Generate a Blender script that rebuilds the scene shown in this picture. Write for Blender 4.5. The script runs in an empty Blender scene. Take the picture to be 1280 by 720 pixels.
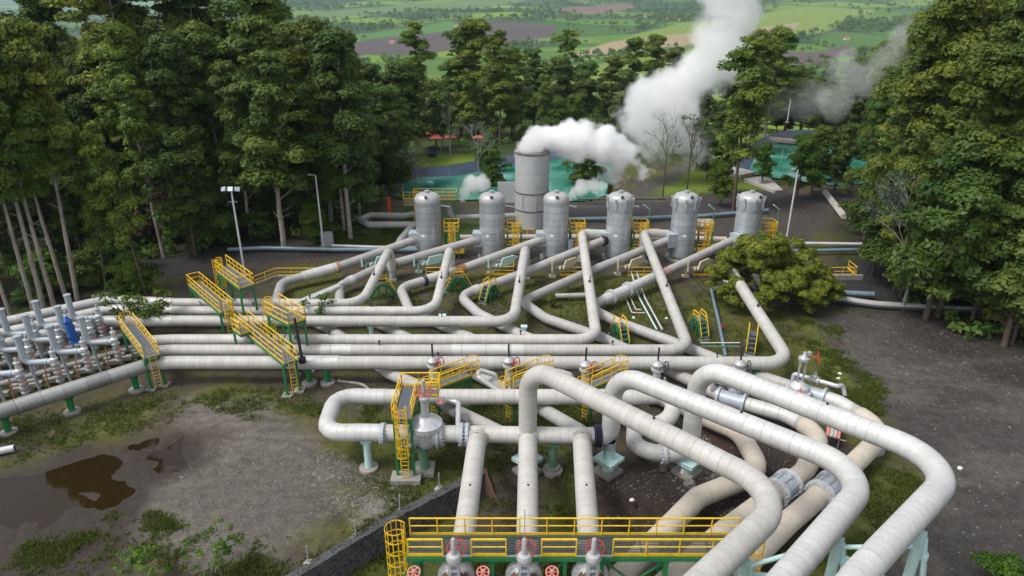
import bpy, math, random
import numpy as np
from mathutils import Vector, Matrix, noise as mnoise
random.seed(7); rng = np.random.default_rng(11)
S = bpy.context.scene
COL = S.collection
PI = math.pi
R = math.radians

# ------------------------------------------------------------------ camera
CAM_H, PITCH, F = 30.0, R(22.9), 853.33
SP, CP = math.sin(PITCH), math.cos(PITCH)
cam = bpy.data.cameras.new('camera'); cam.lens = 24; cam.sensor_width = 36
cam.clip_start = 0.5; cam.clip_end = 40000
camo = bpy.data.objects.new('camera', cam); COL.objects.link(camo)
camo.location = (0, 0, CAM_H); camo.rotation_euler = (PI/2 - PITCH, 0, 0)
S.camera = camo

def P(px, py, z=0.0):
    """world point at height z that a surveyed photo position belongs to"""
    v = (py - 360) / F
    zc = (CAM_H - z) / (SP + v * CP)
    return Vector(((px - 640) / F * zc, zc * (CP - v * SP), z))
def PY(px, py, Y):
    """world point at forward distance Y"""
    v = (py - 360) / F
    zc = Y / (CP - v * SP)
    return Vector(((px - 640) / F * zc, Y, CAM_H - zc * (SP + v * CP)))
def XY(px, z, Y):
    """x of a photo column at height z, distance Y"""
    return (px - 640) / F * (Y * CP + (CAM_H - z) * SP)

# ------------------------------------------------------------------ materials
def mat(name, base=(.5, .5, .5), rough=.6, metal=0.0, noise=.12, nscale=3.0, bump=0.0, bscale=40.0, spec=.5, stain=None, stain_amt=.3, stain_scale=1.0):
    m = bpy.data.materials.new(name); m.use_nodes = True
    nt = m.node_tree; N = nt.nodes; L = nt.links
    b = N['Principled BSDF']
    b.inputs['Roughness'].default_value = rough; b.inputs['Metallic'].default_value = metal
    b.inputs['Specular IOR Level'].default_value = spec
    tc = N.new('ShaderNodeTexCoord')
    n1 = N.new('ShaderNodeTexNoise'); n1.inputs['Scale'].default_value = nscale; n1.inputs['Detail'].default_value = 5
    L.new(tc.outputs['Object'], n1.inputs['Vector'])
    mr = N.new('ShaderNodeMapRange'); mr.inputs['From Min'].default_value = .25; mr.inputs['From Max'].default_value = .75
    mr.inputs['To Min'].default_value = 1 - noise; mr.inputs['To Max'].default_value = 1 + noise
    L.new(n1.outputs['Fac'], mr.inputs['Value'])
    mx = N.new('ShaderNodeVectorMath'); mx.operation = 'SCALE'; mx.inputs[0].default_value = base
    L.new(mr.outputs['Result'], mx.inputs['Scale'])
    out = mx.outputs['Vector']
    if stain:
        n2 = N.new('ShaderNodeTexNoise'); n2.inputs['Scale'].default_value = stain_scale; n2.inputs['Detail'].default_value = 8; n2.inputs['Roughness'].default_value = .7
        L.new(tc.outputs['Object'], n2.inputs['Vector'])
        m2 = N.new('ShaderNodeMapRange'); m2.inputs['From Min'].default_value = .48; m2.inputs['From Max'].default_value = .68
        m2.inputs['To Max'].default_value = stain_amt
        L.new(n2.outputs['Fac'], m2.inputs['Value'])
        mm = N.new('ShaderNodeMix'); mm.data_type = 'RGBA'
        L.new(m2.outputs['Result'], mm.inputs['Factor']); L.new(out, mm.inputs['A']); mm.inputs['B'].default_value = (*stain, 1)
        out = mm.outputs['Result']
    L.new(out, b.inputs['Base Color'])
    if bump:
        n3 = N.new('ShaderNodeTexNoise'); n3.inputs['Scale'].default_value = bscale; n3.inputs['Detail'].default_value = 4
        L.new(tc.outputs['Object'], n3.inputs['Vector'])
        bp = N.new('ShaderNodeBump'); bp.inputs['Strength'].default_value = bump; bp.inputs['Distance'].default_value = .05
        L.new(n3.outputs['Fac'], bp.inputs['Height']); L.new(bp.outputs['Normal'], b.inputs['Normal'])
    return m

def cladding(name, base, tint=.07, rough=.42, metal=.25, seam=.45, stain=(.25, .22, .18), stain_amt=.35, sw=.035, stretch=1.0):
    """sheet cladding in courses: attribute 'band' counts the courses along the pipe"""
    m = bpy.data.materials.new(name); m.use_nodes = True
    nt = m.node_tree; N = nt.nodes; L = nt.links
    b = N['Principled BSDF']; b.inputs['Roughness'].default_value = rough; b.inputs['Metallic'].default_value = metal
    at = N.new('ShaderNodeAttribute'); at.attribute_name = 'band'
    tc = N.new('ShaderNodeTexCoord'); oi = N.new('ShaderNodeObjectInfo')
    jn = N.new('ShaderNodeTexNoise'); jn.noise_dimensions = '1D'; jn.inputs['Scale'].default_value = .43; jn.inputs['Detail'].default_value = 2; L.new(at.outputs['Fac'], jn.inputs['W'])
    js = N.new('ShaderNodeMath'); js.operation = 'MULTIPLY_ADD'; js.inputs[1].default_value = .9; L.new(jn.outputs['Fac'], js.inputs[0]); L.new(at.outputs['Fac'], js.inputs[2])
    fr = N.new('ShaderNodeMath'); fr.operation = 'FRACT'; L.new(js.outputs[0], fr.inputs[0])
    fl = N.new('ShaderNodeMath'); fl.operation = 'FLOOR'; L.new(js.outputs[0], fl.inputs[0])
    wn = N.new('ShaderNodeTexWhiteNoise'); wn.noise_dimensions = '2D'
    cb = N.new('ShaderNodeCombineXYZ'); L.new(fl.outputs[0], cb.inputs[0]); L.new(oi.outputs['Random'], cb.inputs[1]); L.new(cb.outputs[0], wn.inputs['Vector'])
    # seam: distance of fract from 0/1
    s1 = N.new('ShaderNodeMath'); s1.operation = 'SUBTRACT'; s1.inputs[1].default_value = .5; L.new(fr.outputs[0], s1.inputs[0])
    s2 = N.new('ShaderNodeMath'); s2.operation = 'ABSOLUTE'; L.new(s1.outputs[0], s2.inputs[0])
    s3 = N.new('ShaderNodeMapRange'); s3.inputs['From Min'].default_value = .5 - sw; s3.inputs['From Max'].default_value = .5 - sw*.3; L.new(s2.outputs[0], s3.inputs['Value'])
    # long grime streaks
    n1 = N.new('ShaderNodeTexNoise'); n1.inputs['Scale'].default_value = .55; n1.inputs['Detail'].default_value = 9; n1.inputs['Roughness'].default_value = .68
    mp = N.new('ShaderNodeMapping'); mp.inputs['Scale'].default_value = (1/stretch**.5, 1/stretch**.5, stretch); L.new(tc.outputs['Object'], mp.inputs['Vector']); L.new(mp.outputs[0], n1.inputs['Vector'])
    n2 = N.new('ShaderNodeTexNoise'); n2.inputs['Scale'].default_value = 6; n2.inputs['Detail'].default_value = 6
    L.new(tc.outputs['Object'], n2.inputs['Vector'])
    v = N.new('ShaderNodeMapRange'); v.inputs['To Min'].default_value = 1 - tint; v.inputs['To Max'].default_value = 1 + tint; L.new(wn.outputs['Value'], v.inputs['Value'])
    v2 = N.new('ShaderNodeMapRange'); v2.inputs['From Min'].default_value = .3; v2.inputs['From Max'].default_value = .7; v2.inputs['To Min'].default_value = .94; v2.inputs['To Max'].default_value = 1.05; L.new(n2.outputs['Fac'], v2.inputs['Value'])
    vm0 = N.new('ShaderNodeMath'); vm0.operation = 'MULTIPLY'; L.new(v.outputs[0], vm0.inputs[0]); L.new(v2.outputs[0], vm0.inputs[1])
    ov = N.new('ShaderNodeMapRange'); ov.inputs['To Min'].default_value = .91; ov.inputs['To Max'].default_value = 1.06; L.new(oi.outputs['Random'], ov.inputs['Value'])
    vm = N.new('ShaderNodeMath'); vm.operation = 'MULTIPLY'; L.new(vm0.outputs[0], vm.inputs[0]); L.new(ov.outputs[0], vm.inputs[1])
    sc = N.new('ShaderNodeVectorMath'); sc.operation = 'SCALE'; sc.inputs[0].default_value = base; L.new(vm.outputs[0], sc.inputs['Scale'])
    m1 = N.new('ShaderNodeMix'); m1.data_type = 'RGBA'
    g = N.new('ShaderNodeMapRange'); g.inputs['From Min'].default_value = .47; g.inputs['From Max'].default_value = .75; g.inputs['To Max'].default_value = stain_amt; L.new(n1.outputs['Fac'], g.inputs['Value'])
    L.new(g.outputs[0], m1.inputs['Factor']); L.new(sc.outputs[0], m1.inputs['A']); m1.inputs['B'].default_value = (*stain, 1)
    m2 = N.new('ShaderNodeMix'); m2.data_type = 'RGBA'
    sm = N.new('ShaderNodeMath'); sm.operation = 'MULTIPLY'; sm.inputs[1].default_value = seam; L.new(s3.outputs[0], sm.inputs[0])
    L.new(sm.outputs[0], m2.inputs['Factor']); L.new(m1.outputs['Result'], m2.inputs['A']); m2.inputs['B'].default_value = (.10, .095, .09, 1)
    L.new(m2.outputs['Result'], b.inputs['Base Color'])
    bp = N.new('ShaderNodeBump'); bp.inputs['Strength'].default_value = .35; bp.inputs['Distance'].default_value = .03; bp.invert = True
    L.new(s3.outputs[0], bp.inputs['Height']); L.new(bp.outputs['Normal'], b.inputs['Normal'])
    rr = N.new('ShaderNodeMapRange'); rr.inputs['To Min'].default_value = rough - .08; rr.inputs['To Max'].default_value = rough + .2; L.new(n1.outputs['Fac'], rr.inputs['Value']); L.new(rr.outputs[0], b.inputs['Roughness'])
    return m

M = {}
M['clad'] = cladding('aluminium_cladding', (.50, .485, .455), metal=.05, rough=.55, stain_amt=.36, tint=.06, seam=.40)
M['clad_new'] = cladding('bright_cladding', (.56, .56, .545), metal=.12, rough=.45, tint=.055, seam=.42, sw=.035, stain_amt=.28)
M['clad_dull'] = cladding('dull_cladding', (.36, .36, .345), tint=.16, stain=(.18, .17, .16), stain_amt=.5, metal=.5, rough=.38)
M['clad_beige'] = cladding('beige_cladding', (.52, .465, .385), tint=.05, metal=.0, rough=.75, seam=.25, stain=(.27, .22, .17))
M['clad_grey'] = cladding('grey_cladding', (.42, .41, .395), tint=.05, metal=.1, rough=.6, stain=(.24, .21, .19))
M['vessel'] = cladding('vessel_cladding', (.46, .495, .525), tint=.12, metal=.45, rough=.38, seam=.65, stain=(.20, .21, .22), stain_amt=.7, sw=.05, stretch=.22)
M['vessel_new'] = cladding('vessel_cladding_bright', (.54, .59, .63), tint=.14, metal=.5, rough=.33, seam=.6, stain=(.22, .26, .29), stain_amt=.7, sw=.05, stretch=.22)
M['cap'] = mat('cap_metal', (.44, .445, .445), .5, .25, .12, 2, stain=(.3, .29, .28), stain_amt=.5, stain_scale=2)
M['stack'] = cladding('stack_steel', (.47, .485, .49), tint=.04, metal=.1, rough=.6, seam=.4, stain=(.30, .29, .28), stain_amt=.5, sw=.015)
M['steel'] = mat('grey_steel', (.42, .44, .46), .45, .3, .15, 4, stain=(.25, .2, .16), stain_amt=.5, stain_scale=3)
M['silencer'] = mat('blue_grey_paint', (.40, .445, .485), .45, .1, .08, 3, stain=(.28, .29, .3), stain_amt=.4, stain_scale=2)
M['valve'] = mat('valve_silver', (.58, .60, .62), .42, .3, .12, 5, stain=(.28, .22, .17), stain_amt=.5, stain_scale=4)
M['yellow'] = mat('yellow_paint', (.82, .52, .012), .42, 0, .10, 3, stain=(.42, .22, .04), stain_amt=.5, stain_scale=3.5)
M['yellow_pale'] = mat('faded_yellow_paint', (.76, .49, .09), .5, 0, .10, 3, stain=(.4, .25, .08), stain_amt=.4, stain_scale=2.5)
M['green'] = mat('green_paint', (.018, .19, .062), .45, 0, .15, 3, stain=(.03, .09, .04), stain_amt=.4, stain_scale=3)
M['green_pale'] = mat('faded_green_paint', (.12, .26, .17), .6, 0, .15, 3, stain=(.2, .22, .15), stain_amt=.6, stain_scale=3)
M['aqua'] = mat('aqua_paint', (.50, .70, .67), .45, 0, .07, 3, stain=(.32, .42, .40), stain_amt=.4, stain_scale=2)
M['cream'] = mat('cream_paint', (.60, .55, .38), .55, 0, .08, 3, stain=(.35, .3, .2), stain_amt=.4, stain_scale=2)
M['red'] = mat('red_paint', (.50, .028, .025), .45, 0, .1, 4)
M['pink'] = mat('faded_red_paint', (.62, .20, .17), .55, 0, .1, 4)
M['black'] = mat('black_rubber', (.022, .02, .028), .55, 0, .2, 6)
M['purple'] = mat('dark_violet_rubber', (.035, .025, .055), .5, 0, .2, 6)
M['grating'] = mat('galvanised_grating', (.115, .14, .17), .6, .1, .3, 25)
M['concrete'] = mat('concrete', (.30, .285, .26), .9, 0, .2, 2, .4, 12, stain=(.13, .12, .1), stain_amt=.6, stain_scale=1.5)
M['concrete_dark'] = mat('dark_concrete', (.11, .105, .10), .9, 0, .3, 1.5, .5, 9)
M['pale_stone'] = mat('pale_concrete', (.48, .45, .41), .9, 0, .2, 1, .3, 6, stain=(.2, .19, .16), stain_amt=.6, stain_scale=.8)
M['pole'] = mat('white_pole_paint', (.66, .67, .68), .5, .1, .05, 3)
M['lamp'] = mat('lamp_housing', (.45, .5, .55), .35, .3, .1, 5)
M['blue_tarp'] = mat('blue_tarp', (.012, .09, .36), .5, 0, .25, 3, .5, 6)
M['pipe_blue'] = mat('blue_grey_pipe', (.17, .245, .30), .5, .1, .15, 1.5, stain=(.12, .14, .15), stain_amt=.6)
M['pipe_dark'] = mat('dark_pipe', (.05, .055, .065), .5, 0, .2, 1.5)
M['pipe_white'] = mat('white_pipe', (.60, .61, .62), .45, .1, .1, 2, stain=(.3, .28, .26), stain_amt=.5)
M['pipe_grey'] = mat('plain_grey_pipe', (.40, .395, .38), .5, .1, .1, 2, stain=(.25, .22, .2), stain_amt=.5)
M['rust'] = mat('rusty_steel', (.13, .075, .05), .85, 0, .35, 3)
M['copper'] = mat('orange_rust_cladding', (.42, .20, .10), .6, .1, .2, 3)
M['roof_red'] = mat('red_roof', (.46, .10, .085), .65, 0, .15, 3)
M['white'] = mat('white_paint', (.74, .74, .72), .5, 0, .06, 3)
M['orange'] = mat('terracotta_paint', (.44, .15, .05), .6, 0, .1, 3)
M['red_sign'] = mat('scarlet_paint', (.75, .06, .03), .4, 0, .05, 3)
M['car_blue'] = mat('dark_blue_car_paint', (.02, .035, .07), .25, .2, .05, 3)
M['glass'] = mat('dark_glass', (.03, .04, .05), .08, 0, .05, 3)
M['liner'] = mat('pond_liner', (.045, .07, .115), .5, 0, .2, .4, stain=(.08, .1, .13), stain_amt=.6, stain_scale=.3)
M['wood'] = mat('weathered_timber', (.24, .21, .18), .85, 0, .25, 3)
M['bark_pale'] = mat('pale_bark', (.34, .30, .25), .9, 0, .3, 1.2, .5, 8, stain=(.16, .12, .09), stain_amt=.7, stain_scale=.8)
M['bark_dark'] = mat('dark_bark', (.10, .075, .055), .95, 0, .3, 1.5, .5, 8)
M['bark_grey'] = mat('grey_twigs', (.26, .25, .24), .95, 0, .3, 1.5)
M['stone'] = mat('loose_stone', (.17, .16, .14), .95, 0, .3, 2, .5, 6, stain=(.14, .14, .11), stain_amt=.6, stain_scale=3)

def masonry(name):
    m = bpy.data.materials.new(name); m.use_nodes = True
    nt = m.node_tree; N = nt.nodes; L = nt.links; b = N['Principled BSDF']; b.inputs['Roughness'].default_value = .9
    tc = N.new('ShaderNodeTexCoord')
    v = N.new('ShaderNodeTexVoronoi'); v.feature = 'DISTANCE_TO_EDGE'; v.inputs['Scale'].default_value = 3.6
    vc = N.new('ShaderNodeTexVoronoi'); vc.feature = 'F1'; vc.inputs['Scale'].default_value = 3.6
    L.new(tc.outputs['Object'], v.inputs['Vector']); L.new(tc.outputs['Object'], vc.inputs['Vector'])
    mr = N.new('ShaderNodeMapRange'); mr.inputs['From Min'].default_value = .03; mr.inputs['From Max'].default_value = .1; L.new(v.outputs['Distance'], mr.inputs['Value'])
    hs = N.new('ShaderNodeSeparateColor'); L.new(vc.outputs['Color'], hs.inputs[0])
    sc = N.new('ShaderNodeMapRange'); sc.inputs['To Min'].default_value = .55; sc.inputs['To Max'].default_value = 1.5; L.new(hs.outputs[0], sc.inputs['Value'])
    st = N.new('ShaderNodeVectorMath'); st.operation = 'SCALE'; st.inputs[0].default_value = (.055, .056, .06); L.new(sc.outputs[0], st.inputs['Scale'])
    mm = N.new('ShaderNodeMix'); mm.data_type = 'RGBA'; L.new(mr.outputs[0], mm.inputs['Factor']); mm.inputs['A'].default_value = (.13, .125, .12, 1); L.new(st.outputs[0], mm.inputs['B'])
    L.new(mm.outputs['Result'], b.inputs['Base Color'])
    bp = N.new('ShaderNodeBump'); bp.inputs['Strength'].default_value = .9; bp.inputs['Distance'].default_value = .06; L.new(mr.outputs[0], bp.inputs['Height']); L.new(bp.outputs['Normal'], b.inputs['Normal'])
    return m
M['masonry'] = masonry('river_stone_masonry')

def leafmat(name, c1, c2, transl=.34, rnd=.35):
    m = bpy.data.materials.new(name); m.use_nodes = True
    nt = m.node_tree; N = nt.nodes; L = nt.links
    for n in list(N): N.remove(n)
    out = N.new('ShaderNodeOutputMaterial')
    oi = N.new('ShaderNodeObjectInfo'); at = N.new('ShaderNodeAttribute'); at.attribute_name = 'tint'
    mx = N.new('ShaderNodeMix'); mx.data_type = 'RGBA'; mx.inputs['A'].default_value = (*c1, 1); mx.inputs['B'].default_value = (*c2, 1)
    L.new(at.outputs['Fac'], mx.inputs['Factor'])
    mr = N.new('ShaderNodeMapRange'); mr.inputs['To Min'].default_value = 1 - rnd; mr.inputs['To Max'].default_value = 1 + rnd; L.new(oi.outputs['Random'], mr.inputs['Value'])
    hs = N.new('ShaderNodeHueSaturation')
    m2 = N.new('ShaderNodeMath'); m2.operation = 'MULTIPLY_ADD'; m2.inputs[1].default_value = .035; m2.inputs[2].default_value = .482
    fr = N.new('ShaderNodeMath'); fr.operation = 'FRACT'; f2 = N.new('ShaderNodeMath'); f2.operation = 'MULTIPLY'; f2.inputs[1].default_value = 7.31
    L.new(oi.outputs['Random'], f2.inputs[0]); L.new(f2.outputs[0], fr.inputs[0]); L.new(fr.outputs[0], m2.inputs[0]); L.new(m2.outputs[0], hs.inputs['Hue'])
    L.new(mr.outputs[0], hs.inputs['Value']); L.new(mx.outputs['Result'], hs.inputs['Color'])
    d = N.new('ShaderNodeBsdfPrincipled'); d.inputs['Roughness'].default_value = .5; d.inputs['Specular IOR Level'].default_value = .25
    L.new(hs.outputs[0], d.inputs['Base Color'])
    t = N.new('ShaderNodeBsdfTranslucent'); L.new(hs.outputs[0], t.inputs['Color'])
    ms = N.new('ShaderNodeMixShader'); ms.inputs[0].default_value = transl
    L.new(d.outputs[0], ms.inputs[1]); L.new(t.outputs[0], ms.inputs[2]); L.new(ms.outputs[0], out.inputs['Surface'])
    return m
M['leaf_euc'] = leafmat('eucalyptus_leaves', (.055, .112, .016), (.215, .262, .036))
M['leaf_dark'] = leafmat('dark_leaves', (.038, .094, .018), (.150, .208, .034))
M['leaf_fresh'] = leafmat('fresh_leaves', (.050, .115, .012), (.145, .22, .020), rnd=.2)
M['leaf_bush'] = leafmat('bush_leaves', (.085, .135, .012), (.24, .29, .035), rnd=.1)
M['leaf_red'] = leafmat('reddish_leaves', (.085, .045, .025), (.16, .085, .05), rnd=.15)
M['leaf_grey'] = leafmat('grey_green_leaves', (.05, .075, .045), (.10, .12, .085), rnd=.15)
M['grass'] = leafmat('grass_blades', (.05, .075, .012), (.15, .17, .03), rnd=.05)

# ------------------------------------------------------------------ mesh building
class MB:
    def __init__(s): s.v = []; s.f = []; s.b = []
    def add(s, vs, fs, band=None):
        o = len(s.v); s.v += [tuple(x) for x in vs]; s.f += [tuple(i + o for i in f) for f in fs]
        s.b += list(band) if band is not None else [0.5] * len(vs)
    def box(s, c, sz, rz=0.0, mtx=None):
        c = Vector(c); x, y, z = (q / 2 for q in sz)
        vs = [Vector((i*x, j*y, k*z)) for i in (-1, 1) for j in (-1, 1) for k in (-1, 1)]
        m = mtx if mtx is not None else Matrix.Rotation(rz, 3, 'Z')
        s.add([c + m @ q for q in vs], [(0,1,3,2), (4,6,7,5), (0,4,5,1), (2,3,7,6), (0,2,6,4), (1,5,7,3)])
    def beam(s, a, b, w, h=None):
        """rectangular bar from a to b"""
        a = Vector(a); b = Vector(b); h = h or w; d = b - a; l = d.length
        if l < 1e-6: return
        d.normalize(); up = Vector((0,0,1)) if abs(d.z) < .95 else Vector((0,1,0))
        sx = d.cross(up).normalized(); uz = sx.cross(d)
        m = Matrix((sx, d, uz)).transposed()
        s.box((a + b) / 2, (w, l, h), mtx=m)
    def tube(s, a, b, r, n=8, r2=None, caps=True):
        a = Vector(a); b = Vector(b); d = (b - a)
        if d.length < 1e-6: return
        d.normalize(); up = Vector((0,0,1)) if abs(d.z) < .95 else Vector((1,0,0))
        x = d.cross(up).normalized(); y = d.cross(x); r2 = r if r2 is None else r2
        vs = []
        for p, q in ((a, r), (b, r2)):
            vs += [p + (x*math.cos(2*PI*i/n) + y*math.sin(2*PI*i/n)) * q for i in range(n)]
        fs = [(i, (i+1) % n, n + (i+1) % n, n + i) for i in range(n)]
        if caps: fs += [tuple(range(n-1, -1, -1)), tuple(range(n, 2*n))]
        s.add(vs, fs)
    def poly(s, pts, r, n=6):
        for a, b in zip(pts, pts[1:]): s.tube(a, b, r, n)
    def ring(s, c, axis, Rr, r, n=24, k=6):
        c = Vector(c); d = Vector(axis).normalized(); up = Vector((0,0,1)) if abs(d.z) < .95 else Vector((1,0,0))
        x = d.cross(up).normalized(); y = d.cross(x); vs = []
        for i in range(n):
            a = 2*PI*i/n; e = x*math.cos(a) + y*math.sin(a)
            for j in range(k):
                t = 2*PI*j/k; vs.append(c + e*(Rr + r*math.cos(t)) + d*(r*math.sin(t)))
        fs = [(i*k+j, ((i+1) % n)*k+j, ((i+1) % n)*k+(j+1) % k, i*k+(j+1) % k) for i in range(n) for j in range(k)]
        s.add(vs, fs)
    def lathe(s, prof, c=(0,0,0), axis=(0,0,1), n=28, bandscale=None, ang0=0, wob=0):
        """prof: list of (r, h) along axis"""
        c = Vector(c); d = Vector(axis).normalized(); up = Vector((0,0,1)) if abs(d.z) < .95 else Vector((0,1,0))
        x = d.cross(up).normalized(); y = d.cross(x); vs = []; bd = []
        for r, h in prof:
            for i in range(n):
                a = 2*PI*i/n + ang0; vs.append(c + d*h + (x*math.cos(a) + y*math.sin(a)) * r); bd.append(h*bandscale if bandscale else .5)
        m = len(prof); fs = [(j*n+i, j*n+(i+1) % n, (j+1)*n+(i+1) % n, (j+1)*n+i) for j in range(m-1) for i in range(n)]
        if prof[0][0] > 1e-4: fs.append(tuple(range(n-1, -1, -1)))
        if prof[-1][0] > 1e-4: fs.append(tuple(range((m-1)*n, m*n)))
        s.add(vs, fs, bd)
    def prism(s, outline, z0, z1):
        n = len(outline); vs = [(x, y, z0) for x, y in outline] + [(x, y, z1) for x, y in outline]
        s.add(vs, [tuple(range(n-1, -1, -1)), tuple(range(n, 2*n))] + [(i, (i+1) % n, n+(i+1) % n, n+i) for i in range(n)])
    def sweep(s, pts, rad, fillet=1.5, n=28, course=.52, bend=.22, caps=True):
        """a pipe along pts with rounded corners; rad: number or one per point"""
        pts = [Vector(p) for p in pts]; k = len(pts)
        rads = [rad] * k if not hasattr(rad, '__len__') else list(rad)
        fil = [fillet] * k if not hasattr(fillet, '__len__') else list(fillet)
        line = []   # (pos, radius, band step per metre)
        line.append((pts[0], rads[0], 1 / course))
        for i in range(1, k - 1):
            a, b, c = pts[i-1], pts[i], pts[i+1]
            u = (a - b); w = (c - b); lu, lw = u.length, w.length; u.normalize(); w.normalize()
            ang = u.angle(w)
            if ang > PI - .02: line.append((b, rads[i], 1/course)); continue
            t = min(fil[i] / math.tan(ang / 2), lu * .49 if i > 1 else lu*.95, lw * .49 if i < k-2 else lw*.95); rr = t * math.tan(ang / 2)
            p0 = b + u * t; cen = b + (u + w).normalized() * (rr / math.sin(ang / 2))
            sweepang = PI - ang; m = max(4, int(sweepang * rr / bend))
            e0 = (p0 - cen).normalized(); ax = u.cross(w).normalized() * -1
            line.append((p0, rads[i], 1/course))
            for j in range(1, m + 1):
                rot = Matrix.Rotation(sweepang * j / m, 3, ax)
                line.append((cen + rot @ e0 * rr, rads[i], 1/bend))
        line.append((pts[-1], rads[-1], 1/course))
        # subdivide straight spans, transport a frame
        st = []; band = 0.0
        for i, (p, r, bs) in enumerate(line):
            if i:
                q, r0, _ = line[i-1]; l = (p - q).length; cnt = 1 if bs > 1.2/course else max(1, int(l / 2.0))
                for j in range(1, cnt + 1):
                    t = j / cnt; st.append((q.lerp(p, t), r0 + (r - r0) * t, band + l * bs * t))
                band += l * bs
                if bs > 1.2/course and (i + 1 >= len(line) or line[i+1][2] < bs): band = math.ceil(band)
            else: st.append((p, r, 0.0))
        m = len(st); vs = []; bd = []; x = None
        for i in range(m):
            a = st[max(0, i-1)][0]; c = st[min(m-1, i+1)][0]; d = (c - a)
            d.normalize()
            if x is None:
                up = Vector((0,0,1)) if abs(d.z) < .9 else Vector((1,0,0)); x = d.cross(up).normalized()
            else: x = (x - d * x.dot(d)).normalized()
            y = d.cross(x); p, r, b = st[i]
            for j in range(n):
                t = 2*PI*j/n; vs.append(p + (x*math.cos(t) + y*math.sin(t)) * r); bd.append(b)
        fs = [(i*n+j, i*n+(j+1) % n, (i+1)*n+(j+1) % n, (i+1)*n+j) for i in range(m-1) for j in range(n)]
        if caps: fs += [tuple(range(n-1, -1, -1)), tuple(range((m-1)*n, m*n))]
        s.add(vs, fs, bd)
    def build(s, name, m, parent=None, loc=None, smooth=True, edge=40):
        """link as ONE mesh object; loc: world origin of the new object, vertices given in world space (or the parent's space for a child)"""
        me = bpy.data.meshes.new(name)
        off = Vector(loc) if loc is not None else Vector((0,0,0))
        vs = [(x-off.x, y-off.y, z-off.z) for x, y, z in s.v]
        me.from_pydata(vs, [], s.f)
        a = me.attributes.new('band', 'FLOAT', 'POINT'); a.data.foreach_set('value', s.b)
        me.materials.append(m)
        if smooth:
            me.polygons.foreach_set('use_smooth', [True] * len(me.polygons))
            me.set_sharp_from_angle(angle=R(edge))
        me.update()
        o = bpy.data.objects.new(name, me); COL.objects.link(o)
        if parent is not None: o.parent = parent
        else: o.location = off
        return o

def tag(o, label, cat=None, group=None):
    o['label'] = label
    if cat: o['category'] = cat
    if group: o['group'] = group
    return o
def thing(name, label, cat, loc=(0,0,0), rz=0.0, group=None):
    o = bpy.data.objects.new(name, None); o.empty_display_size = .3; COL.objects.link(o)
    o.location = loc; o.rotation_euler = (0, 0, rz)
    return tag(o, label, cat, group)
KIDS = {}
def dup(root, loc=None, rz=None, label=None, group=None, scale=None):
    r = root.copy(); COL.objects.link(r)
    if loc is not None: r.location = loc
    if rz is not None: r.rotation_euler = (0, 0, rz)
    if scale is not None: r.scale = (scale,)*3 if not hasattr(scale, '__len__') else scale
    if label: r['label'] = label
    if group: r['group'] = group
    kids = KIDS.setdefault(root.name, [c for c in root.children])
    for ch in kids:
        c = ch.copy(); COL.objects.link(c); c.parent = r
        gk = KIDS.setdefault(ch.name, [g for g in ch.children])
        for g in gk:
            d = g.copy(); COL.objects.link(d); d.parent = c
    return r
def struct(o): o['kind'] = 'structure'; return o

def npmesh(name, V, Q, m, tint=None, smooth=False):
    """big mesh from numpy arrays (n,3) and quads (k,4)"""
    me = bpy.data.meshes.new(name)
    V = np.ascontiguousarray(V, dtype=np.float32); Q = np.ascontiguousarray(Q, dtype=np.int32); k = Q.shape[1]
    me.vertices.add(len(V)); me.vertices.foreach_set('co', V.ravel())
    me.loops.add(Q.size); me.loops.foreach_set('vertex_index', Q.ravel())
    me.polygons.add(len(Q)); me.polygons.foreach_set('loop_start', np.arange(0, Q.size, k, dtype=np.int32)); me.polygons.foreach_set('loop_total', np.full(len(Q), k, dtype=np.int32))
    if tint is not None:
        a = me.attributes.new('tint', 'FLOAT', 'POINT'); a.data.foreach_set('value', np.ascontiguousarray(tint, dtype=np.float32))
    me.materials.append(m)
    me.update(calc_edges=True)
    if smooth: me.polygons.foreach_set('use_smooth', np.ones(len(Q), dtype=bool))
    return me
def link(name, me, parent=None, loc=None):
    o = bpy.data.objects.new(name, me); COL.objects.link(o)
    if parent is not None: o.parent = parent
    if loc is not None: o.location = loc
    return o
HAZE, SUN_E, SKY_E, EXPO = 0.00007, 1.5, .15, 0.5
# ------------------------------------------------------------------ terrain
def smooth(a, b, x):
    t = np.clip((x - a) / (b - a), 0, 1); return t * t * (3 - 2 * t)
def vnoise(x, y, scale, seed=0, octv=4):
    """value noise, numpy"""
    out = np.zeros_like(x); amp = 1; tot = 0
    for o in range(octv):
        xs = x / scale; ys = y / scale; xi = np.floor(xs).astype(np.int64); yi = np.floor(ys).astype(np.int64); fx = xs - xi; fy = ys - yi
        fx = fx*fx*(3-2*fx); fy = fy*fy*(3-2*fy)
        def h(a, b):
            n = (a * 374761393 + b * 668265263 + (seed + o) * 1442695041) & 0x7fffffff
            n = ((n ^ (n >> 13)) * 1274126177) & 0x7fffffff
            return ((n ^ (n >> 16)) & 0xffff) / 65535.0
        v = (h(xi, yi)*(1-fx) + h(xi+1, yi)*fx)*(1-fy) + (h(xi, yi+1)*(1-fx) + h(xi+1, yi+1)*fx)*fy
        out += v * amp; tot += amp; amp *= .5; scale *= .5
    return out / tot
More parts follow.
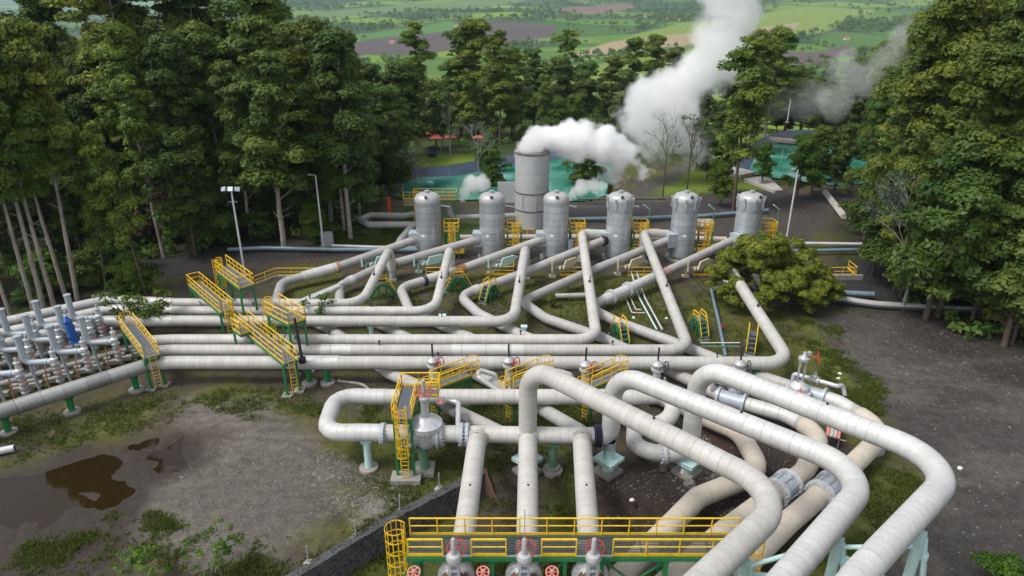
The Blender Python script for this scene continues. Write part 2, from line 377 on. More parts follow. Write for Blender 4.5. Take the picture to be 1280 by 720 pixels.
def inside_dist(x, y, poly):
    """signed distance to polygon, positive inside"""
    n = len(poly); ins = np.zeros(x.shape, bool); dm = np.full(x.shape, 1e9)
    for i in range(n):
        x0, y0 = poly[i][0], poly[i][1]; x1, y1 = poly[(i+1) % n][0], poly[(i+1) % n][1]
        c = ((y0 > y) != (y1 > y)); xx = (x1-x0) * (y-y0) / ((y1-y0) if abs(y1-y0) > 1e-9 else 1e-9) + x0
        ins ^= c & (x < xx)
        dx, dy = x1-x0, y1-y0; t = np.clip(((x-x0)*dx + (y-y0)*dy) / (dx*dx+dy*dy+1e-9), 0, 1)
        dm = np.minimum(dm, np.hypot(x - x0 - t*dx, y - y0 - t*dy))
    return np.where(ins, dm, -dm)
def gp(pts, z=0.0): return [tuple(P(a, b, z)[:2]) for a, b in pts]

WALL_TOP = [(330, 742), (370, 716), (450, 668), (505, 637), (560, 610), (600, 590)]
wall_w = gp(WALL_TOP)
LOW = wall_w + gp([(700, 600), (900, 640), (1000, 800), (800, 900), (300, 900)])
POND1_O = gp([(478, 243), (484, 218), (500, 210), (560, 208), (625, 196), (700, 186), (765, 184), (784, 197), (778, 238), (735, 252), (600, 250), (520, 252)])
POND2_O = gp([(918, 215), (925, 190), (958, 170), (985, 163), (1066, 163), (1160, 165), (1190, 190), (1150, 226), (1040, 232), (960, 222)])
PUD = gp([(-80, 640), (-60, 596), (30, 584), (100, 560), (170, 546), (188, 552), (176, 572), (185, 588), (165, 606), (120, 624), (60, 640)])
def shrink(poly, d):
    out = []; n = len(poly)
    for i in range(n):
        a = Vector(poly[i-1]); b = Vector(poly[i]); c = Vector(poly[(i+1) % n])
        e = (b-a).normalized(); f = (c-b).normalized(); nrm = Vector((-e.y, e.x)) + Vector((-f.y, f.x))
        if nrm.length < 1e-6: nrm = Vector((-e.y, e.x))
        nrm.normalize()
        out.append(b + nrm * d)
    return out
def ccw(poly):
    a = sum(poly[i-1][0]*poly[i][1] - poly[i][0]*poly[i-1][1] for i in range(len(poly)))
    return poly if a > 0 else poly[::-1]
POND1_O = ccw(POND1_O); POND2_O = ccw(POND2_O)

def height(x, y):
    r = np.hypot(x, y); az = np.degrees(np.arctan2(x, np.maximum(y, 1e-3)))
    base = np.interp(r, [0, 150, 185, 240, 330, 420, 700, 1100, 1700, 2600, 3800, 5500, 7500, 12000],
                        [0, 0, -1.5, -9, -22, -30, -40, -42, -30, 0, 70, 210, 420, 800])
    left = np.interp(r, [0, 150, 185, 240, 330, 420, 700, 1100, 1700, 2600, 3800, 5500, 7500, 9500, 12000],
                        [0, 0, -1.5, -9, -22, -30, -40, -46, -50, -50, -45, -40, -30, 0, 0])
    wl = smooth(-20.5, -25.5, az)
    h = base*(1-wl) + left*wl
    # distant mountains on the left
    mz = smooth(7000, 9500, r) * wl * (-40 + 230*vnoise(x, y*0.2, 1500, 5, 4))
    h = h + mz
    hills = (vnoise(x, y, 420, 3, 3) - .5) * 44 * smooth(260, 900, r) + (vnoise(x, y, 1700, 9, 3) - .5) * 130 * smooth(2000, 4500, r)*(1-wl*.8)
    h = h + hills
    # lower ground below the stone wall
    d = inside_dist(x, y, LOW)
    h = h - 1.75 * smooth(0.05, .6, d) * smooth(16, 4, np.abs(x + 4) - 3)
    for po in (POND1_O, POND2_O):
        near = (r > 90) & (r < 260)
        dd = np.where(near, inside_dist(x, y, po), -9)
        h = h - 3.2 * np.clip(dd / 2.5, 0, 1)
    h = h + (vnoise(x, y, 3.0, 21, 3) - .5) * .14 * (r < 190)
    nb = (r > 22) & (r < 50) & (x < -8)
    pm = np.where(nb, inside_dist(x, y, PUD), -9) + (vnoise(x, y, 2.4, 57, 3) - .5)*3.4
    wet_ = smooth(-1.6, 1.2, pm); h = h*(1-wet_*nb) + wet_*nb*(.030 - .17*smooth(.22, .62, vnoise(x*.75 + y*.5, y*1.4, 2.6, 58, 4)))
    return h
def hz(x, y): return float(height(np.array([float(x)]), np.array([float(y)]))[0])

def ray_ground(px, py):
    """world point where a photo position meets the ground far away"""
    v = (py - 360) / F; u = (px - 640) / F
    d = np.array([u, CP - v*SP, -(SP + v*CP)])
    t = np.geomspace(60, 14000, 900); xs = u*t; ys = d[1]*t; zs = CAM_H + d[2]*t
    h = height(xs, ys); k = np.argmax(zs < h)
    if not (zs < h).any(): k = len(t)-1
    return (xs[k], ys[k], h[k])

NA, NR = 760, 860
az = np.radians(np.linspace(-72, 72, NA)); rr = np.concatenate([np.linspace(1.5, 20, 40), np.geomspace(20.5, 12000, NR-40)])
AZ, RR = np.meshgrid(az, rr); GX = (RR*np.sin(AZ)).ravel(); GY = (RR*np.cos(AZ)).ravel(); GZ = height(GX, GY)
col = np.zeros((len(GX), 3)); wet = np.zeros(len(GX)); grs = np.zeros(len(GX))
r_ = np.hypot(GX, GY)
jit = (vnoise(GX, GY, 3.2, 31, 4) - .5)
fin = vnoise(GX, GY, 1.1, 33, 3); mid = vnoise(GX, GY, 6, 35, 4)
def paint(mask, c):
    global col
    m = np.clip(mask, 0, 1)[:, None]; col = col*(1-m) + np.array(c)[None, :]*m
def zone(pts, soft=1.2, rag=3.0, z=0.0, world=False):
    d = inside_dist(GX, GY, pts if world else gp(pts, z)) + jit*rag
    return smooth(-soft, soft, d)
SOIL = (.070, .057, .042); MOSS = (.088, .090, .018); GRAVEL = (.145, .131, .108); DARKG = (.062, .057, .053)
near = r_ < 240
col[:] = SOIL
paint(smooth(.42, .62, mid), MOSS)                                             # patchy moss
paint(smooth(.6, .72, vnoise(GX, GY, 4, 44, 3))*.5, (.10, .085, .055))
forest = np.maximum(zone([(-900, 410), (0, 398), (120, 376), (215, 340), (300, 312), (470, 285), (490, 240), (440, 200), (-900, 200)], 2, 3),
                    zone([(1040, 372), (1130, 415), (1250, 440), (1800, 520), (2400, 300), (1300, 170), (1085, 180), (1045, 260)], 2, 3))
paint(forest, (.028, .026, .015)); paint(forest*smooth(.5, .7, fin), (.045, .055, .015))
mossy = zone([(470, 470), (740, 470), (800, 560), (720, 660), (560, 640), (440, 600), (420, 500)], 1.5, 4)
paint(mossy*.8*smooth(.35, .6, mid), (.062, .075, .014))
midgap = zone([(350, 350), (880, 350), (1010, 455), (860, 470), (450, 470), (260, 420)], 1.5, 3)
paint(midgap*smooth(.4, .6, fin)*.9, (.080, .088, .018))
lowp = zone([(480, 660), (1000, 640), (1000, 900), (300, 900), (330, 742)], 1, 3)
paint(lowp*.8*smooth(.35, .6, mid), (.06, .078, .015))
dark = zone([(735, 610), (790, 548), (1000, 520), (1085, 565), (1030, 640), (950, 760), (740, 760)], 1.2, 3)
paint(dark, (.045, .034, .028)); paint(zone([(790, 545), (860, 530), (905, 560), (850, 590)], 1, 4)*.7, (.075, .040, .028))
strip_l = zone([(-200, 620), (-200, 545), (60, 520), (200, 490), (380, 487), (470, 500), (400, 520), (260, 512), (120, 550), (0, 590)], 1.3, 3)
paint(strip_l*smooth(.3, .6, mid), (.078, .090, .018)); paint(strip_l*smooth(.55, .7, fin)*.6, (.16, .135, .075))
mud = zone([(-300, 640), (0, 588), (110, 553), (250, 540), (300, 560), (240, 610), (190, 660), (60, 800), (-300, 800)], 1.4, 3)
paint(mud, (.046, .036, .029)); wet = np.maximum(wet, mud*.75)
disc = zone([(235, 505), (330, 505), (400, 548), (430, 590), (420, 640), (370, 690), (250, 720), (190, 655), (205, 610), (255, 575), (280, 548), (225, 530)], 1.6, 4)
paint(disc, GRAVEL); paint(disc*smooth(.5, .7, mid)*.5, (.085, .078, .07))
wet = wet*(1 - disc)
dump = zone([(400, 560), (520, 600), (480, 650), (400, 660)], 1.5, 4); paint(dump*.7*smooth(.4, .6, fin), (.05, .04, .03)); paint(zone([(455, 630), (500, 615), (500, 640), (450, 660)], .8, 3)*.6, (.20, .18, .14))
rg = zone([(1030, 395), (1110, 392), (1240, 420), (1420, 480), (1700, 900), (1120, 900), (1080, 700), (1165, 600), (1090, 515), (1052, 470), (1035, 430)], 1.6, 4)
paint(rg, DARKG); paint(rg*smooth(.45, .65, mid)*.55, (.055, .050, .046)); paint(rg*smooth(.5, .75, vnoise(GX*.4, GY, 2.2, 61, 4))*.5, (.125, .115, .10))
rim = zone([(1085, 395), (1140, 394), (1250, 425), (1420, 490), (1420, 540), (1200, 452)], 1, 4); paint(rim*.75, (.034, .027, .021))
gs = zone([(1008, 405), (1035, 425), (1062, 470), (1100, 518), (1078, 515), (1045, 480), (1020, 445)], .7, 1.6); paint(gs*.9, (.10, .125, .018)); grs = np.maximum(grs, gs)
gs2 = zone([(1060, 575), (1120, 590), (1150, 612), (1110, 680), (1050, 720), (1020, 690)], 1, 3); paint(gs2*.8*smooth(.3, .55, mid), (.075, .085, .018)); grs = np.maximum(grs, gs2*smooth(.3, .55, mid))
tracks = smooth(.55, .8, vnoise(GX*.25 + GY*.1, GY, 1.6, 71, 2)); paint(rg*tracks*.3, (.13, .12, .108))
for off_ in (0.0, 2.1):
    for (rx, ry, rr_, wd_) in ((P(1250, 640).x, P(1250, 640).y, 13.0, .30), (P(230, 700).x, P(230, 700).y, 9.5, .26)):
        rut = smooth(wd_, wd_*.4, np.abs(np.hypot(GX-rx, (GY-ry)*.8) - rr_ - off_ + jit*.5)); paint(rut*np.maximum(rg, disc)*.45*smooth(.3, .6, mid), (.045, .040, .035))
road_l = zone([(60, 352), (215, 348), (290, 332), (400, 322), (530, 322), (700, 325), (700, 312), (500, 314), (300, 312), (200, 322), (60, 330)], .8, 1); paint(road_l, (.040, .036, .036)); grs *= (1-road_l)
lawn = np.maximum(zone([(405, 308), (425, 292), (470, 285), (505, 292), (505, 309)], .8, 2), zone([(495, 210), (510, 194), (590, 191), (640, 196), (590, 205), (520, 211)], 1.5, 3))
paint(lawn, (.14, .205, .02)); grs = np.maximum(grs, lawn)
yard = zone([(420, 330), (1000, 352), (1010, 300), (1060, 250), (960, 238), (700, 252), (480, 268), (440, 300)], 1.5, 3); paint(yard*.9, (.062, .055, .050)); paint(yard*smooth(.5, .62, mid)*.6, (.10, .092, .082))
yg = zone([(440, 300), (500, 268), (620, 268), (640, 292), (520, 310)], 1, 2); paint(yg*.9, (.075, .12, .018)); grs = np.maximum(grs, yg)
lawn2 = zone([(800, 245), (850, 205), (905, 175), (960, 152), (1075, 150), (1090, 163), (985, 160), (925, 190), (915, 222), (960, 236), (900, 240)], 2, 3)
paint(lawn2, (.135, .195, .022)); grs = np.maximum(grs, lawn2*.8)
bank = zone([(478, 262), (800, 256), (830, 240), (800, 225), (790, 246), (500, 250)], 1, 2); paint(bank*.6, (.06, .055, .04))
path = zone([(752, 245), (800, 232), (870, 195), (892, 192), (850, 225), (800, 246)], .8, 1); paint(path*.8, (.075, .065, .07))
road_b = zone([(690, 262), (960, 248), (1075, 236), (1300, 232), (1300, 244), (1075, 250), (960, 262), (700, 274)], .8, 1); paint(road_b, (.050, .045, .047)); grs *= (1-road_b)
road_r = zone([(1010, 335), (1130, 325), (1400, 330), (1400, 372), (1130, 380), (1010, 350)], .8, 2); paint(road_r*.9, (.034, .033, .036))
road_far = zone([(900, 155), (985, 148), (1085, 150), (1085, 153), (985, 152), (900, 159)], .8, 1); paint(road_far*.8, (.09, .08, .085))
beyond = smooth(128, 140, GY)*near
paint(beyond*(1-lawn2)*(1-np.maximum(lawn, road_far))*.95, (.040, .062, .014)); paint(beyond*(1-lawn2)*(1-lawn)*smooth(.5, .65, mid)*.5, (.075, .11, .018))
# --- the valley: a patchwork of fields
far = smooth(205, 260, r_)
palette = np.array([.95, 1.08, .70])*np.array([(.055, .115, .022), (.085, .155, .022), (.13, .19, .025), (.165, .21, .03), (.05, .085, .030), (.07, .13, .035), (.085, .066, .052), (.105, .15, .035), (.05, .10, .04), (.17, .145, .095)])
prob = np.array([.16, .16, .15, .10, .14, .12, .05, .06, .04, .02]); prob = prob/prob.sum()
def cells(x, y, sx, sy, seed):
    xs = x/sx + (vnoise(x, y, sx*1.3, seed+5, 2)-.5)*.7; ys = y/sy + (vnoise(x, y, sy*1.3, seed+6, 2)-.5)*.7
    xi = np.floor(xs).astype(np.int64); yi = np.floor(ys).astype(np.int64)
    d1 = np.full(x.shape, 9.0); d2 = np.full(x.shape, 9.0); idd = np.zeros(x.shape, np.int64)
    for i in (-1, 0, 1):
        for j in (-1, 0, 1):
            a = xi+i; b = yi+j; n = ((a*73856093) ^ (b*19349663) ^ (seed*83492791)) & 0x7fffffff
            jx = ((n >> 3) & 0xfff)/4095.0; jy = ((n >> 15) & 0xfff)/4095.0
            d = np.hypot(a+jx-xs, b+jy-ys); c = d < d1
            d2 = np.where(c, d1, np.minimum(d2, d)); idd = np.where(c, n, idd); d1 = np.where(c, d, d1)
    return idd, d2-d1
idc, edge = cells(GX, GY, 95, 75, 3); idf, edgef = cells(GX, GY, 330, 300, 8)
sel = r_ > 1300
idc = np.where(sel, idf, idc); edge = np.where(sel, edgef, edge)
u = ((idc*2654435761) % 1000003)/1000003.0
pi_ = np.searchsorted(np.cumsum(prob), u).clip(0, 9)
fc = palette[pi_] * (.85 + .3*(((idc >> 5) % 97)/96.0))[:, None]
fc = fc*(1 + .35*(vnoise(GX, GY, 14, 88, 3) - .5))[:, None]
hed = smooth(.10, .03, edge) * smooth(.35, .5, vnoise(GX, GY, 120, 15, 2)); fc = fc*(1-hed[:, None]) + np.array((.028, .055, .022))*hed[:, None]
wood = smooth(.545, .62, vnoise(GX, GY, 260, 17, 4)); fc = fc*(1-wood[:, None]*.85) + np.array((.03, .06, .03))*wood[:, None]*.85
col = col*(1-far[:, None]) + fc*far[:, None]
def farfield(pts, c, rag=6, soft=3):
    w = [ray_ground(a, b)[:2] for a, b in pts]
    d = inside_dist(GX, GY, w) + jit*rag*2 + (vnoise(GX, GY, 30, 3, 2)-.5)*rag*2
    paint(smooth(-soft, soft, d) * (r_ > 200), np.array(c))
    return w
FIELDS = {
 'brown': farfield([(418, 62), (440, 70), (520, 68), (620, 60), (690, 46), (695, 32), (600, 28), (520, 33), (470, 45)], (.082, .062, .062)),
 'lgreen': farfield([(440, 52), (530, 42), (600, 32), (560, 26), (480, 38), (425, 48)], (.07, .165, .03)),
 'dgreen': farfield([(440, 86), (560, 78), (700, 62), (720, 72), (640, 88), (520, 98), (445, 96)], (.075, .15, .022)),
 'yell': farfield([(640, 100), (760, 78), (900, 58), (1000, 70), (900, 96), (740, 120), (640, 112)], (.145, .205, .022)),
 'yell2': farfield([(740, 60), (860, 28), (1000, 10), (1100, 12), (1030, 42), (880, 50), (780, 62)], (.16, .215, .035)),
 'tan': farfield([(712, 70), (770, 52), (860, 42), (1000, 28), (990, 38), (880, 52), (790, 66)], (.30, .235, .135), 3),
 'purple': farfield([(960, 68), (1060, 55), (1080, 66), (990, 82)], (.10, .072, .068)),
 'yell3': farfield([(440, 98), (520, 92), (600, 100), (560, 108), (450, 108)], (.13, .185, .02)),
 'bright': farfield([(300, 18), (560, 2), (640, -8), (700, -4), (560, 14), (420, 24)], (.11, .165, .05)),
 'bare': farfield([(690, 12), (780, 4), (800, 8), (740, 18)], (.16, .10, .08)),
}
grs = grs*(1-far) + far*.3
# mesh
idx = np.arange(NA*NR).reshape(NR, NA)
Q = np.stack([idx[:-1, :-1].ravel(), idx[:-1, 1:].ravel(), idx[1:, 1:].ravel(), idx[1:, :-1].ravel()], 1)[:, ::-1]
def groundmat():
    m = bpy.data.materials.new('ground_soil'); m.use_nodes = True
    nt = m.node_tree; N = nt.nodes; L = nt.links; b = N['Principled BSDF']
    at = N.new('ShaderNodeAttribute'); at.attribute_name = 'soil'; aw = N.new('ShaderNodeAttribute'); aw.attribute_name = 'wet'
    tc = N.new('ShaderNodeTexCoord')
    def noi(s, d, r=.6):
        n = N.new('ShaderNodeTexNoise'); n.inputs['Scale'].default_value = s; n.inputs['Detail'].default_value = d; n.inputs['Roughness'].default_value = r; L.new(tc.outputs['Object'], n.inputs['Vector']); return n
    n1 = noi(1.3, 9, .75); n2 = noi(14, 4, .8)
    a = N.new('ShaderNodeMapRange'); a.inputs['From Min'].default_value = .3; a.inputs['From Max'].default_value = .7; a.inputs['To Min'].default_value = .55; a.inputs['To Max'].default_value = 1.45; L.new(n1.outputs['Fac'], a.inputs['Value'])
    c = N.new('ShaderNodeMapRange'); c.inputs['From Min'].default_value = .3; c.inputs['From Max'].default_value = .75; c.inputs['To Min'].default_value = .45; c.inputs['To Max'].default_value = 1.7; L.new(n2.outputs['Fac'], c.inputs['Value'])
    mu = N.new('ShaderNodeMath'); mu.operation = 'MULTIPLY'; L.new(a.outputs[0], mu.inputs[0]); L.new(c.outputs[0], mu.inputs[1])
    sc = N.new('ShaderNodeVectorMath'); sc.operation = 'SCALE'; L.new(at.outputs['Color'], sc.inputs[0]); L.new(mu.outputs[0], sc.inputs['Scale'])
    L.new(sc.outputs[0], b.inputs['Base Color'])
    rr_ = N.new('ShaderNodeMapRange'); rr_.inputs['To Min'].default_value = .95; rr_.inputs['To Max'].default_value = .45; L.new(aw.outputs['Fac'], rr_.inputs['Value']); L.new(rr_.outputs[0], b.inputs['Roughness'])
    b.inputs['Specular IOR Level'].default_value = .3
    bp = N.new('ShaderNodeBump'); bp.inputs['Strength'].default_value = .6; bp.inputs['Distance'].default_value = .12; L.new(n2.outputs['Fac'], bp.inputs['Height'])
    b2 = N.new('ShaderNodeBump'); b2.inputs['Strength'].default_value = .5; b2.inputs['Distance'].default_value = .3; L.new(n1.outputs['Fac'], b2.inputs['Height']); L.new(bp.outputs['Normal'], b2.inputs['Normal']); L.new(b2.outputs['Normal'], b.inputs['Normal'])
    return m
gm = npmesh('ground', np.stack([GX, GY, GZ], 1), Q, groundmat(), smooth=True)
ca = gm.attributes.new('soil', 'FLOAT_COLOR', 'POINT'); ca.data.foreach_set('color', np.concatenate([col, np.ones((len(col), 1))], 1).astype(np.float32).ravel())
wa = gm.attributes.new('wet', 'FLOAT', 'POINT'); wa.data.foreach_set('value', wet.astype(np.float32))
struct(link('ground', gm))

# ------------------------------------------------------------------ water
def watermat(name, c1, c2, rough=.06, bump=.04, bs=1.5):
    m = bpy.data.materials.new(name); m.use_nodes = True; nt = m.node_tree; N = nt.nodes; L = nt.links; b = N['Principled BSDF']
    tc = N.new('ShaderNodeTexCoord'); n = N.new('ShaderNodeTexNoise'); n.inputs['Scale'].default_value = .12; n.inputs['Detail'].default_value = 5; L.new(tc.outputs['Object'], n.inputs['Vector'])
    mx = N.new('ShaderNodeMix'); mx.data_type = 'RGBA'; mx.inputs['A'].default_value = (*c1, 1); mx.inputs['B'].default_value = (*c2, 1)
    mr = N.new('ShaderNodeMapRange'); mr.inputs['From Min'].default_value = .4; mr.inputs['From Max'].default_value = .6; L.new(n.outputs['Fac'], mr.inputs['Value']); L.new(mr.outputs[0], mx.inputs['Factor']); L.new(mx.outputs['Result'], b.inputs['Base Color'])
    b.inputs['Roughness'].default_value = rough; b.inputs['IOR'].default_value = 1.333
    n2 = N.new('ShaderNodeTexNoise'); n2.inputs['Scale'].default_value = bs; n2.inputs['Detail'].default_value = 3; L.new(tc.outputs['Object'], n2.inputs['Vector'])
    bp = N.new('ShaderNodeBump'); bp.inputs['Strength'].default_value = bump; bp.inputs['Distance'].default_value = .1; L.new(n2.outputs['Fac'], bp.inputs['Height']); L.new(bp.outputs['Normal'], b.inputs['Normal'])
    return m
def sheet(name, poly, z, m):
    b = MB(); b.add([(p[0], p[1], z) for p in poly], [tuple(range(len(poly)))]); return struct(b.build(name, m, smooth=False))
pw = watermat('pond_water', (.02, .17, .11), (.12, .34, .27), .05, .06, .8)
for po in (POND1_O, POND2_O):
    
    sheet('pond_water', shrink(po, 2.9), -1.3, pw)
    b = MB(); n = len(po); i2 = shrink(po, 4.2)
    b.add([(p[0], p[1], .10) for p in po] + [(p[0], p[1], -1.85) for p in i2], [(i, (i+1) % n, n+(i+1) % n, n+i) for i in range(n) if not (po is POND1_O and (po[i][0]+po[(i+1) % n][0])/2 > P(762, 205).x)])
    struct(b.build('pond_liner', M['liner'], smooth=False))
# puddles
def ragged(pts, amp, seed, n=90):
    """closed outline with a natural ragged edge"""
    w = [Vector(p) for p in gp(pts)]; per = []
    for i in range(len(w)):
        a, c = w[i], w[(i+1) % len(w)]; k = max(2, int((c-a).length/.25))
        per += [a.lerp(c, j/k) for j in range(k)]
    out = []
    for p in per:
        q = Vector((p.x*1.1, p.y*1.1, seed)); out.append((p.x + amp*mnoise.noise(q) + amp*.4*mnoise.noise(q*3), p.y + amp*mnoise.noise(q+Vector((9, 5, 2))) + amp*.4*mnoise.noise(q*3.1)))
    return out
pud = watermat('puddle_water', (.022, .013, .004), (.016, .010, .005), .02, .012, 3)
sheet('puddle', [tuple(v) for v in shrink(ccw(PUD), -2.5)], -.012, pud)
# ------------------------------------------------------------------ pipes
def pipe(name, label, pts, r, m, fillet=2.0, cat='pipe', group=None, course=.5, bend=.2, n=28):
    b = MB(); b.sweep(pts, r, fillet, n, course, bend)
    return tag(b.build(name, M[m], None, pts[0]), label, cat, group)
def part(mb, name, m, root, label=None, loc=None, **k):
    """child mesh whose vertices were written in world space"""
    o = mb.build(name, M[m] if isinstance(m, str) else m, root, loc if loc is not None else root.location, **k)
    if label: o['label'] = label
    return o
def along(a, b, t): return Vector(a).lerp(Vector(b), t)
def flange(b, p, d, r, t=.14, n=28, bolts=True):
    d = Vector(d).normalized(); b.lathe([(r, -t/2), (r, t/2)], p, d, n)
    if bolts:
        up = Vector((0,0,1)); x = d.cross(up).normalized(); y = d.cross(x)
        for i in range(18):
            a = 2*PI*i/18; q = Vector(p) + (x*math.cos(a)+y*math.sin(a))*(r*.9); b.tube(q - d*(t*.9), q + d*(t*.9), .045, 5)

# --- steam headers (six long white runs and the branches up to the vessels)
ZH = 2.0
HC = {  # corner, branch top, y at x=217, far-left path
 1: ((452, 379.5), (487, 311), 378.5, [(136, 374.5), (0, 404), (-160, 438)], .47),
 2: ((543, 389), (562.5, 310), 388.5, [(136, 386.5), (0, 417.5), (-160, 454)], .47),
 3: ((642, 402), (657, 309), 401, [(128, 401.5), (4, 431), (-160, 470)], .52),
 4: ((746, 425), (734, 311), 425, [(186, 426.5), (0, 470), (-160, 507)], .52),
 5: ((862, 438), (818, 312), 438, [(190, 439.5), (0, 490), (-160, 532)], .52),
 6: ((988, 454), (903, 322), 453, [(189, 455), (0, 514.5), (-160, 565)], .56)}
VX = [-10.3, -2.45, 5.4, 13.2, 21.2, 29.1]; VY = 80.7; NZ = 2.7
place = {1: 'nearest the forest road', 2: 'second from the forest', 3: 'third from the forest', 4: 'fourth from the forest', 5: 'second nearest the camera', 6: 'nearest the camera'}
order = {1: 'first', 2: 'second', 3: 'third', 4: 'fourth', 5: 'fifth', 6: 'last'}
for k, (cor, top, yl, left, r) in HC.items():
    tz = 3.9
    t = P(top[0], top[1], tz)
    pts = [P(*left[2], ZH), P(*left[1], ZH), P(*left[0], ZH), P(217, yl, ZH), P(*cor, ZH), t]
    fil = [2, 3, 3, 2, 2.0, 1.0]
    if k <= 3:
        dirv = (t - P(*cor, ZH)).normalized()
        pts += [t + Vector((.05, .1, -2.6))]
    elif k < 6:
        nz = Vector((VX[k-1] - 1.9, VY - .3, 3.3)); pts[-1] = Vector((t.x, nz.y - .2, tz)); pts += [nz]
        pts[-2] = Vector((pts[-2].x, nz.y - .6, 3.6))
    if k in (4, 5): pts = [P(left[0][0]-(13 if k == 4 else 5), left[0][1]+1, .5), P(left[0][0]-(13 if k == 4 else 5), left[0][1]+1, ZH)] + pts[2:]; fil = [1, .8] + fil[2:]
    o = pipe('steam_header_pipe', f"long white banded header pipe {place[k]}, branching to the {order[k]} vessel", pts, r, 'clad', fil, group='six parallel steam header pipes')
    # instrument nipples on top
    for f_ in (.35, .8):
        q = along(P(217, yl, ZH), P(*cor, ZH), f_ + .03*k - .1); b = MB(); b.tube(q + Vector((0,0,r-.05)), q + Vector((0,0,r+.35)), .05, 8); b.tube(q + Vector((0,0,r+.3)), q + Vector((0,0,r+.42)), .1, 8); part(b, 'instrument_nipple', 'black', o)
    q = along(P(*cor, ZH), pts[5], .42); b = MB(); b.tube(q + Vector((0,0,r-.05)), q + Vector((0.08,0.1,r+.7)), .05, 8); b.tube(q + Vector((0,0,r-.05)), q + Vector((0,0,r+.2)), .12, 8); part(b, 'instrument_nipple', 'black', o)
    if k == 1:
        b = MB(); b.sweep([P(217, yl, ZH), P(*left[0], ZH), P(*left[1], ZH), P(*left[2], ZH)], r+.025, [2, 3, 3, 3], 28); part(b, 'bright_cladding', 'clad_new', o)
    if k in (2, 3):
        b = MB(); b.sweep([P(217, yl, ZH), P(*left[0], ZH), P(*left[1], ZH), P(*left[2], ZH)], r+.025, [2, 3, 3, 3], 28); part(b, 'bright_cladding', 'clad_new', o)
    if k == 6:
        b = MB(); b.sweep([P(200, 454.3, ZH), P(*left[0], ZH), P(*left[1], ZH), P(*left[2], ZH)], r+.03, [2, 2, 3, 3], 28, course=1.6); part(b, 'dull_cladding', 'clad_dull', o, 'dull grey metal cladding with wide bands')
        b = MB(); b.sweep([P(375, 453, ZH), P(425, 453, ZH)], r+.03, 2, 28, course=1.3); part(b, 'bright_cladding', 'clad_new', o, 'brighter new cladding beside the walkway')
    if k == 5:
        for (a, c) in ((402, 440), (565, 655)):
            b = MB(); b.sweep([P(a, 438, ZH), P(c, 438, ZH)], r+.02, 2, 28, course=2.0); part(b, 'bright_cladding', 'clad_new', o)
    if k >= 4:   # black bellows at the vessel
        nz = Vector((VX[k-1] - 1.75, VY - .3, 3.3))

# --- two-phase pipes from vessel nozzles, through their U bends and under the headers
DG = {
 1: [(420, 334.5), (352, 353), (345, 378), (418, 415), (485, 466)],
 2: [(470, 336), (424, 358), (425, 382), (495, 415), (592, 466)],
 3: [(575, 337), (500, 360), (512, 388), (570, 415), (690, 466)],
 4: [(640, 347), (574, 370), (598, 392), (648, 417), (765, 466)],
 5: [(745, 336), (652, 377), (682, 398), (750, 421), (843, 466)],
 6: [(830, 341), (735, 384), (770, 402), (850, 431), (937, 466)]}
vp = {k: Vector((VX[k-1] - 1.35, VY - .35, NZ)) for k in DG}
TAIL = {1: [(538, 489, 1.3), (562, 510, 1.6), (627, 542, 3.0)], 2: [(636, 490, 1.2), (674, 509, 1.6), (728, 541, 3.0)],
        3: [(732, 489, 1.0), (792, 516, 1.0), (866, 552, 1.2)],
        4: [(825, 497, 1.0), (856, 511, 1.0), (925, 541, 1.2), (953, 590, 1.25), (872, 622, 1.3), (775, 722, 1.5), (690, 810, 1.6)],
        5: [(905, 497, 1.0), (985, 520, 1.1), (1028, 545, 1.2), (1005, 590, 1.25), (905, 665, 1.4), (790, 768, 1.5)],
        6: [(1000, 487, 1.0), (1050, 503, 1.1), (1108, 540, 1.2), (1050, 597, 1.3), (985, 653, 1.4), (860, 775, 1.5)]}
DGPTS = {}
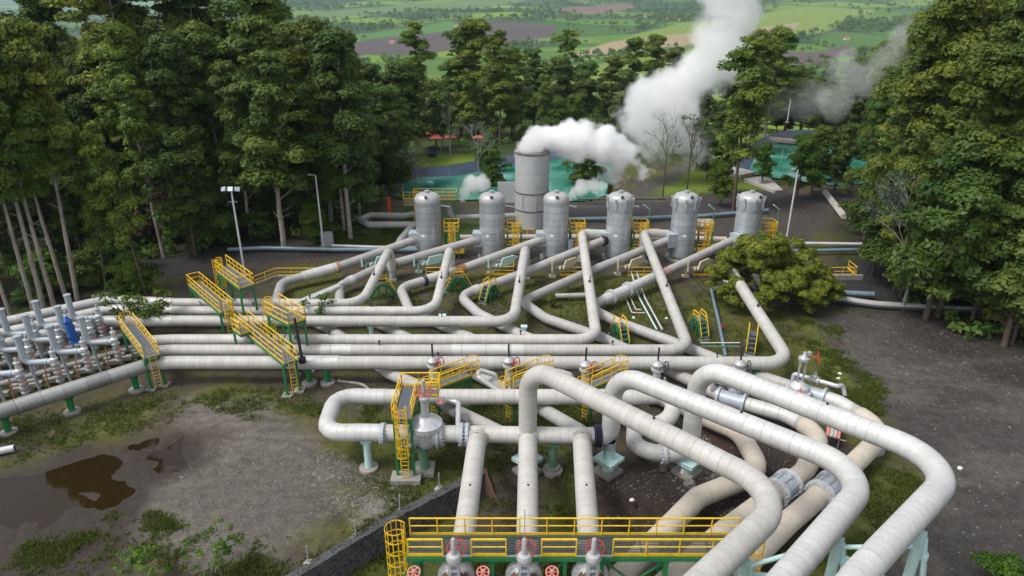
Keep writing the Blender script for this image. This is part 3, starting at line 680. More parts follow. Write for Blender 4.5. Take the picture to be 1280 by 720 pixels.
for k, q in DG.items():
    zs = [1.5, 1.05, .85, .75, .75]
    pts = [vp[k]] + [P(a, b, z) for (a, b), z in zip(q, zs)] + [P(*t) for t in TAIL[k]]
    if k == 3: pts[-1] = Vector((8.3, 38.25, 1.7)); pts.append(Vector((10.4, 38.25, 1.7)))
    rr0 = .50
    rads = [rr0]*(len(pts)); fil = [1.6]*len(pts)
    if k == 3: rads[-1] = rads[-2] = .58
    fil[2] = 1.7; fil[3] = 2.4
    if k >= 4:
        j = 6
        for i in range(len(pts)):
            if i >= 8: rads[i] = .63
        fil[8:] = [3.0]*(len(pts)-8)
        if k == 4: fil[8] = 2.2; fil[9] = 2.6
    o = pipe('brine_pipe', {1: "grey pipe from the first vessel looping beside the yellow upper platforms",
        2: "grey pipe from the second vessel whose U bend lies hidden behind the first header branch",
        3: "grey pipe from the third vessel with two black rings before its U bend",
        4: "grey then beige pipe from the fourth vessel, with a green stile at its U bend",
        5: "grey then beige pipe from the fifth vessel, with a plain U bend in the moss",
        6: "grey then beige pipe from the sixth vessel, with a bright silver joint"}[k], pts, rads, 'clad_grey', fil, cat='pipe', group='pipes from vessels through U bends')
    DGPTS[k] = pts
    if k >= 4:
        seg = {4: [7, 8, 9, 10, 11, 12], 5: [7, 8, 9, 10, 11], 6: [7, 8, 9, 10, 11]}[k]
        sub = [pts[i] for i in seg]; sub[0] = along(pts[seg[0]], pts[seg[1]], .45 if k != 4 else .35)
        b = MB(); b.sweep(sub, .66, [3.0]*len(sub) if k != 4 else [2.2, 2.2, 2.6, 3, 3, 3], 30, course=1.3, bend=.6); part(b, 'beige_cladding', 'clad_beige', o, 'beige weathered cladding')
        b = MB(); b.sweep([along(pts[6], pts[7], .35), along(pts[6], pts[7], .98), sub[0] - (sub[0]-pts[7]).normalized()*.02 if k != 4 else sub[0]], .56, 2, 28, course=1.0); part(b, 'bright_cladding', 'clad_new', o)
# nozzle end black bellows and rings
def bellows(o, p, d, r, m='black', l=.55, name='expansion_joint', label=None, rings=5):
    b = MB(); d = Vector(d).normalized(); pr = []
    for i in range(rings*2 + 1):
        pr.append((r if i % 2 else r*.86, -l/2 + l*i/(rings*2)))
    b.lathe(pr, p, d, 28); return part(b, name, m, o, label)
oo = {}
for o in list(COL.objects):
    if o.name.startswith('brine_pipe'): oo[len(oo)+1] = o
a, b_ = DGPTS[3][1], DGPTS[3][2]
for t in (.25, .60):
    bellows(oo[3], along(a, b_, t), b_-a, .68, 'purple', .42, 'rubber_ring', None, 2)
b = MB(); b.sweep([along(a, b_, .28), along(a, b_, .56)], .56, 1, 28); part(b, 'bright_cladding', 'clad_new', oo[3])
a, b_ = DGPTS[1][1], DGPTS[1][2]
b = MB(); b.sweep([along(a, b_, -.02), along(a, b_, .62)], .60, 1, 28, course=1.1); part(b, 'bright_cladding', 'clad_new', oo[1])
b = MB(); b.lathe([(.66, -.14), (.66, .14)], along(a, b_, -.03), b_-a, 28); part(b, 'orange_ring', 'copper', oo[1])
for k in (2, 4):
    a, b_ = DGPTS[k][1], DGPTS[k][2]
    b = MB(); b.lathe([(.58, -.35), (.58, .35)], along(a, b_, .7), b_-a, 28); part(b, 'sleeve', 'clad_new', oo[k])
a, b_ = DGPTS[6][1], DGPTS[6][2]
b = MB(); b.sweep([along(a, b_, .1), along(a, b_, .82)], .57, 1, 28, course=1.2); part(b, 'bright_cladding', 'clad_new', oo[6], 'bright silver cladding')
for t in (.5, .72): b = MB(); flange(b, along(a, b_, t), b_-a, .80, .3); part(b, 'bolted_flange', 'valve', oo[6])
b = MB(); b.lathe([(.56, -.12), (.56, .12)], along(DGPTS[6][0], a, .97), b_-a, 28); part(b, 'orange_ring', 'pink', oo[6])
b = MB(); b.lathe([(.62, -.5), (.62, .5)], along(DGPTS[2][0], DGPTS[2][1], .86), DGPTS[2][1]-DGPTS[2][0], 28); part(b, 'rust_patch_cladding', 'copper', oo[2])
b = MB(); b.lathe([(.57, -.6), (.57, .6)], along(DGPTS[3][0], DGPTS[3][1], 1.0), DGPTS[3][1]-DGPTS[3][0], 28); part(b, 'rust_patch_cladding', 'copper', oo[3])
# flanged expansion joints on the beige pipes
for k, (px, py, z), i in ((5, (984, 605, 1.25), 10), (6, (1032, 614, 1.3), 10)):
    a, c = DGPTS[k][i], DGPTS[k][i+1] if k == 5 else DGPTS[k][i+1]
    a, c = (DGPTS[5][9], DGPTS[5][10]) if k == 5 else (DGPTS[6][9], DGPTS[6][10])
    d = c - a; t = .3 if k == 5 else .30
    p0 = along(a, c, t); d.normalize()
    for s_ in (-.75, .75):
        b = MB(); flange(b, p0 + d*s_, d, .98, .32, 36); part(b, 'bolted_flange', 'valve', oo[k])
    b = MB(); b.lathe([(.80, -.75), (.80, .75)], p0, d, 28)
    x = d.cross(Vector((0,0,1))).normalized()
    for i_ in range(10):
        an = 2*PI*i_/10; q = p0 + (x*math.cos(an) + x.cross(d)*math.sin(an))*.9; b.tube(q - d*.8, q + d*.8, .04, 5)
    part(b, 'expansion_joint', 'silencer', oo[k])
if 1:
    for k in (1, 2, 3, 4, 5, 6):   # vessel end of each pipe
        a, c = DGPTS[k][0], DGPTS[k][1]; d = c-a
        if k >= 4: bellows(oo[k], along(a, c, .05), d, .72, 'black', .6, 'rubber_bellows')
        else:
            b = MB(); flange(b, along(a, c, .05), d, .68, .25); part(b, 'bolted_flange', 'steel', oo[k])

# --- the header with the U in front
ZF = 3.0
pF = [P(742, 545, ZF), P(452, 540.5, ZF), P(405, 541, ZF), P(420, 495, ZF), P(470, 496, ZF), P(795, 496, ZF), P(845, 494, ZF), P(836, 531, 2.4), P(800, 533, 2.0)]
oF = pipe('front_header_pipe', "white banded pipe forming a long flat U behind the three cream pipes", pF, .575, 'clad', [1, 2, 1.9, 1.9, 2, 2, 1.7, 1.7, 1])
b = MB(); b.sweep([P(478, 541, ZF), P(452, 540.5, ZF), P(405, 541, ZF), P(420, 495, ZF), P(470, 496, ZF), P(482, 496, ZF)], .60, [1, 2, 1.9, 1.9, 2, 1], 28, bend=.5); part(b, 'bright_cladding', 'clad_new', oF, 'bright smooth cladding on the left bend')
b = MB(); q = P(742, 545, ZF); b.lathe([(.60, -.2), (.60, 0), (.35, .1), (0, .14)], q, (1, 0, 0), 28); part(b, 'end_cap', 'cap', oF)
for px in (568, 577): pass
for px in (479, 518): b = MB(); flange(b, P(px, 542, ZF), (1, 0, 0), .74, .22, 32); part(b, 'bolted_flange', 'silencer', oF)
b = MB(); flange(b, P(551, 543, ZF), (1, 0, 0), .80, .30, 32); part(b, 'bolted_flange', 'cap', oF)
for px in (577, 584): b = MB(); flange(b, P(px, 543.5, ZF), (1, 0, 0), .82, .20, 32); part(b, 'bolted_flange', 'silencer', oF, 'pale blue flange')
b = MB(); b.sweep([P(554, 500, 3.2), P(554, 500, 3.75), P(573, 503, 3.75), P(573, 520, 3.6), P(572, 541, 3.1)], .19, .3, 14); part(b, 'bypass_pipe', 'valve', oF)
b = MB(); b.lathe([(.32, -.2), (.32, .2)], P(551, 502, 3.75), (1, 0, 0), 16); b.tube(P(551, 502, 3.75), P(551, 502, 4.6), .08, 8); part(b, 'bypass_valve', 'valve', oF)
b = MB(); b.ring(P(551, 502, 4.75), (0, 0, 1), .28, .03); b.tube(P(551, 502, 4.3), P(551, 502, 4.8), .1, 8); part(b, 'handwheel', 'pink', oF)
# three stubs to the camera
stub = {1: [(597, 545), (583, 650), (571, 735), (560, 840)], 2: [(660, 545), (659.5, 650), (658, 735), (656, 840)], 3: [(727, 545), (734.5, 650), (741, 735), (750, 840)]}
STUB = {}
for k, q in stub.items():
    pts = [P(*q[0], 3.0), P(*q[1], 2.8), P(*q[2], 2.6), P(*q[3], 2.5)]; STUB[k] = pts
    o = pipe('branch_pipe', f"{ {1: 'left', 2: 'middle', 3: 'right'}[k] } of the three cream pipes running straight from the header under the yellow walkway", pts, .62, 'clad', 1, group='three pipes running to the camera', course=.7)
    b = MB(); b.lathe([(.78, -.06), (.78, .06)], pts[0] + Vector((0, -.35, 0)), pts[1]-pts[0], 28); b.lathe([(.70, -.3), (.70, .3)], pts[0]+Vector((0,-.2,0)), pts[1]-pts[0], 28); part(b, 'collar', 'clad', o)
    for t in (.06, .72):
        q_ = along(pts[0], pts[1], t) + Vector((.02, 0, .6)); b = MB(); b.tube(q_, q_ + Vector((0, 0, .09)), .06, 8); part(b, 'instrument_nipple', 'black', o)

# --- the three tall pipes with vertical risers
ZT = 8.3
RY = 38.3
BIG = {
 'A': ([P(660, 543, 3.0), Vector((1.05, RY, 8.45)), P(987, 621, 8.2), P(860, 742, 8.3), P(800, 799, 8.3)], 'left'),
 'B': ([P(748, 545.5, ZF), P(773, 545.5, ZF), Vector((6.6, RY, 8.0)), P(1091, 594, 8.3), P(960, 749, 8.5), P(900, 823, 8.6)], 'middle'),
 'C': ([P(850, 556, 1.7), P(876, 552, 1.7), Vector((12.0, RY, 8.5)), P(1200, 583, 9.0), P(1075, 717, 9.3), P(990, 830, 9.4)], 'right')}
fils = {'A': [1, 2.0, 2.6, 2, 2], 'B': [1, 1.2, 2.0, 2.6, 2, 2], 'C': [1, 1.2, 2.0, 2.9, 2, 2]}
for k, (pts, pos) in BIG.items():
    if k == 'B': pts[1] = Vector((6.6, pts[0].y, pts[0].z))
    if k == 'C': pts[1] = Vector((12.0, RY, 1.7)); pts[0] = pts[1] + Vector((-1.9, -.03, 0))
    if k == 'A': pts[0] = Vector((1.05, RY + .1, 3.0))
    o = pipe('raised_pipe', {'left': "innermost of three tall white banded pipes, rising behind the middle cream pipe",
        'middle': "middle one of three tall white banded pipes, rising beside the violet rubber joint",
        'right': "outermost of three tall white banded pipes, with its bend over the dark gravel"}[pos], pts, .605, 'clad_new' if k != 'A' else 'clad', fils[k], group='three tall pipes on trestles', course=.52, bend=.2, n=32)
    b = MB(); q = along(pts[-4] if k != 'A' else pts[1], pts[-3], .55) + Vector((0, 0, .6)); b.tube(q, q + Vector((0,0,.12)), .07, 8); part(b, 'instrument_nipple', 'black', o)
    BIG[k] = (pts, o)
b = MB(); flange(b, Vector((10.25, 38.26, 1.7)), (1, 0, 0), .78, .26, 30); part(b, 'bolted_flange', 'valve', BIG['C'][1])
bellows(BIG['B'][1], P(747.5, 545, ZF), (1, 0, 0), .82, 'purple', .5, 'rubber_joint', 'dark violet bolted rubber joint', 3)

# ------------------------------------------------------------------ pipe supports
def pedestal(p, htop, r, m, label, base='round', bs=.7, bh=.3, plate=True, group=None, name='pipe_support'):
    p = Vector(p); root = thing(name, label, 'pipe support', p, 0, group)
    b = MB(); b.lathe([(r, bh), (r, htop)], (0,0,0), n=18)
    part_local(b, 'post', m, root)
    b = MB()
    if base == 'round': b.lathe([(bs, -.1), (bs, bh-.04), (bs-.05, bh)], (0,0,0), n=22)
    elif base == 'oct': b.lathe([(bs, -.1), (bs, bh-.06), (bs*.9, bh)], (0,0,0), n=8); b.lathe([(bs*.72, bh), (bs*.72, bh+.22)], (0,0,0), n=8)
    else: b.box((0,0,bh/2-.05), (bs*2, bs*2, bh+.1), .0)
    part_local(b, 'footing', 'concrete', root)
    if plate:
        b = MB(); b.box((0,0,htop+.03), (r*2.8, r*2.4, .08)); b.box((0, 0, htop-.12), (r*2.5, r*2.2, .05)); part_local(b, 'saddle', m, root)
    return root
def part_local(mb, name, m, root, label=None, **k):
    o = mb.build(name, M[m] if isinstance(m, str) else m, root, (0,0,0), **k)
    if label: o['label'] = label
    return o
def under(px, py, z, r): 
    q = P(px, py, z); return Vector((q.x, q.y, 0)), z - r
gl = "green pedestal on round concrete under the front ground header, "
for px, py, s in ((407, 453.5, "right of the walkway ladder"), (384, 453.5, "behind the walkway ladder"), (165, 462, 'beside the small yellow stair'), (83, 488.5, 'under the dull banded stretch'), (2, 513.5, 'at the left edge'), (700, 453.5, 'behind the short walkways'), (945, 453.5, 'near its right end')):
    q, h = under(px, py, ZH, .56); pedestal(q, h, .24, 'green', gl + s, 'round', .62, .22, group='green pedestals')
q, h = under(457, 541, ZF, .58); pedestal(q, h, .26, 'aqua', "pale aqua post on round concrete foot under the bright left bend of the front header", 'round', .66, .25)
q, h = under(692, 545, ZF, .58); pedestal(q, h, .30, 'green_pale', "tall faded green post on stepped octagonal concrete foot between the middle and right cream pipes", 'oct', .72, .35)
q, h = under(528, 543, ZF, .75); pedestal(q, h, .34, 'green_pale', "stained pale post under the large gate valve, beside the caged ladder", 'square', .7, .3)
def plate_support(p, ztop, r, label):
    root = thing('riser_support', label, 'pipe support', p, 0, 'plated posts under the three risers')
    b = MB(); b.lathe([(.42, .25), (.42, 1.0)], n=20); part_local(b, 'lower_post', 'aqua', root)
    b = MB(); b.box((0,0,1.03), (1.55, 1.55, .07), R(45)); b.box((0,0,1.2), (1.55, 1.55, .07), R(45)); b.box((0,0,1.115), (1.2, 1.2, .1), R(45)); part_local(b, 'sliding_plate', 'aqua', root)
    b = MB()
    b.lathe([(.40, 1.22), (.40, ztop)], n=20); part_local(b, 'upper_post', 'aqua', root)
    if ztop > 2.3:
        b = MB(); b.lathe([(.42, 2.0), (.42, ztop)], n=20); part_local(b, 'painted_sleeve', 'silencer', root)
    b = MB(); b.box((0,0,.05), (1.5, 1.5, .45), R(40)); part_local(b, 'footing', 'concrete', root)
plate_support((1.05, RY + .1, 0), 2.5, .4, "aqua post with square sliding plates below the left riser, mostly behind the middle cream pipe")
plate_support((6.6, RY + .1, 0), 2.6, .4, "aqua post with square sliding plates in the open below the violet rubber joint")
plate_support((12.0, RY, 0), 1.2, .4, "aqua post with square sliding plates near the pale boulders, below the right riser")
# trestles under the tall pipes
def trestle(label, px, py, ztop, px2=None):
    q = P(px, py, ztop); base = Vector((q.x, q.y, 0)); root = thing('pipe_trestle', label, 'pipe support', base, 0, 'aqua trestles under the tall pipes')
    b = MB(); b.tube((0,0,0.1), (0,0,ztop-.6), .23, 18); part_local(b, 'column', 'aqua', root)
    for (dx, dy) in ((1.7, -.2), (.75, -1.2)):
        b = MB(); b.tube((.25, 0, ztop-.9), (dx, dy, 0.05), .10, 10); b.lathe([(.16, -.1), (.16, .1)], Vector((.25,0,ztop-.9)).lerp(Vector((dx,dy,0)), .12), (dx, dy, -ztop), 10); part_local(b, 'raking_leg', 'aqua', root)
    b = MB(); b.box((0,0,ztop-.62), (.4, .4, .06), R(-40)); part_local(b, 'saddle', 'aqua', root)
    b = MB(); b.box((0,0,.0), (1.3,1.3,.3)); b.box((1.3, -.7, 0), (1.8, 2.2, .25)); part_local(b, 'footing', 'concrete', root)
    return root
TA = trestle("aqua trestle under the innermost tall pipe beside the walkway's right end", 934, 688, 8.25)
TB = trestle("aqua trestle under the middle tall pipe, tied to its neighbours by sloping struts", 1052, 660, 8.4)
TC = trestle("aqua trestle under the outermost tall pipe, standing on the dark gravel", 1156, 652, 9.1)
for r1, r2 in ((TA, TB), (TB, TC)):
    a = r1.location; c = r2.location; z1 = 7.2; 
    for (h1, h2) in ((7.3, 7.7), (7.0, 5.2)):
        b = MB(); b.tube((0,0,h1), (c.x-a.x, c.y-a.y, h2), .11, 10); part_local(b, 'tie_strut', 'aqua', r1)
# Y supports with angled plates along the vessel pipes
for i, (k, t, m) in enumerate(((1, .66, 'aqua'), (2, .62, 'aqua'), (3, .66, 'aqua'), (4, .60, 'cream'), (5, .72, 'cream'), (6, .70, 'cream'))):
    a, c = DGPTS[k][0], DGPTS[k][1]; p = along(a, c, t); g = Vector((p.x, p.y, 0))
    nm = ['first', 'second', 'third', 'fourth', 'fifth', 'sixth'][k-1]
    root = thing('cradle_support', f"{'pale aqua' if m == 'aqua' else 'cream'} Y shaped cradle with angled plate holding the pipe of the {nm} vessel", 'pipe support', g, 0, 'Y cradles with angled plates')
    d = (c - a); d.z = 0; d.normalize(); s = Vector((d.y, -d.x, 0)); z = p.z
    if s.y > 0: s = -s
    b = MB(); b.tube((0,0,0), (0,0,max(.3, z-.9)), .16, 12); b.box((0,0,.05), (.8,.8,.2)); part_local(b, 'post', m, root)
    b = MB(); b.beam(Vector((0,0,z-.85)) - d*1.2 + s*.1, Vector((0,0,z-.55)) + d*-.0 + s*1.2, .22, .22); b.beam(Vector((0,0,z-.75)), Vector((0,0,z-.7)) + s*1.1 - d*1.6, .22); b.beam(Vector((0,0,z-.7)) + s*.9 + d*.9, Vector((0,0,z+.55)) + s*.85 + d*.9, .18); part_local(b, 'cradle', m, root)
    e = s*1.15 - d*1.6
    b = MB(); q0 = Vector((0,0,z-.75)) + e
    vs = [q0 + w for w in (Vector((0,0,0)) + d*1.1, Vector((0,0,0)) - d*.5, Vector((0,0,.7)) - d*1.6, Vector((0,0,1.0)) - d*.9, Vector((0,0,.95)) + d*.7)]
    off = s*.16; n = len(vs); b.add(vs + [w + off for w in vs], [tuple(range(n-1, -1, -1)), tuple(range(n, 2*n))] + [(i_, (i_+1) % n, n+(i_+1) % n, n+i_) for i_ in range(n)]); part_local(b, 'angled_plate', m, root, smooth=False)
# small supports between the headers
for px, s in ((463, 'left of the second header corner'), (655, 'beneath the third header corner'), (298, 'behind the long walkway')):
    q, h = under(px, 402, ZH, .52); pedestal(q, h, .22, 'aqua', "short aqua post beneath the third header run, " + s, 'square', .35, .15, group='short aqua posts')
for px, py, s in ((452, 380, 'first'), (545, 389, 'second')):
    q, h = under(px, py, ZH, .47); q.x += .6; pedestal(q, h, .25, 'aqua', f"aqua post peeping out beside the {s} header corner", 'square', .4, .15, group='short aqua posts')
for k in (1, 2, 3): 
    t = P(HC[k][1][0], HC[k][1][1], 3.9); pedestal((t.x + .05, t.y + .1, 0), 1.4, .34, 'silencer', f"blue grey stub post below the drop of the {order[k]} header branch", 'square', .5, .2, plate=False, group='stub posts below header branches')
for k in (4, 5): 
    t = P(HC[k][1][0], HC[k][1][1], 3.9); pedestal((t.x + .05, VY-1.0, 0), 3.1, .45, 'silencer', f"blue grey post carrying the {order[k]} header branch beside its vessel", 'square', .6, .2, plate=False, group='stub posts below header branches')
pedestal((P(712, 0+322, 0).x, VY - .6, 0), 2.6, .4, 'silencer', "blue grey post under the fourth vessel's branch elbow", 'square', .5, .2, plate=False, group='stub posts below header branches')
q = P(911, 353, 0); pedestal(q, 2.9, .42, 'cream', "cream post below the last header branch, in front of the olive bush", 'square', .6, .2, plate=False)

# ------------------------------------------------------------------ separator vessels
def make_vessel(mname, label, lugs):
    root = thing('separator_vessel', label, 'vessel', (0,0,0), 0, 'row of six separator vessels')
    r = 1.55; prof = [(r*.98, .5)] + [(r, .55 + i*.5) for i in range(15)] + [(r, 7.55)]
    b = MB(); b.lathe(prof, n=40, bandscale=1/.82); part_local(b, 'shell', mname, root)
    b = MB(); pr = [(r + .04, 7.45), (r + .04, 7.62)]
    for i in range(1, 9):
        a = i/8*PI/2; pr.append((max(.0, (r + .03) * math.cos(a)**.6 if i < 8 else 0), 7.62 + .85*math.sin(a)))
    b.lathe(pr, n=40); hd = part_local(b, 'domed_head', 'cap', root)
    b = MB(); b.lathe([(.22, 8.35), (.22, 8.62), (.30, 8.62), (.30, 8.74)], n=14); part_local(b, 'top_nozzle', 'steel', hd)
    b = MB(); b.tube((0, -r*.80, 7.95), (0, -r*.92, 8.25), .13, 10); b.tube((0,-r*.88,8.18), (0,-r*.94,8.3), .19, 10); part_local(b, 'vent_nozzle', 'black', hd)
    b = MB(); b.box((-1.65, -.3, 2.75), (1.5, 1.5, 1.7)); b.lathe([(.72, -1.0), (.72, .2)], (-1.9, -.35, 2.7), (-1, -.1, -.1), 24); part_local(b, 'inlet_box', 'silencer', root)
    b = MB(); b.lathe([(1.2, .2), (1.2, .62)], n=32); part_local(b, 'skirt', 'steel', root)
    b = MB(); b.lathe([(2.0, -.2), (2.0, .25)], n=8, ang0=PI/8); part_local(b, 'footing', 'concrete', root)
    if lugs:
        for i in range(8):
            a = 2*PI*i/8 + .3; b = MB(); b.box((1.64*math.cos(a), 1.64*math.sin(a), 7.2), (.16, .3, 1.1), a); b.box((1.66*math.cos(a), 1.66*math.sin(a), 7.85), (.3, .2, .3), a); part_local(b, 'lifting_lug', 'steel', hd)
    b = MB(); b.tube((1.2, 1.0, 6.6), (2.6, 1.6, 6.2), .10, 10); part_local(b, 'vent_pipe', 'pipe_white', root)
    b = MB(); b.tube((.75, -1.42, 2.6), (.75, -1.42, 5.2), .05, 7); b.tube((.75, -1.42, 2.7), (.7, -1.3, 2.7), .05, 6); b.tube((.75, -1.42, 5.1), (.7, -1.3, 5.1), .05, 6); b.box((.75, -1.5, 3.9), (.16, .12, .8)); part_local(b, 'level_gauge', 'steel', root)
    b = MB(); b.box((-.55, -1.47, 3.4), (.42, .04, .3), -.36); part_local(b, 'nameplate', 'white', root)
    return root
v1 = make_vessel('vessel', "dull grey banded steel vessel with smooth dome, leftmost of the row of six", False); v1.location = (VX[0], VY, 0)
for i, l in ((1, "dull grey banded vessel with smooth dome, just left of the steaming chimney"), (2, "dull grey banded vessel with smooth dome standing in front of the tall steaming chimney")):
    dup(v1, (VX[i], VY, 0), 0.0, l)
v4 = make_vessel('vessel_new', "bright silvery vessel with lifting lugs round its shoulder, just right of the steaming chimney", True); v4.location = (VX[3], VY, 0)
for i, l in ((4, "bright silvery vessel with lugs round its shoulder, left of the white and orange board"), (5, "silvery lugged vessel half hidden by the olive bush, rightmost of the six")):
    dup(v4, (VX[i], VY, 0), .25*(i-3), l)

# ------------------------------------------------------------------ yellow railings, platforms, ladders
def rail(b, pts, h=1.1, post=1.3, r=.042, mid=True, toe=True, close=False, toeh=.16):
    pts = [Vector(p) for p in pts]
    if close: pts = pts + [pts[0]]
    U = Vector((0,0,1))
    for a, c in zip(pts, pts[1:]):
        l = (c-a).length; k = max(1, round(l/post))
        for i in range(k+1): p = a.lerp(c, i/k); b.tube(p, p + U*h, r, 6)
        b.tube(a + U*h, c + U*h, r*1.1, 6)
        if mid: b.tube(a + U*h*.55, c + U*h*.55, r*.8, 6)
        if toe: b.beam(a + U*toeh/2, c + U*toeh/2, .025, toeh)
def ladder(b, foot, top, w, dirx, rung=.3, r=.03):
    """dirx: unit vector across"""
    foot = Vector(foot); top = Vector(top); d = Vector(dirx)*(w/2)
    b.tube(foot-d, top-d, r, 6); b.tube(foot+d, top+d, r, 6); n = int((top-foot).length/rung)
    for i in range(1, n): p = foot.lerp(top, i/n); b.tube(p-d, p+d, r*.7, 5)
def cage(b, c, z0, z1, rad, face, n=9, hoops=.8, r=.025, arc=270):
    """safety hoops; face: direction the open side looks at (angle)"""
    c = Vector(c); A0 = face + R(360-arc)/2; A1 = face + 2*PI - R(360-arc)/2
    zs = []; z = z0
    while z < z1 - .2: zs.append(z); z += hoops
    zs.append(z1)
    for z in zs:
        pr = [c + Vector((math.cos(A0+(A1-A0)*i/14)*rad, math.sin(A0+(A1-A0)*i/14)*rad, z)) for i in range(15)]
        for a, d in zip(pr, pr[1:]): b.beam(a, d, .02, .07)
    for i in range(n):
        a = A0 + (A1-A0)*i/(n-1); b.beam(c + Vector((math.cos(a)*rad, math.sin(a)*rad, z0)), c + Vector((math.cos(a)*rad, math.sin(a)*rad, z1)), .035, .02)
def deckmesh(b, quad, z, t=.08):
    b.prism([(p[0], p[1]) for p in quad], z - t, z)
def quadccw(q):
    a = sum(q[i-1][0]*q[i][1] - q[i][0]*q[i-1][1] for i in range(len(q))); return q if a > 0 else q[::-1]

def platform(name, label, quad, z, rails, lad=None, cagez=None, legs=None, brace=True, m='yellow', cat='platform', group=None, foot=True, post=1.1):
    """quad: deck corners (world xy); rails: list of point index lists round the deck; lad: (xy foot, across dir, face angle)"""
    q = [Vector((p[0], p[1], z)) for p in quad]; cen = sum(q, Vector())/len(q); org = Vector((cen.x, cen.y, 0))
    root = thing(name, label, cat, org, 0, group)
    b = MB(); deckmesh(b, quadccw([(p.x-org.x, p.y-org.y) for p in q]), z); part_local(b, 'deck', 'grating', root, smooth=False)
    for rl in rails:
        b = MB(); rail(b, [q[i]-org if isinstance(i, int) else Vector(i)-org for i in rl], post=post); part_local(b, 'railing', m, root)
    b = MB()
    for i in range(len(q)): b.beam(q[i-1]-org - Vector((0,0,.17)), q[i]-org - Vector((0,0,.17)), .09, .16)
    part_local(b, 'edge_frame', 'green', root)
    for i in (legs if legs is not None else range(len(q))):
        p = (q[i] if isinstance(i, int) else Vector(i)) - org; pi = Vector((p.x*.93, p.y*.93, 0)); b = MB(); b.box((pi.x, pi.y, (z-.2)/2), (.16, .16, z-.2)); b.box((pi.x, pi.y, .16), (.36,.36,.04)); part_local(b, 'leg', 'green', root)
        if foot: b = MB(); b.box((pi.x, pi.y, .03), (.8, .8, .22)); part_local(b, 'footing', 'concrete', root)
    if brace and len(q) == 4:
        lo = .5
        for i in ((0, 1), (2, 3)):
            b = MB(); a, c = q[i[0]]-org, q[i[1]]-org; b.beam((a.x*.93, a.y*.93, lo), (c.x*.93, c.y*.93, z-.3), .08); b.beam((c.x*.93, c.y*.93, lo), (a.x*.93, a.y*.93, z-.3), .08); part_local(b, 'brace', 'green', root)
    if lad:
        (fx, fy), ax, face = lad; b = MB(); ladder(b, Vector((fx, fy, .1))-org, Vector((fx, fy, z + 1.1))-org, .5, ax); ld = part_local(b, 'ladder', m, root)
        if cagez is not None:
            b = MB(); off = Vector((math.cos(face+PI), math.sin(face+PI), 0))*.35; cage(b, Vector((fx, fy, 0)) + off - org, cagez, z + 1.1, .40, face); part_local(b, 'ladder_cage', m, ld)
    return root

def oq(a, c, w, z):
    """quad of width w centred on the line a-c (world)"""
    a = Vector((a[0], a[1], 0)); c = Vector((c[0], c[1], 0)); d = (c-a).normalized(); s = Vector((-d.y, d.x, 0))*w/2
    return [a-s, c-s, c+s, a+s]
# long walkway over the six headers
a = P(303, 404, 3.1); c = P(363.5, 452.5, 3.1); q = oq(a, c, 1.15, 3.1); d = (c-a).normalized(); dx = Vector((-d.y, d.x, 0))
platform('crossover_walkway', "long yellow railed walkway over the nearer white headers, with ladder at its near end", q, 3.1, [[0, 1], [3, 2]],
         ((c.x + d.x*.12, c.y + d.y*.12), (dx.x, dx.y, 0), math.atan2(-d.y, -d.x)), None, legs=[1, 2], brace=False, post=1.4)
# step landings down the walkway's far end
a = P(243, 354, 3.3); c = P(284, 389, 3.3); q = oq(a, c, 1.2, 3.3); d = (c-a).normalized(); dx = Vector((-d.y, d.x, 0))
platform('crossover_walkway', "shorter yellow railed walkway over the rear white headers, nearest the forest", q, 3.3, [[0, 1], [3, 2], [0, 3]],
         ((c.x + d.x*.1, c.y + d.y*.1), (dx.x, dx.y, 0), math.atan2(-d.y, -d.x)), 2.6, legs=[0, 1, 2], post=1.2)
q = [P(271, 339, 5.0), P(300, 361, 5.0), P(318, 355.5, 5.0), P(284, 331, 5.0)]
platform('upper_platform', "raised yellow platform on green legs beside the white floodlight pole", q, 5.0, [[0, 1, 2, 3]], ((q[0].x - .35, q[0].y + .6), (.5, .87, 0), PI), 3.0, post=1.0)
q = [P(333, 391, 5.0), P(361, 406, 5.0), P(382, 399.5, 5.0), P(350, 381, 5.0)]
platform('upper_platform', "raised yellow platform on green legs right of the long walkway, above the white headers", q, 5.0, [[0, 1, 2, 3]], ((q[0].x - .35, q[0].y + .6), (.5, .87, 0), PI), 3.0, post=1.0)
q = [P(290, 405, 4.0), P(300, 412, 4.0), P(312, 408, 4.0), P(300, 400, 4.0)]
platform('landing', "small yellow stair landing between the two walkways", q, 3.5, [[0, 1, 2, 3]], None, legs=[0, 2], brace=False, post=.8)
# black standpipe by the walkway
p = P(378, 451, 2.6); root = tag(None or (lambda b: b.build('standpipe', M['black'], None, (p.x, p.y, 2.5)))((lambda b: (b.tube((p.x, p.y, 2.5), (p.x-.2, p.y+.1, 6.4), .12, 10), b.tube((p.x, p.y, 2.45), (p.x, p.y, 2.9), .3, 10), b)[-1])(MB())), "slim black standpipe rising beside the right upper platform", 'pipe')
# small yellow stair over the left pipes
a = P(160, 407, 3.0); c = P(190, 446, 3.0); q = oq(a, c, 1.15, 3.0); d = (c-a).normalized(); dx = Vector((-d.y, d.x, 0))
st = platform('crossover_walkway', "small pale yellow crossover with ladder at the right end of the vent rows", q, 3.0, [[0, 1], [3, 2]], ((c.x + d.x*.12, c.y + d.y*.12), (dx.x, dx.y, 0), math.atan2(-d.y, -d.x)), None, legs=[0, 1, 2], m='yellow_pale', brace=False, post=1.0)
b = MB(); cage(b, Vector((a.x, a.y, 0)) - d*.25 - st.location, 2.9, 4.1, .45, math.atan2(d.y, d.x), hoops=.5); part_local(b, 'ladder_cage', 'yellow_pale', st)
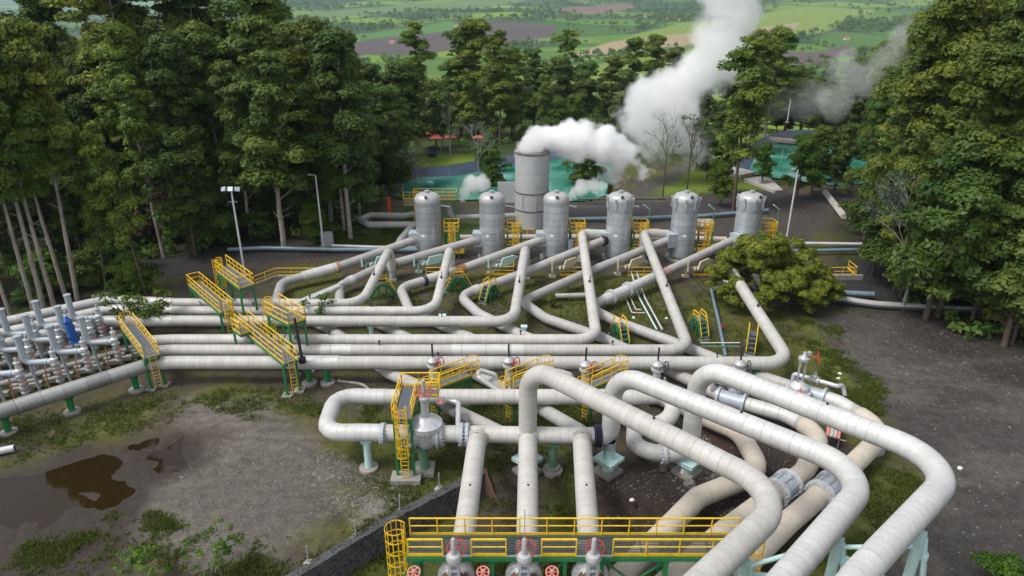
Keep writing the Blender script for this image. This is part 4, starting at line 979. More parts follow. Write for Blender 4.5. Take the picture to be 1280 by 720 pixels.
# front-left caged platform by the big gate valve
z = 4.9; y0, y1 = 37.5, 41.6; x0, x1 = -7.75, -6.55
q = [Vector((x0, y0, z)), Vector((x1, y0, z)), Vector((x1, y1, z)), Vector((x0, y1, z))]
fp = platform('valve_platform', "tall yellow platform with caged ladder, left of the large silver gate valve", q, z, [[0, 3, 2]], (((x0+x1)/2, y0-.12), (1, 0, 0), PI/2), 2.4, legs=[0, 1, 2, 3])
b = MB(); e = Vector((x1, y1-1.3, z)); qq = [e, Vector((x1+1.5, y1-1.3, z)), Vector((x1+1.5, y1, z)), Vector((x1, y1, z))]; deckmesh(b, [(v.x-fp.location.x, v.y-fp.location.y) for v in qq], z-.002); part_local(b, 'side_deck', 'grating', fp, smooth=False)
b = MB(); rail(b, [Vector((x1, y0+.1, z))-fp.location, e-fp.location, qq[1]-fp.location, qq[2]-fp.location, Vector((x1, y1, z))-fp.location], post=1.0); part_local(b, 'side_railing', 'yellow', fp)
b = MB(); b.box((0, y0+.05-fp.location.y, .12), (2.0, 1.1, .5)); part_local(b, 'concrete_base', 'concrete', fp)
# three short crossovers with rounded end cages
def short_cross(label, ox):
    base = Vector((ox, 45.6, 0)); root = thing('valve_walkway', label, 'platform', base, 0, 'three short yellow walkways by the valves')
    z = 3.1; a = Vector((-1.35, -1.0, z)); c = Vector((1.15, .95, z)); d = (c-a).normalized(); s = Vector((-d.y, d.x, 0))*.5
    q = [a-s, c-s, c+s, a+s]
    b = MB(); deckmesh(b, quadccw([(v.x, v.y) for v in q]), z); part_local(b, 'deck', 'grating', root, smooth=False)
    b = MB(); rail(b, [q[0], q[1]], post=1.0); part_local(b, 'railing', 'yellow', root)
    b = MB(); rail(b, [q[3], q[2]], post=1.0); part_local(b, 'railing', 'yellow', root)
    b = MB(); cage(b, c + d*.45 - Vector((0,0,z)), z-.1, z+1.15, .55, math.atan2(-d.y, -d.x), n=8, hoops=.6); part_local(b, 'end_cage', 'yellow', root)
    f = a - d*.1; b = MB(); ladder(b, (f.x, f.y, .1), (f.x, f.y, z+1.0), .5, (s.x*2, s.y*2, 0)); part_local(b, 'ladder', 'yellow', root)
    b = MB(); b.ring((f.x - d.x*.3, f.y - d.y*.3, 1.9), (0,0,1), .42, .035, 20, 5); cage(b, Vector((f.x-d.x*.35, f.y-d.y*.35, 0)), 2.0, 3.9, .42, math.atan2(d.y, d.x), n=7); part_local(b, 'ladder_cage', 'yellow', root)
    for p in (q[0], q[1], q[2], q[3]):
        b = MB(); b.box((p.x*.92, p.y*.92, (z-.1)/2), (.14,.14,z-.1)); part_local(b, 'leg', 'green', root)
    b = MB(); b.beam(q[0]-Vector((0,0,.15)), q[1]-Vector((0,0,.15)), .08, .18); b.beam(q[3]-Vector((0,0,.15)), q[2]-Vector((0,0,.15)), .08, .18); b.beam((q[0].x, q[0].y, 1), (q[1].x, q[1].y, 2.8), .08); part_local(b, 'edge_frame', 'green', root)
    return root
sc = short_cross("short yellow caged walkway behind the tall platform, leftmost of three", -4.6)
dup(sc, (1.15, 45.6, 0), 0, "short yellow caged walkway behind the left tall riser, middle one of three")
dup(sc, (7.0, 45.6, 0), 0, "short yellow caged walkway between the first two tall risers, rightmost of three")
# long front walkway
Yf, Yb, zd = 26.6, 28.1, 4.0
X0, X1 = -5.35, 11.9
root = thing('front_walkway', "long yellow railed walkway on a green frame in the foreground above the red handwheels", 'platform', ((X0+X1)/2, (Yf+Yb)/2, 0)); og = root.location.copy()
b = MB(); deckmesh(b, [(X0-og.x, Yf-og.y), (X1-og.x, Yf-og.y), (X1-og.x, Yb-og.y), (X0-og.x, Yb-og.y)], zd, .05)
def gratemat():
    m = bpy.data.materials.new('open_grating'); m.use_nodes = True; nt = m.node_tree; N = nt.nodes; L = nt.links; b = N['Principled BSDF']
    b.inputs['Base Color'].default_value = (.085, .105, .11, 1); b.inputs['Roughness'].default_value = .5; b.inputs['Metallic'].default_value = .3
    tc = N.new('ShaderNodeTexCoord'); w = N.new('ShaderNodeTexWave'); w.inputs['Scale'].default_value = 5.0; w.bands_direction = 'X'; L.new(tc.outputs['Object'], w.inputs['Vector'])
    w2 = N.new('ShaderNodeTexWave'); w2.inputs['Scale'].default_value = 1.8; w2.bands_direction = 'Y'; L.new(tc.outputs['Object'], w2.inputs['Vector'])
    g = N.new('ShaderNodeMath'); g.operation = 'GREATER_THAN'; g.inputs[1].default_value = .70; L.new(w.outputs['Fac'], g.inputs[0])
    g2 = N.new('ShaderNodeMath'); g2.operation = 'GREATER_THAN'; g2.inputs[1].default_value = .85; L.new(w2.outputs['Fac'], g2.inputs[0])
    mx = N.new('ShaderNodeMath'); mx.operation = 'MAXIMUM'; L.new(g.outputs[0], mx.inputs[0]); L.new(g2.outputs[0], mx.inputs[1]); L.new(mx.outputs[0], b.inputs['Alpha'])
    return m
part_local(b, 'deck', gratemat(), root, smooth=False)
b = MB(); rail(b, [Vector((X0, Yb, zd))-og, Vector((X1, Yb, zd))-og], post=1.45); part_local(b, 'rear_railing', 'yellow', root)
gaps = [(-5.25, -3.5), (-2.05, -.3), (1.5, 3.25), (5.1, 11.8)]
for g0, g1 in gaps:
    b = MB(); rail(b, [Vector((g0, Yf, zd))-og, Vector((g1, Yf, zd))-og], post=1.7, toeh=.2); b.beam(Vector((g0, Yf, zd+1.08))-og, Vector((g1, Yf, zd+1.08))-og, .06, .12); part_local(b, 'front_railing', 'yellow', root)
b = MB()
for (a0, a1) in ((-3.5, -2.05), (-.3, 1.5), (3.25, 5.1)): b.beam(Vector((a0, Yf, zd+.0))-og, Vector((a1, Yf, zd+.0))-og, .05, .1)
part_local(b, 'gap_bar', 'steel', root)
b = MB()
for y in (Yf, Yb): b.beam(Vector((X0, y, zd-.2))-og, Vector((X1, y, zd-.2))-og, .12, .24)
for x in np.arange(X0, X1+.1, 1.72): b.beam(Vector((x, Yf, zd-.15))-og, Vector((x, Yb, zd-.15))-og, .08, .16)
part_local(b, 'edge_frame', 'green', root)
lx = [-4.9, -3.1, -1.0, .8, 2.7, 4.6, 7.9, 11.3]
for i, x in enumerate(lx):
    for y in (Yf+.1, Yb-.1):
        b = MB(); b.box((x-og.x, y-og.y, (zd-1.9)/2 - .0), (.2, .2, zd+1.3)); part_local(b, 'leg', 'green', root)
    b = MB(); s = 1 if i % 2 else -1; nx = lx[i+1] if i+1 < len(lx) else x-2
    b.beam((x-og.x, Yf+.1-og.y, zd-.35), (x-og.x + min(1.5, abs(nx-x)*.48)*(1 if s > 0 else -1), Yf+.1-og.y, zd-1.7), .09); part_local(b, 'brace', 'green', root); b = MB(); b.beam((x-og.x, Yb-.1-og.y, zd-.35), (x-og.x, Yf+.1-og.y, zd-2.2), .08); part_local(b, 'brace', 'green', root)
b = MB(); ladder(b, Vector((X0-.25, (Yf+Yb)/2, -1.6))-og, Vector((X0-.25, (Yf+Yb)/2, zd+1.1))-og, .5, (0, 1, 0)); part_local(b, 'ladder', 'yellow', root)
b = MB(); cage(b, Vector((X0-.62, (Yf+Yb)/2, 0))-og, .8, zd+1.15, .55, 0, n=11, hoops=.75, r=.03, arc=280); part_local(b, 'ladder_cage', 'yellow', root)
b = MB(); ladder(b, Vector((X1+.25, (Yf+Yb)/2, -1.6))-og, Vector((X1+.25, (Yf+Yb)/2, zd+1.1))-og, .5, (0, 1, 0)); cage(b, Vector((X1+.62, (Yf+Yb)/2, 0))-og, .8, zd+1.15, .5, PI, n=9, hoops=.75, arc=280); part_local(b, 'ladder_cage', 'yellow', root)
# platforms beside the vessels
def vplat(label):
    root = thing('vessel_platform', label, 'platform', (0,0,0), 0, 'yellow access platforms beside the vessels')
    z = 3.6; q = [Vector(p) for p in ((-.9, -.9, z), (.9, -.9, z), (.9, .9, z), (-.9, .9, z))]
    b = MB(); deckmesh(b, [(p.x, p.y) for p in q], z); part_local(b, 'deck', 'grating', root, smooth=False)
    b = MB(); rail(b, q, close=True, post=.6, r=.045); part_local(b, 'railing', 'yellow', root)
    for s_ in (-.85, .85):
        b = MB(); b.box((s_, -.85, z/2), (.2, .2, z)); b.box((s_, .85, z/2), (.2,.2,z)); part_local(b, 'leg', 'green', root)
    b = MB(); ladder(b, (.15, -1.0, .1), (.15, -1.0, z+1.1), .5, (1,0,0), r=.05); part_local(b, 'ladder', 'yellow', root)
    b = MB(); cage(b, (.15, -1.38, 0), 1.6, z+1.1, .42, PI/2, n=7, hoops=.6); part_local(b, 'ladder_cage', 'yellow', root)
    b = MB(); rail(b, [Vector((-.9,-1.2,.9)), Vector((1.6,-1.2,.9)), Vector((1.6,.9,.9))], post=.7); deckmesh(b, [(-.9,-1.2),(1.6,-1.2),(1.6,.9),(-.9,.9)], .9); part_local(b, 'lower_landing', 'yellow', root)
    return root
vn = ['first', 'second', 'third', 'fourth', 'fifth', 'sixth']
vpx = vplat("yellow caged platform on green legs right of the first vessel from the left"); vpx.location = (VX[0]+2.75, VY+.6, 0)
for i in range(1, 6): dup(vpx, (VX[i]+2.75, VY+.6, 0), 0, f"yellow caged platform on green legs right of the {vn[i]} vessel from the left")
# low railings in front of the vessels
for i, (p0, p1) in enumerate([((498, 345), (560, 344)), ((533, 345.5), (566, 345)), ((606, 344), (642, 344)), ((700, 345), (735, 345)), ((785, 345), (824, 345)), ((866, 345), (908, 344)), ((1000, 345.5), (1070, 345))]):
    if i == 0: continue
    a = P(*p0); c = P(*p1); b = MB(); rail(b, [a, c], post=1.6, toeh=.3); rail(b, [c, c + Vector((0, 2.2, 0))], post=2.2, toeh=.3)
    tag(b.build('yellow_railing', M['yellow'], None, a), ["", "yellow guard rail left of the first black ring pipe, below the second vessel", "yellow guard rail in front of the second vessel", "yellow guard rail in front of the third vessel", "yellow guard rail in front of the fourth vessel", "yellow guard rail in front of the fifth vessel", "yellow guard rail on a grey wall right of the olive bush"][i], 'railing', 'low yellow guard rails')
a, c, e = P(318, 357), P(346, 346), P(404, 346); b = MB(); rail(b, [a, c, e], post=1.7, toeh=.3); o = tag(b.build('yellow_railing', M['yellow'], None, a), "yellow guard rail along the road corner beside the floodlight pole", 'railing', 'low yellow guard rails')
b = MB(); b.beam(a + Vector((0,-.15,.05)), c + Vector((0,-.15,.05)), .2, .3); b.beam(c + Vector((0,-.15,.05)), e + Vector((0,-.15,.05)), .2, .3); part(b, 'kerb', 'concrete', o)
b = MB(); b.box((P(1035, 350).x, P(1035, 350).y+.1, .0), (8.0, .3, 1.2)); tag(b.build('low_wall', M['concrete'], None, P(1035, 350)), "low grey concrete wall under the guard rail right of the olive bush", 'wall')
# green step stiles
def stile(label, m='green', mr='yellow'):
    root = thing('step_stile', label, 'steps', (0,0,0), 0, 'green step stiles over the pipes')
    for s_ in (-.38, .38):
        b = MB(); b.beam((s_, -1.5, .05), (s_, -.45, 1.55), .06, .22); b.beam((s_, .45, 1.55), (s_, 1.5, .05), .06, .22); b.beam((s_, -.5, 1.55), (s_, .5, 1.55), .06, .2); b.box((s_, -.4, .75), (.14,.14,1.5)); b.box((s_, .4, .75), (.14,.14,1.5)); part_local(b, 'stringer', m, root)
        b = MB(); h = .85; pts = [Vector((s_, -1.5, .35)), Vector((s_, -1.5, .55)), Vector((s_, -.5, 1.55+h)), Vector((s_, .5, 1.55+h)), Vector((s_, 1.5, .55))]
        b.poly(pts, .045, 6); b.tube((s_, -.5, 1.6), (s_, -.5, 1.55+h), .04, 6); b.tube((s_, .5, 1.6), (s_, .5, 1.55+h), .04, 6); b.tube((s_, -.5, 2.0), (s_, .5, 2.0), .035, 6); part_local(b, 'handrail', mr, root)
    for i in range(4):
        for sg in (-1, 1):
            b = MB(); t = (i+.5)/4; b.box((0, sg*(1.5 - 1.05*t), .05+1.5*t), (.74, .26, .04)); part_local(b, 'tread', 'grating', root)
    b = MB(); b.box((0,0,1.62), (.78, .95, .05)); part_local(b, 'deck', 'grating', root, smooth=False)
    for sg in (-1, 1):
        b = MB(); b.box((0, sg*1.45, .03), (1.0, .4, .14)); part_local(b, 'footing', 'concrete', root)
    return root
s0 = stile("green step stile with yellow handrails over the first vessel's pipe, beside the first header branch"); p = P(479, 372); s0.location = (p.x, p.y, 0); s0.rotation_euler.z = R(-75)
for (px, py, rz, l) in ((573, 363, -75, "green step stile beside the rusty section between second and third header branches"), (612, 374, -30, "green step stile standing in the U bend of the fourth vessel's pipe"), (774, 425, 15, "green step stile just right of the fourth header branch"),
                        (872, 417, 12, "green step stile right of the fifth header branch"), (938, 436, -20, "green step stile with blue braces left of the last header branch")):
    p = P(px, py); dup(s0, (p.x, p.y, 0), R(rz), l)
# ------------------------------------------------------------------ valves
def stem_valve(label, wheel_m='red'):
    """buried gate valve: bonnet, rod, side wheel"""
    root = thing('gate_valve', label, 'valve', (0,0,0), 0, 'gate valves behind the front header')
    b = MB(); b.lathe([(.55, .0), (.6, .4), (.6, 1.2), (.42, 1.6), (.30, 2.2), (.30, 2.9), (.5, 2.9), (.5, 3.05)], n=20); part_local(b, 'body', 'valve', root)
    b = MB(); b.lathe([(.34, 3.05), (.48, 3.25), (.5, 3.45), (.3, 3.65), (.12, 3.75)], n=18); part_local(b, 'gear_box', 'cap', root)
    b = MB(); b.tube((0,0,3.7), (0,0,4.9), .075, 8); part_local(b, 'stem', 'black', root)
    b = MB(); c = Vector((.62, -.25, 3.35)); ax = Vector((.75, -.6, .2)); b.ring(c, ax, .42, .04, 22, 5); x = ax.cross(Vector((0,0,1))).normalized()*.42; y = ax.cross(x).normalized()*.42
    b.tube(c-x, c+x, .025, 5); b.tube(c-y, c+y, .025, 5); b.tube((.3,-.1,3.35), c, .06, 6); part_local(b, 'handwheel', wheel_m, root)
    return root
g = stem_valve("gate valve with black stem and red side wheel behind the first short walkway"); 
def vpos(px, py, z): q = P(px, py, z); return (q.x, q.y, 0)
g.location = vpos(541, 452, 3.3)
for px, py, l in ((636, 452, "gate valve with black stem and red side wheel behind the second short walkway"), (732, 457, "gate valve with black stem and red side wheel behind the third short walkway")):
    dup(g, vpos(px, py, 3.3), 0, l)
g2 = stem_valve("gate valve with black stem and dark side wheel between the left and middle tall risers", 'black'); g2.location = vpos(822, 457, 3.3)
dup(g2, vpos(925, 456, 3.3), 0, "gate valve with dark wheel before the last header, right of the middle riser")
p = P(998, 486, 1.6); root = thing('actuated_valve', "silver valve with round bonnet and tall yoke at the end of the last header", 'valve', (p.x, p.y, 0))
b = MB(); b.lathe([(.5, .3), (.75, .8), (.78, 1.3), (1.0, 1.3), (1.0, 1.5), (.78, 1.55), (.72, 1.9), (.4, 2.15), (.28, 2.25)], n=26); part_local(b, 'body', 'valve', root)
b = MB(); 
for s_ in (-.22, .22): b.beam((s_, 0, 2.2), (s_, 0, 4.2), .10, .2)
part_local(b, 'yoke', 'steel', root)
b = MB(); b.lathe([(.3, 4.15), (.42, 4.2), (.42, 4.4), (.2, 4.55), (.1, 4.9)], n=16); b.box((.35, 0, 4.75), (.25, .25, .3)); part_local(b, 'actuator_head', 'cap', root)
b = MB(); b.ring((.95, -.3, 4.6), (1, -.3, .2), .5, .025, 22, 5); b.tube((.3, 0, 4.5), (.95, -.3, 4.6), .04, 6); part_local(b, 'handwheel', 'red', root)
b = MB(); b.ring((-.3, -1.05, 1.95), (0, -.3, 1), .28, .03, 18, 5); b.tube((-.3, -1.05, 1.5), (-.3, -1.05, 2.3), .05, 6); part_local(b, 'small_handwheel', 'pink', root)
# large front gate valve
p = P(533, 543, ZF); root = thing('gate_valve', "large silver gate valve with flat round bonnet, right of the tall caged platform", 'valve', (p.x, p.y, 0))
b = MB(); b.lathe([(.0, 2.15), (.55, 2.2), (.8, 2.5), (.84, 3.2), (.84, 3.6), (1.12, 3.62), (1.12, 3.78), (1.12, 3.98), (1.05, 4.02), (.85, 4.15), (.45, 4.4), (.3, 4.5)], n=32); part_local(b, 'body', 'valve', root)
b = MB(); b.lathe([(.95, -.85), (.95, -.68), (.75, -.66), (.75, .66), (.95, .68), (.95, .85)], (0,0,3.0), (1,0,0), 30); part_local(b, 'end_flange', 'valve', root)
b = MB(); b.lathe([(.34, 4.45), (.30, 4.6), (.26, 5.7), (.36, 5.75), (.36, 5.9), (.14, 6.0), (.11, 7.2), (.06, 7.25)], n=18); part_local(b, 'yoke_column', 'steel', root)
b = MB(); b.ring((0,0,6.3), (0,0,1), .58, .035, 28, 6)
for i in range(4): a = PI*i/4; b.tube((-.58*math.cos(a), -.58*math.sin(a), 6.3), (.58*math.cos(a), .58*math.sin(a), 6.3), .022, 5)
part_local(b, 'handwheel', 'red', root)
# foreground gate valves on the three pipes
def front_valve(label):
    root = thing('gate_valve', label, 'valve', (0,0,0), 0, 'three gate valves under the front walkway')
    b = MB(); b.lathe([(.62, -1.0), (.95, -1.0), (.95, -.75), (.68, -.72), (.72, 0), (.68, .72), (.95, .75), (.95, 1.0), (.62, 1.0)], (0,0,2.6), (0,1,0), 28); b.lathe([(.7, 2.6), (.72, 3.0)], n=24); part_local(b, 'body', 'valve', root)
    b = MB(); b.lathe([(.74, 2.95), (.74, 3.12), (.62, 3.14)], n=24); b.lathe([(.6, 3.12), (.42, 3.3), (.3, 3.36)], n=20); part_local(b, 'bonnet', 'rust', root, 'rust stained bonnet flange')
    b = MB()
    for s_ in (-.22, .22): b.box((s_, 0, 3.95), (.14, .34, 1.2))
    for h in (3.45, 3.85, 4.25, 4.5): b.box((0, 0, h), (.5, .38, .13))
    part_local(b, 'yoke', 'steel', root)
    b = MB(); b.lathe([(.38, 4.5), (.40, 4.62), (.32, 4.8), (.18, 4.86)], n=20); b.lathe([(.14, 4.85), (.12, 5.75), (.08, 5.8)], n=12); part_local(b, 'stem_cover', 'cap', root)
    b = MB(); b.ring((.12, .35, 4.9), (0, -.35, 1), .46, .03, 28, 6)
    for i in range(3):
        a = PI*i/3 + .4; b.tube((.12-.46*math.cos(a), .35-.43*math.sin(a), 4.9-.15*math.sin(a)), (.12+.46*math.cos(a), .35+.43*math.sin(a), 4.9+.15*math.sin(a)), .02, 5)
    part_local(b, 'handwheel', 'red', root)
    return root
def fx(px): return XY(px, 4.9, 25.9)
fv = front_valve("gate valve with red wheel on the left cream pipe under the front walkway"); fv.location = (fx(567), 25.9, 0)
d = dup(fv, (fx(655.5), 25.9, 0), 0, "gate valve with a thin whip aerial on the middle cream pipe under the walkway")
b = MB(); b.tube((0,0,5.7), (0,0,7.6), .022, 5); part_local(b, 'aerial', 'steel', d)
dup(fv, (fx(742), 25.9, 0), 0, "gate valve with red wheel on the right cream pipe under the front walkway")
def small_valve(label):
    root = thing('bypass_valve', label, 'valve', (0,0,0), 0, 'small pink wheeled valves under the front walkway')
    b = MB(); b.lathe([(.3, 1.8), (.42, 1.9), (.42, 2.1), (.26, 2.3), (.22, 3.0), (.3, 3.05), (.3, 3.15)], n=18); part_local(b, 'body', 'pink', root, 'pink rusty body')
    b = MB(); b.tube((0,0,3.1), (0,0,3.75), .06, 8); part_local(b, 'stem', 'steel', root)
    b = MB(); b.ring((0,0,3.6), (0,-.35,1), .30, .04, 24, 6); 
    for i in range(3): a = PI*i/3; b.tube((-.30*math.cos(a), -.28*math.sin(a), 3.6-.10*math.sin(a)), (.30*math.cos(a), .28*math.sin(a), 3.6+.10*math.sin(a)), .035, 5)
    b.lathe([(.12, 3.52), (.12, 3.7)], n=12); part_local(b, 'handwheel', 'pink', root)
    return root
sv = small_valve("small valve with pink red wheel at the ladder end of the front walkway"); sv.location = (XY(518, 3.6, 25.6), 25.6, .35)
for px, l in ((604, "small valve with pink red wheel between the left and middle cream pipes"), (690, "small valve with pink red wheel between the middle and right cream pipes")):
    dup(sv, (XY(px, 3.6, 25.6), 25.6, .35), 0, l)
b = MB(); b.sweep([Vector((XY(500, 2.2, 25.9), 25.9, 2.2)), Vector((XY(760, 2.2, 25.9), 25.9, 2.2))], .3, 1, 16); o = tag(b.build('cross_pipe', M['clad_grey'], None, (0, 25.9, 2.2)), "thin grey pipe running across below the front walkway", 'pipe')
# bypass assemblies beside lower pipes
def bypass(label, px, py, z, k, i, t):
    a, c = DGPTS[k][i], DGPTS[k][i+1]; d = (c-a).normalized(); p = along(a, c, t); root = thing('bypass_line', label, 'pipe', (p.x, p.y, 0), 0, 'bypass lines over the lower pipe valves')
    o = Vector((0, 0, p.z)); s = Vector((-d.y, d.x, 0)).normalized()
    b = MB(); b.sweep([o - d*1.6 + Vector((0,0,.4)), o - d*1.6 + Vector((0,0,1.25)), o + d*1.7 + Vector((0,0,1.25)) + s*.1, o + d*1.9 + s*.8 + Vector((0,0,1.1)), o + d*2.2 + s*.8 + Vector((0,0,.3))], .17, .25, 14); part_local(b, 'bypass_pipe', 'valve', root)
    b = MB(); b.lathe([(.3, -.35), (.3, -.25), (.2, -.2), (.2, .2), (.3, .25), (.3, .35)], o + Vector((0,0,1.25)), d, 16); b.lathe([(.22, 0), (.22, .35), (.1, .45), (.06, .7)], o + Vector((0,0,1.25)), n=12); part_local(b, 'globe_valve', 'steel', root)
    b = MB(); b.lathe([(.62, -1.1), (.82, -1.1), (.82, -.9), (.6, -.85), (.6, .85), (.82, .9), (.82, 1.1), (.62, 1.1)], o, d, 26); part_local(b, 'main_valve_body', 'silencer', root)
bypass("silver bypass line and flanged valve on the lower pipe behind the innermost tall pipe", 0, 0, 0, 4, 6, .12)
bypass("silver bypass line and flanged valve inside the loop of the rightmost tall riser", 0, 0, 0, 5, 6, .12)
bypass("silver bypass line and flanged valve half hidden behind the outermost tall pipe", 0, 0, 0, 6, 6, .3)
for k, px, l in ((2, 612, "second"), (3, 706, "third")):
    p = P(px, 478, 1.3); b = MB(); b.sweep([p + Vector((.5, 0, -.6)), p + Vector((.5, 0, .7)), p + Vector((-.8, -.1, 1.2)), p + Vector((-.9, -1.0, 1.1)), p + Vector((.8, -1.7, .2))], .2, .35, 14); tag(b.build('bypass_line', M['pipe_white'], None, p), f"cream bent bypass pipe beside the {l} short yellow walkway", 'pipe', 'small bypass pipes by short walkways')

# ------------------------------------------------------------------ rows of vent silencers on the left
e0, e1 = P(189, 455, ZH), P(0, 514.5, ZH); ed = (e1 - e0); ed.z = 0; L6 = ed.length; ed.normalize()
f0, f1 = P(190, 439.5, ZH), P(0, 490, ZH); h0, h1 = P(186, 426.5, ZH), P(0, 470, ZH)
def silencer(label):
    """local: the tee pipe below is at z=ZH; arm runs to -x"""
    root = thing('vent_silencer', label, 'vent', (0,0,0), 0, 'three rows of blue grey vent pipes and valves')
    b = MB(); pr = [(.2, .0)]
    for z_ in (.15, .55, .95, 1.35): pr += [(.18, z_), (.31, z_+.01), (.31, z_+.11), (.18, z_+.12)]
    pr += [(.24, 1.6), (.24, 1.75)]; b.lathe(pr, n=20); part_local(b, 'valve_stack', 'cap', root, edge=30)
    b = MB(); b.lathe([(.22, 1.7), (.34, 1.72), (.34, 1.84), (.23, 1.88), (.23, 2.15), (.31, 2.17), (.31, 2.28), (.2, 2.36), (.17, 2.8), (.24, 2.82), (.24, 2.92), (.09, 2.95), (.08, 3.3), (.04, 3.32)], n=20); part_local(b, 'bonnet', 'valve', root, edge=30)
    b = MB(); b.sweep([(-.1, 0, 1.98), (-2.25, 0, 1.98), (-2.25, 0, 4.35)], .26, .5, 20); b.lathe([(.31, 4.3), (.31, 4.42)], (-2.25, 0, 0), n=20); b.lathe([(.31, -.1), (.31, .05)], (-.62, 0, 1.98), (-1,0,0), 20); part_local(b, 'vent_pipe', 'silencer', root)
    b = MB(); b.tube((-1.75, 0, -.9), (-1.95, 0, 1.8), .12, 10); part_local(b, 'support_leg', 'silencer', root)
    b = MB(); b.tube((-.9, -.2, -.6), (-.85, -.1, 1.5), .06, 8); part_local(b, 'marker_post', 'copper', root)
    b = MB(); b.ring((.25, -.45, 2.1), (0.3, -1, 0), .17, .022, 16, 5); b.tube((.1,-.1,2.1), (.25,-.45,2.1), .03, 6); part_local(b, 'handwheel', 'steel', root)
    b = MB(); b.box((.3, -.25, 1.15), (.16, .14, .2)); b.tube((.1, -.1, 1.15), (.3, -.25, 1.15), .03, 6); part_local(b, 'instrument', 'pink', root)
    return root
rown = {0: 'front', 1: 'middle', 2: 'rear'}
sil0 = None; n_sil = 0
pos = {0: [(150, 452), (113, 464.5), (76, 478), (33, 493), (-15, 508)], 1: [(120, 437), (82, 449), (44, 462), (0, 475)], 2: [(130, 421), (92, 430), (52, 441), (10, 453), (-30, 466)]}
ordn = ['first', 'second', 'third', 'fourth', 'fifth', 'sixth']
angx = math.atan2(0, 1)
for row, pl in pos.items():
    for i, (px, py) in enumerate(pl):
        p = P(px, py, .9); l = f"blue grey vent pipe with silver valve, {ordn[i]} from the crossover in the {rown[row]} row"
        rz = R(6)
        if sil0 is None: sil0 = silencer(l); sil0.location = (p.x, p.y, .9); sil0.rotation_euler.z = rz
        else: dup(sil0, (p.x, p.y, .9), rz, l)
for (q0, q1, nm) in (((186, 430), (-60, 497), 'middle'), ((160, 418), (-60, 470), 'rear')):
    b = MB(); b.sweep([P(*q0, .75), P(*q1, .75)], .3, 1, 20); tag(b.build('vent_manifold', M['clad_dull'], None, P(*q0, .75)), f"rusty grey manifold pipe under the {nm} row of vent pipes", 'pipe', 'manifold pipes under the vents')
b = MB()
for t in np.linspace(0, 1, 12):
    pa = P(175, 442, .5).lerp(P(-40, 505, .5), t); b.box(pa, (.9, .5, .35), .3); b.box(pa + Vector((.4, .9, .1)), (.5, .4, .5), .3)
tag(b.build('valve_skid', M['concrete'], None, P(175, 442, .2)), "pale low skid frame beneath the front row of vent pipes", 'frame')
# blue tarp wrapped on a vent pipe
p = P(88, 412, 3.6); b = MB()
n = 14; prof = [(.30, -1.3), (.46, -1.25), (.34, -.9), (.44, -.6), (.32, -.2), (.38, .2), (.28, .6), (.34, .85), (.12, 1.2), (0, 1.22)]
b.lathe(prof, p, (-.12, 0, 1), n); b.v = [(x + .13*mnoise.noise(Vector((x*4, y*4, z*4))), y + .13*mnoise.noise(Vector((x*4+9, y*4, z*4))), z) for x, y, z in b.v]
tag(b.build('tarpaulin', M['blue_tarp'], None, p), "crumpled blue tarpaulin wrapped round a valve in the vent rows", 'tarpaulin')
b = MB(); a = P(-25, 569, .35); c = P(18, 560, .35); b.tube(a, c, .26, 20); b.lathe([(.26, 0), (.22, -.02), (.22, -.5)], c, (c-a).normalized(), 20); o = tag(b.build('pipe_offcut', M['pipe_white'], None, c), "short white pipe end lying on the ground at the left edge", 'pipe')
b = MB(); b.lathe([(.225, .005), (.0, .006)], c, (c-a).normalized(), 20); part(b, 'bore_shade', 'black', o)  # black disc paints the shade inside the pipe mouth; the tube itself is capped

# ------------------------------------------------------------------ chimney and plant behind the vessels
sx = P(665, 277).x; SY = 94.9; r = 2.42
root = thing('flash_silencer_stack', "tall fat grey steel chimney giving off white steam behind the third vessel", 'chimney', (sx*1.0, SY, 0))
sxx = XY(665, 5, SY); root.location.x = sxx
b = MB(); b.lathe([(r, 0), (r, 4.55), (r, 9.0), (r, 10.5), (r-.1, 10.5), (r-.1, 7.5), (0, 7.5)], n=48, bandscale=1/2.28); part_local(b, 'shell', 'stack', root)
b = MB()
for z in (2.4, 4.9, 10.4): b.lathe([(r+.02, z), (r+.07, z+.01), (r+.07, z+.16), (r+.02, z+.17)], n=48)
part_local(b, 'stiffener_ring', 'concrete_dark', root)
for i in range(8): a = 2*PI*i/8+.2; b = MB(); b.box(((r+.04)*math.cos(a), (r+.04)*math.sin(a), 3.65), (.12, .16, 2.3), a); part_local(b, 'vertical_rib', 'stack', root)
b = MB(); b.box((-3.6, .4, 4.6), (2.6, .25, 3.0)); part_local(b, 'side_panel', 'stack', root)
b = MB(); b.sweep([(-1, 0, 1.3), (-9, -1.0, 1.3), (-11.5, -1.2, 1.3), (-11.8, -.9, 2.6), (-12.0, -.4, 4.4)], .42, .7, 20); part_local(b, 'inlet_pipe', 'clad_grey', root)
def pl(name, label, pts, r, m, fil=.8, cat='pipe', group=None, n=16): b = MB(); b.sweep(pts, r, fil, n); return tag(b.build(name, M[m], None, pts[0]), label, cat, group)
pl('vent_pipe', "beige pipe making a square loop on the lawn left of the first vessel", [P(470, 293, 1.2), P(517, 281, 1.6), P(462, 281, 1.6), P(450, 275, 1.6), P(462, 269, 1.6), P(505, 270, 1.6), P(517, 268, 1.6)][1:], .45, 'clad_grey', .9)
pl('drain_pipe', "beige pipe sloping from the lawn loop down to the first vessel", [P(517, 281, 1.6), P(501, 300, 1.3), P(498, 306, .9)], .5, 'clad_grey', .9)
pl('brine_main', "long beige pipe running along behind the row of vessels", [P(575, 297, 1.2), P(770, 296, 1.2), P(925, 300, 1.2)], .38, 'clad_beige', .9)
b = MB(); z = 4.4; q = [P(552, 246, z), P(570, 246, z), P(570, 238, z), P(520, 238, z), P(520, 246, z)]
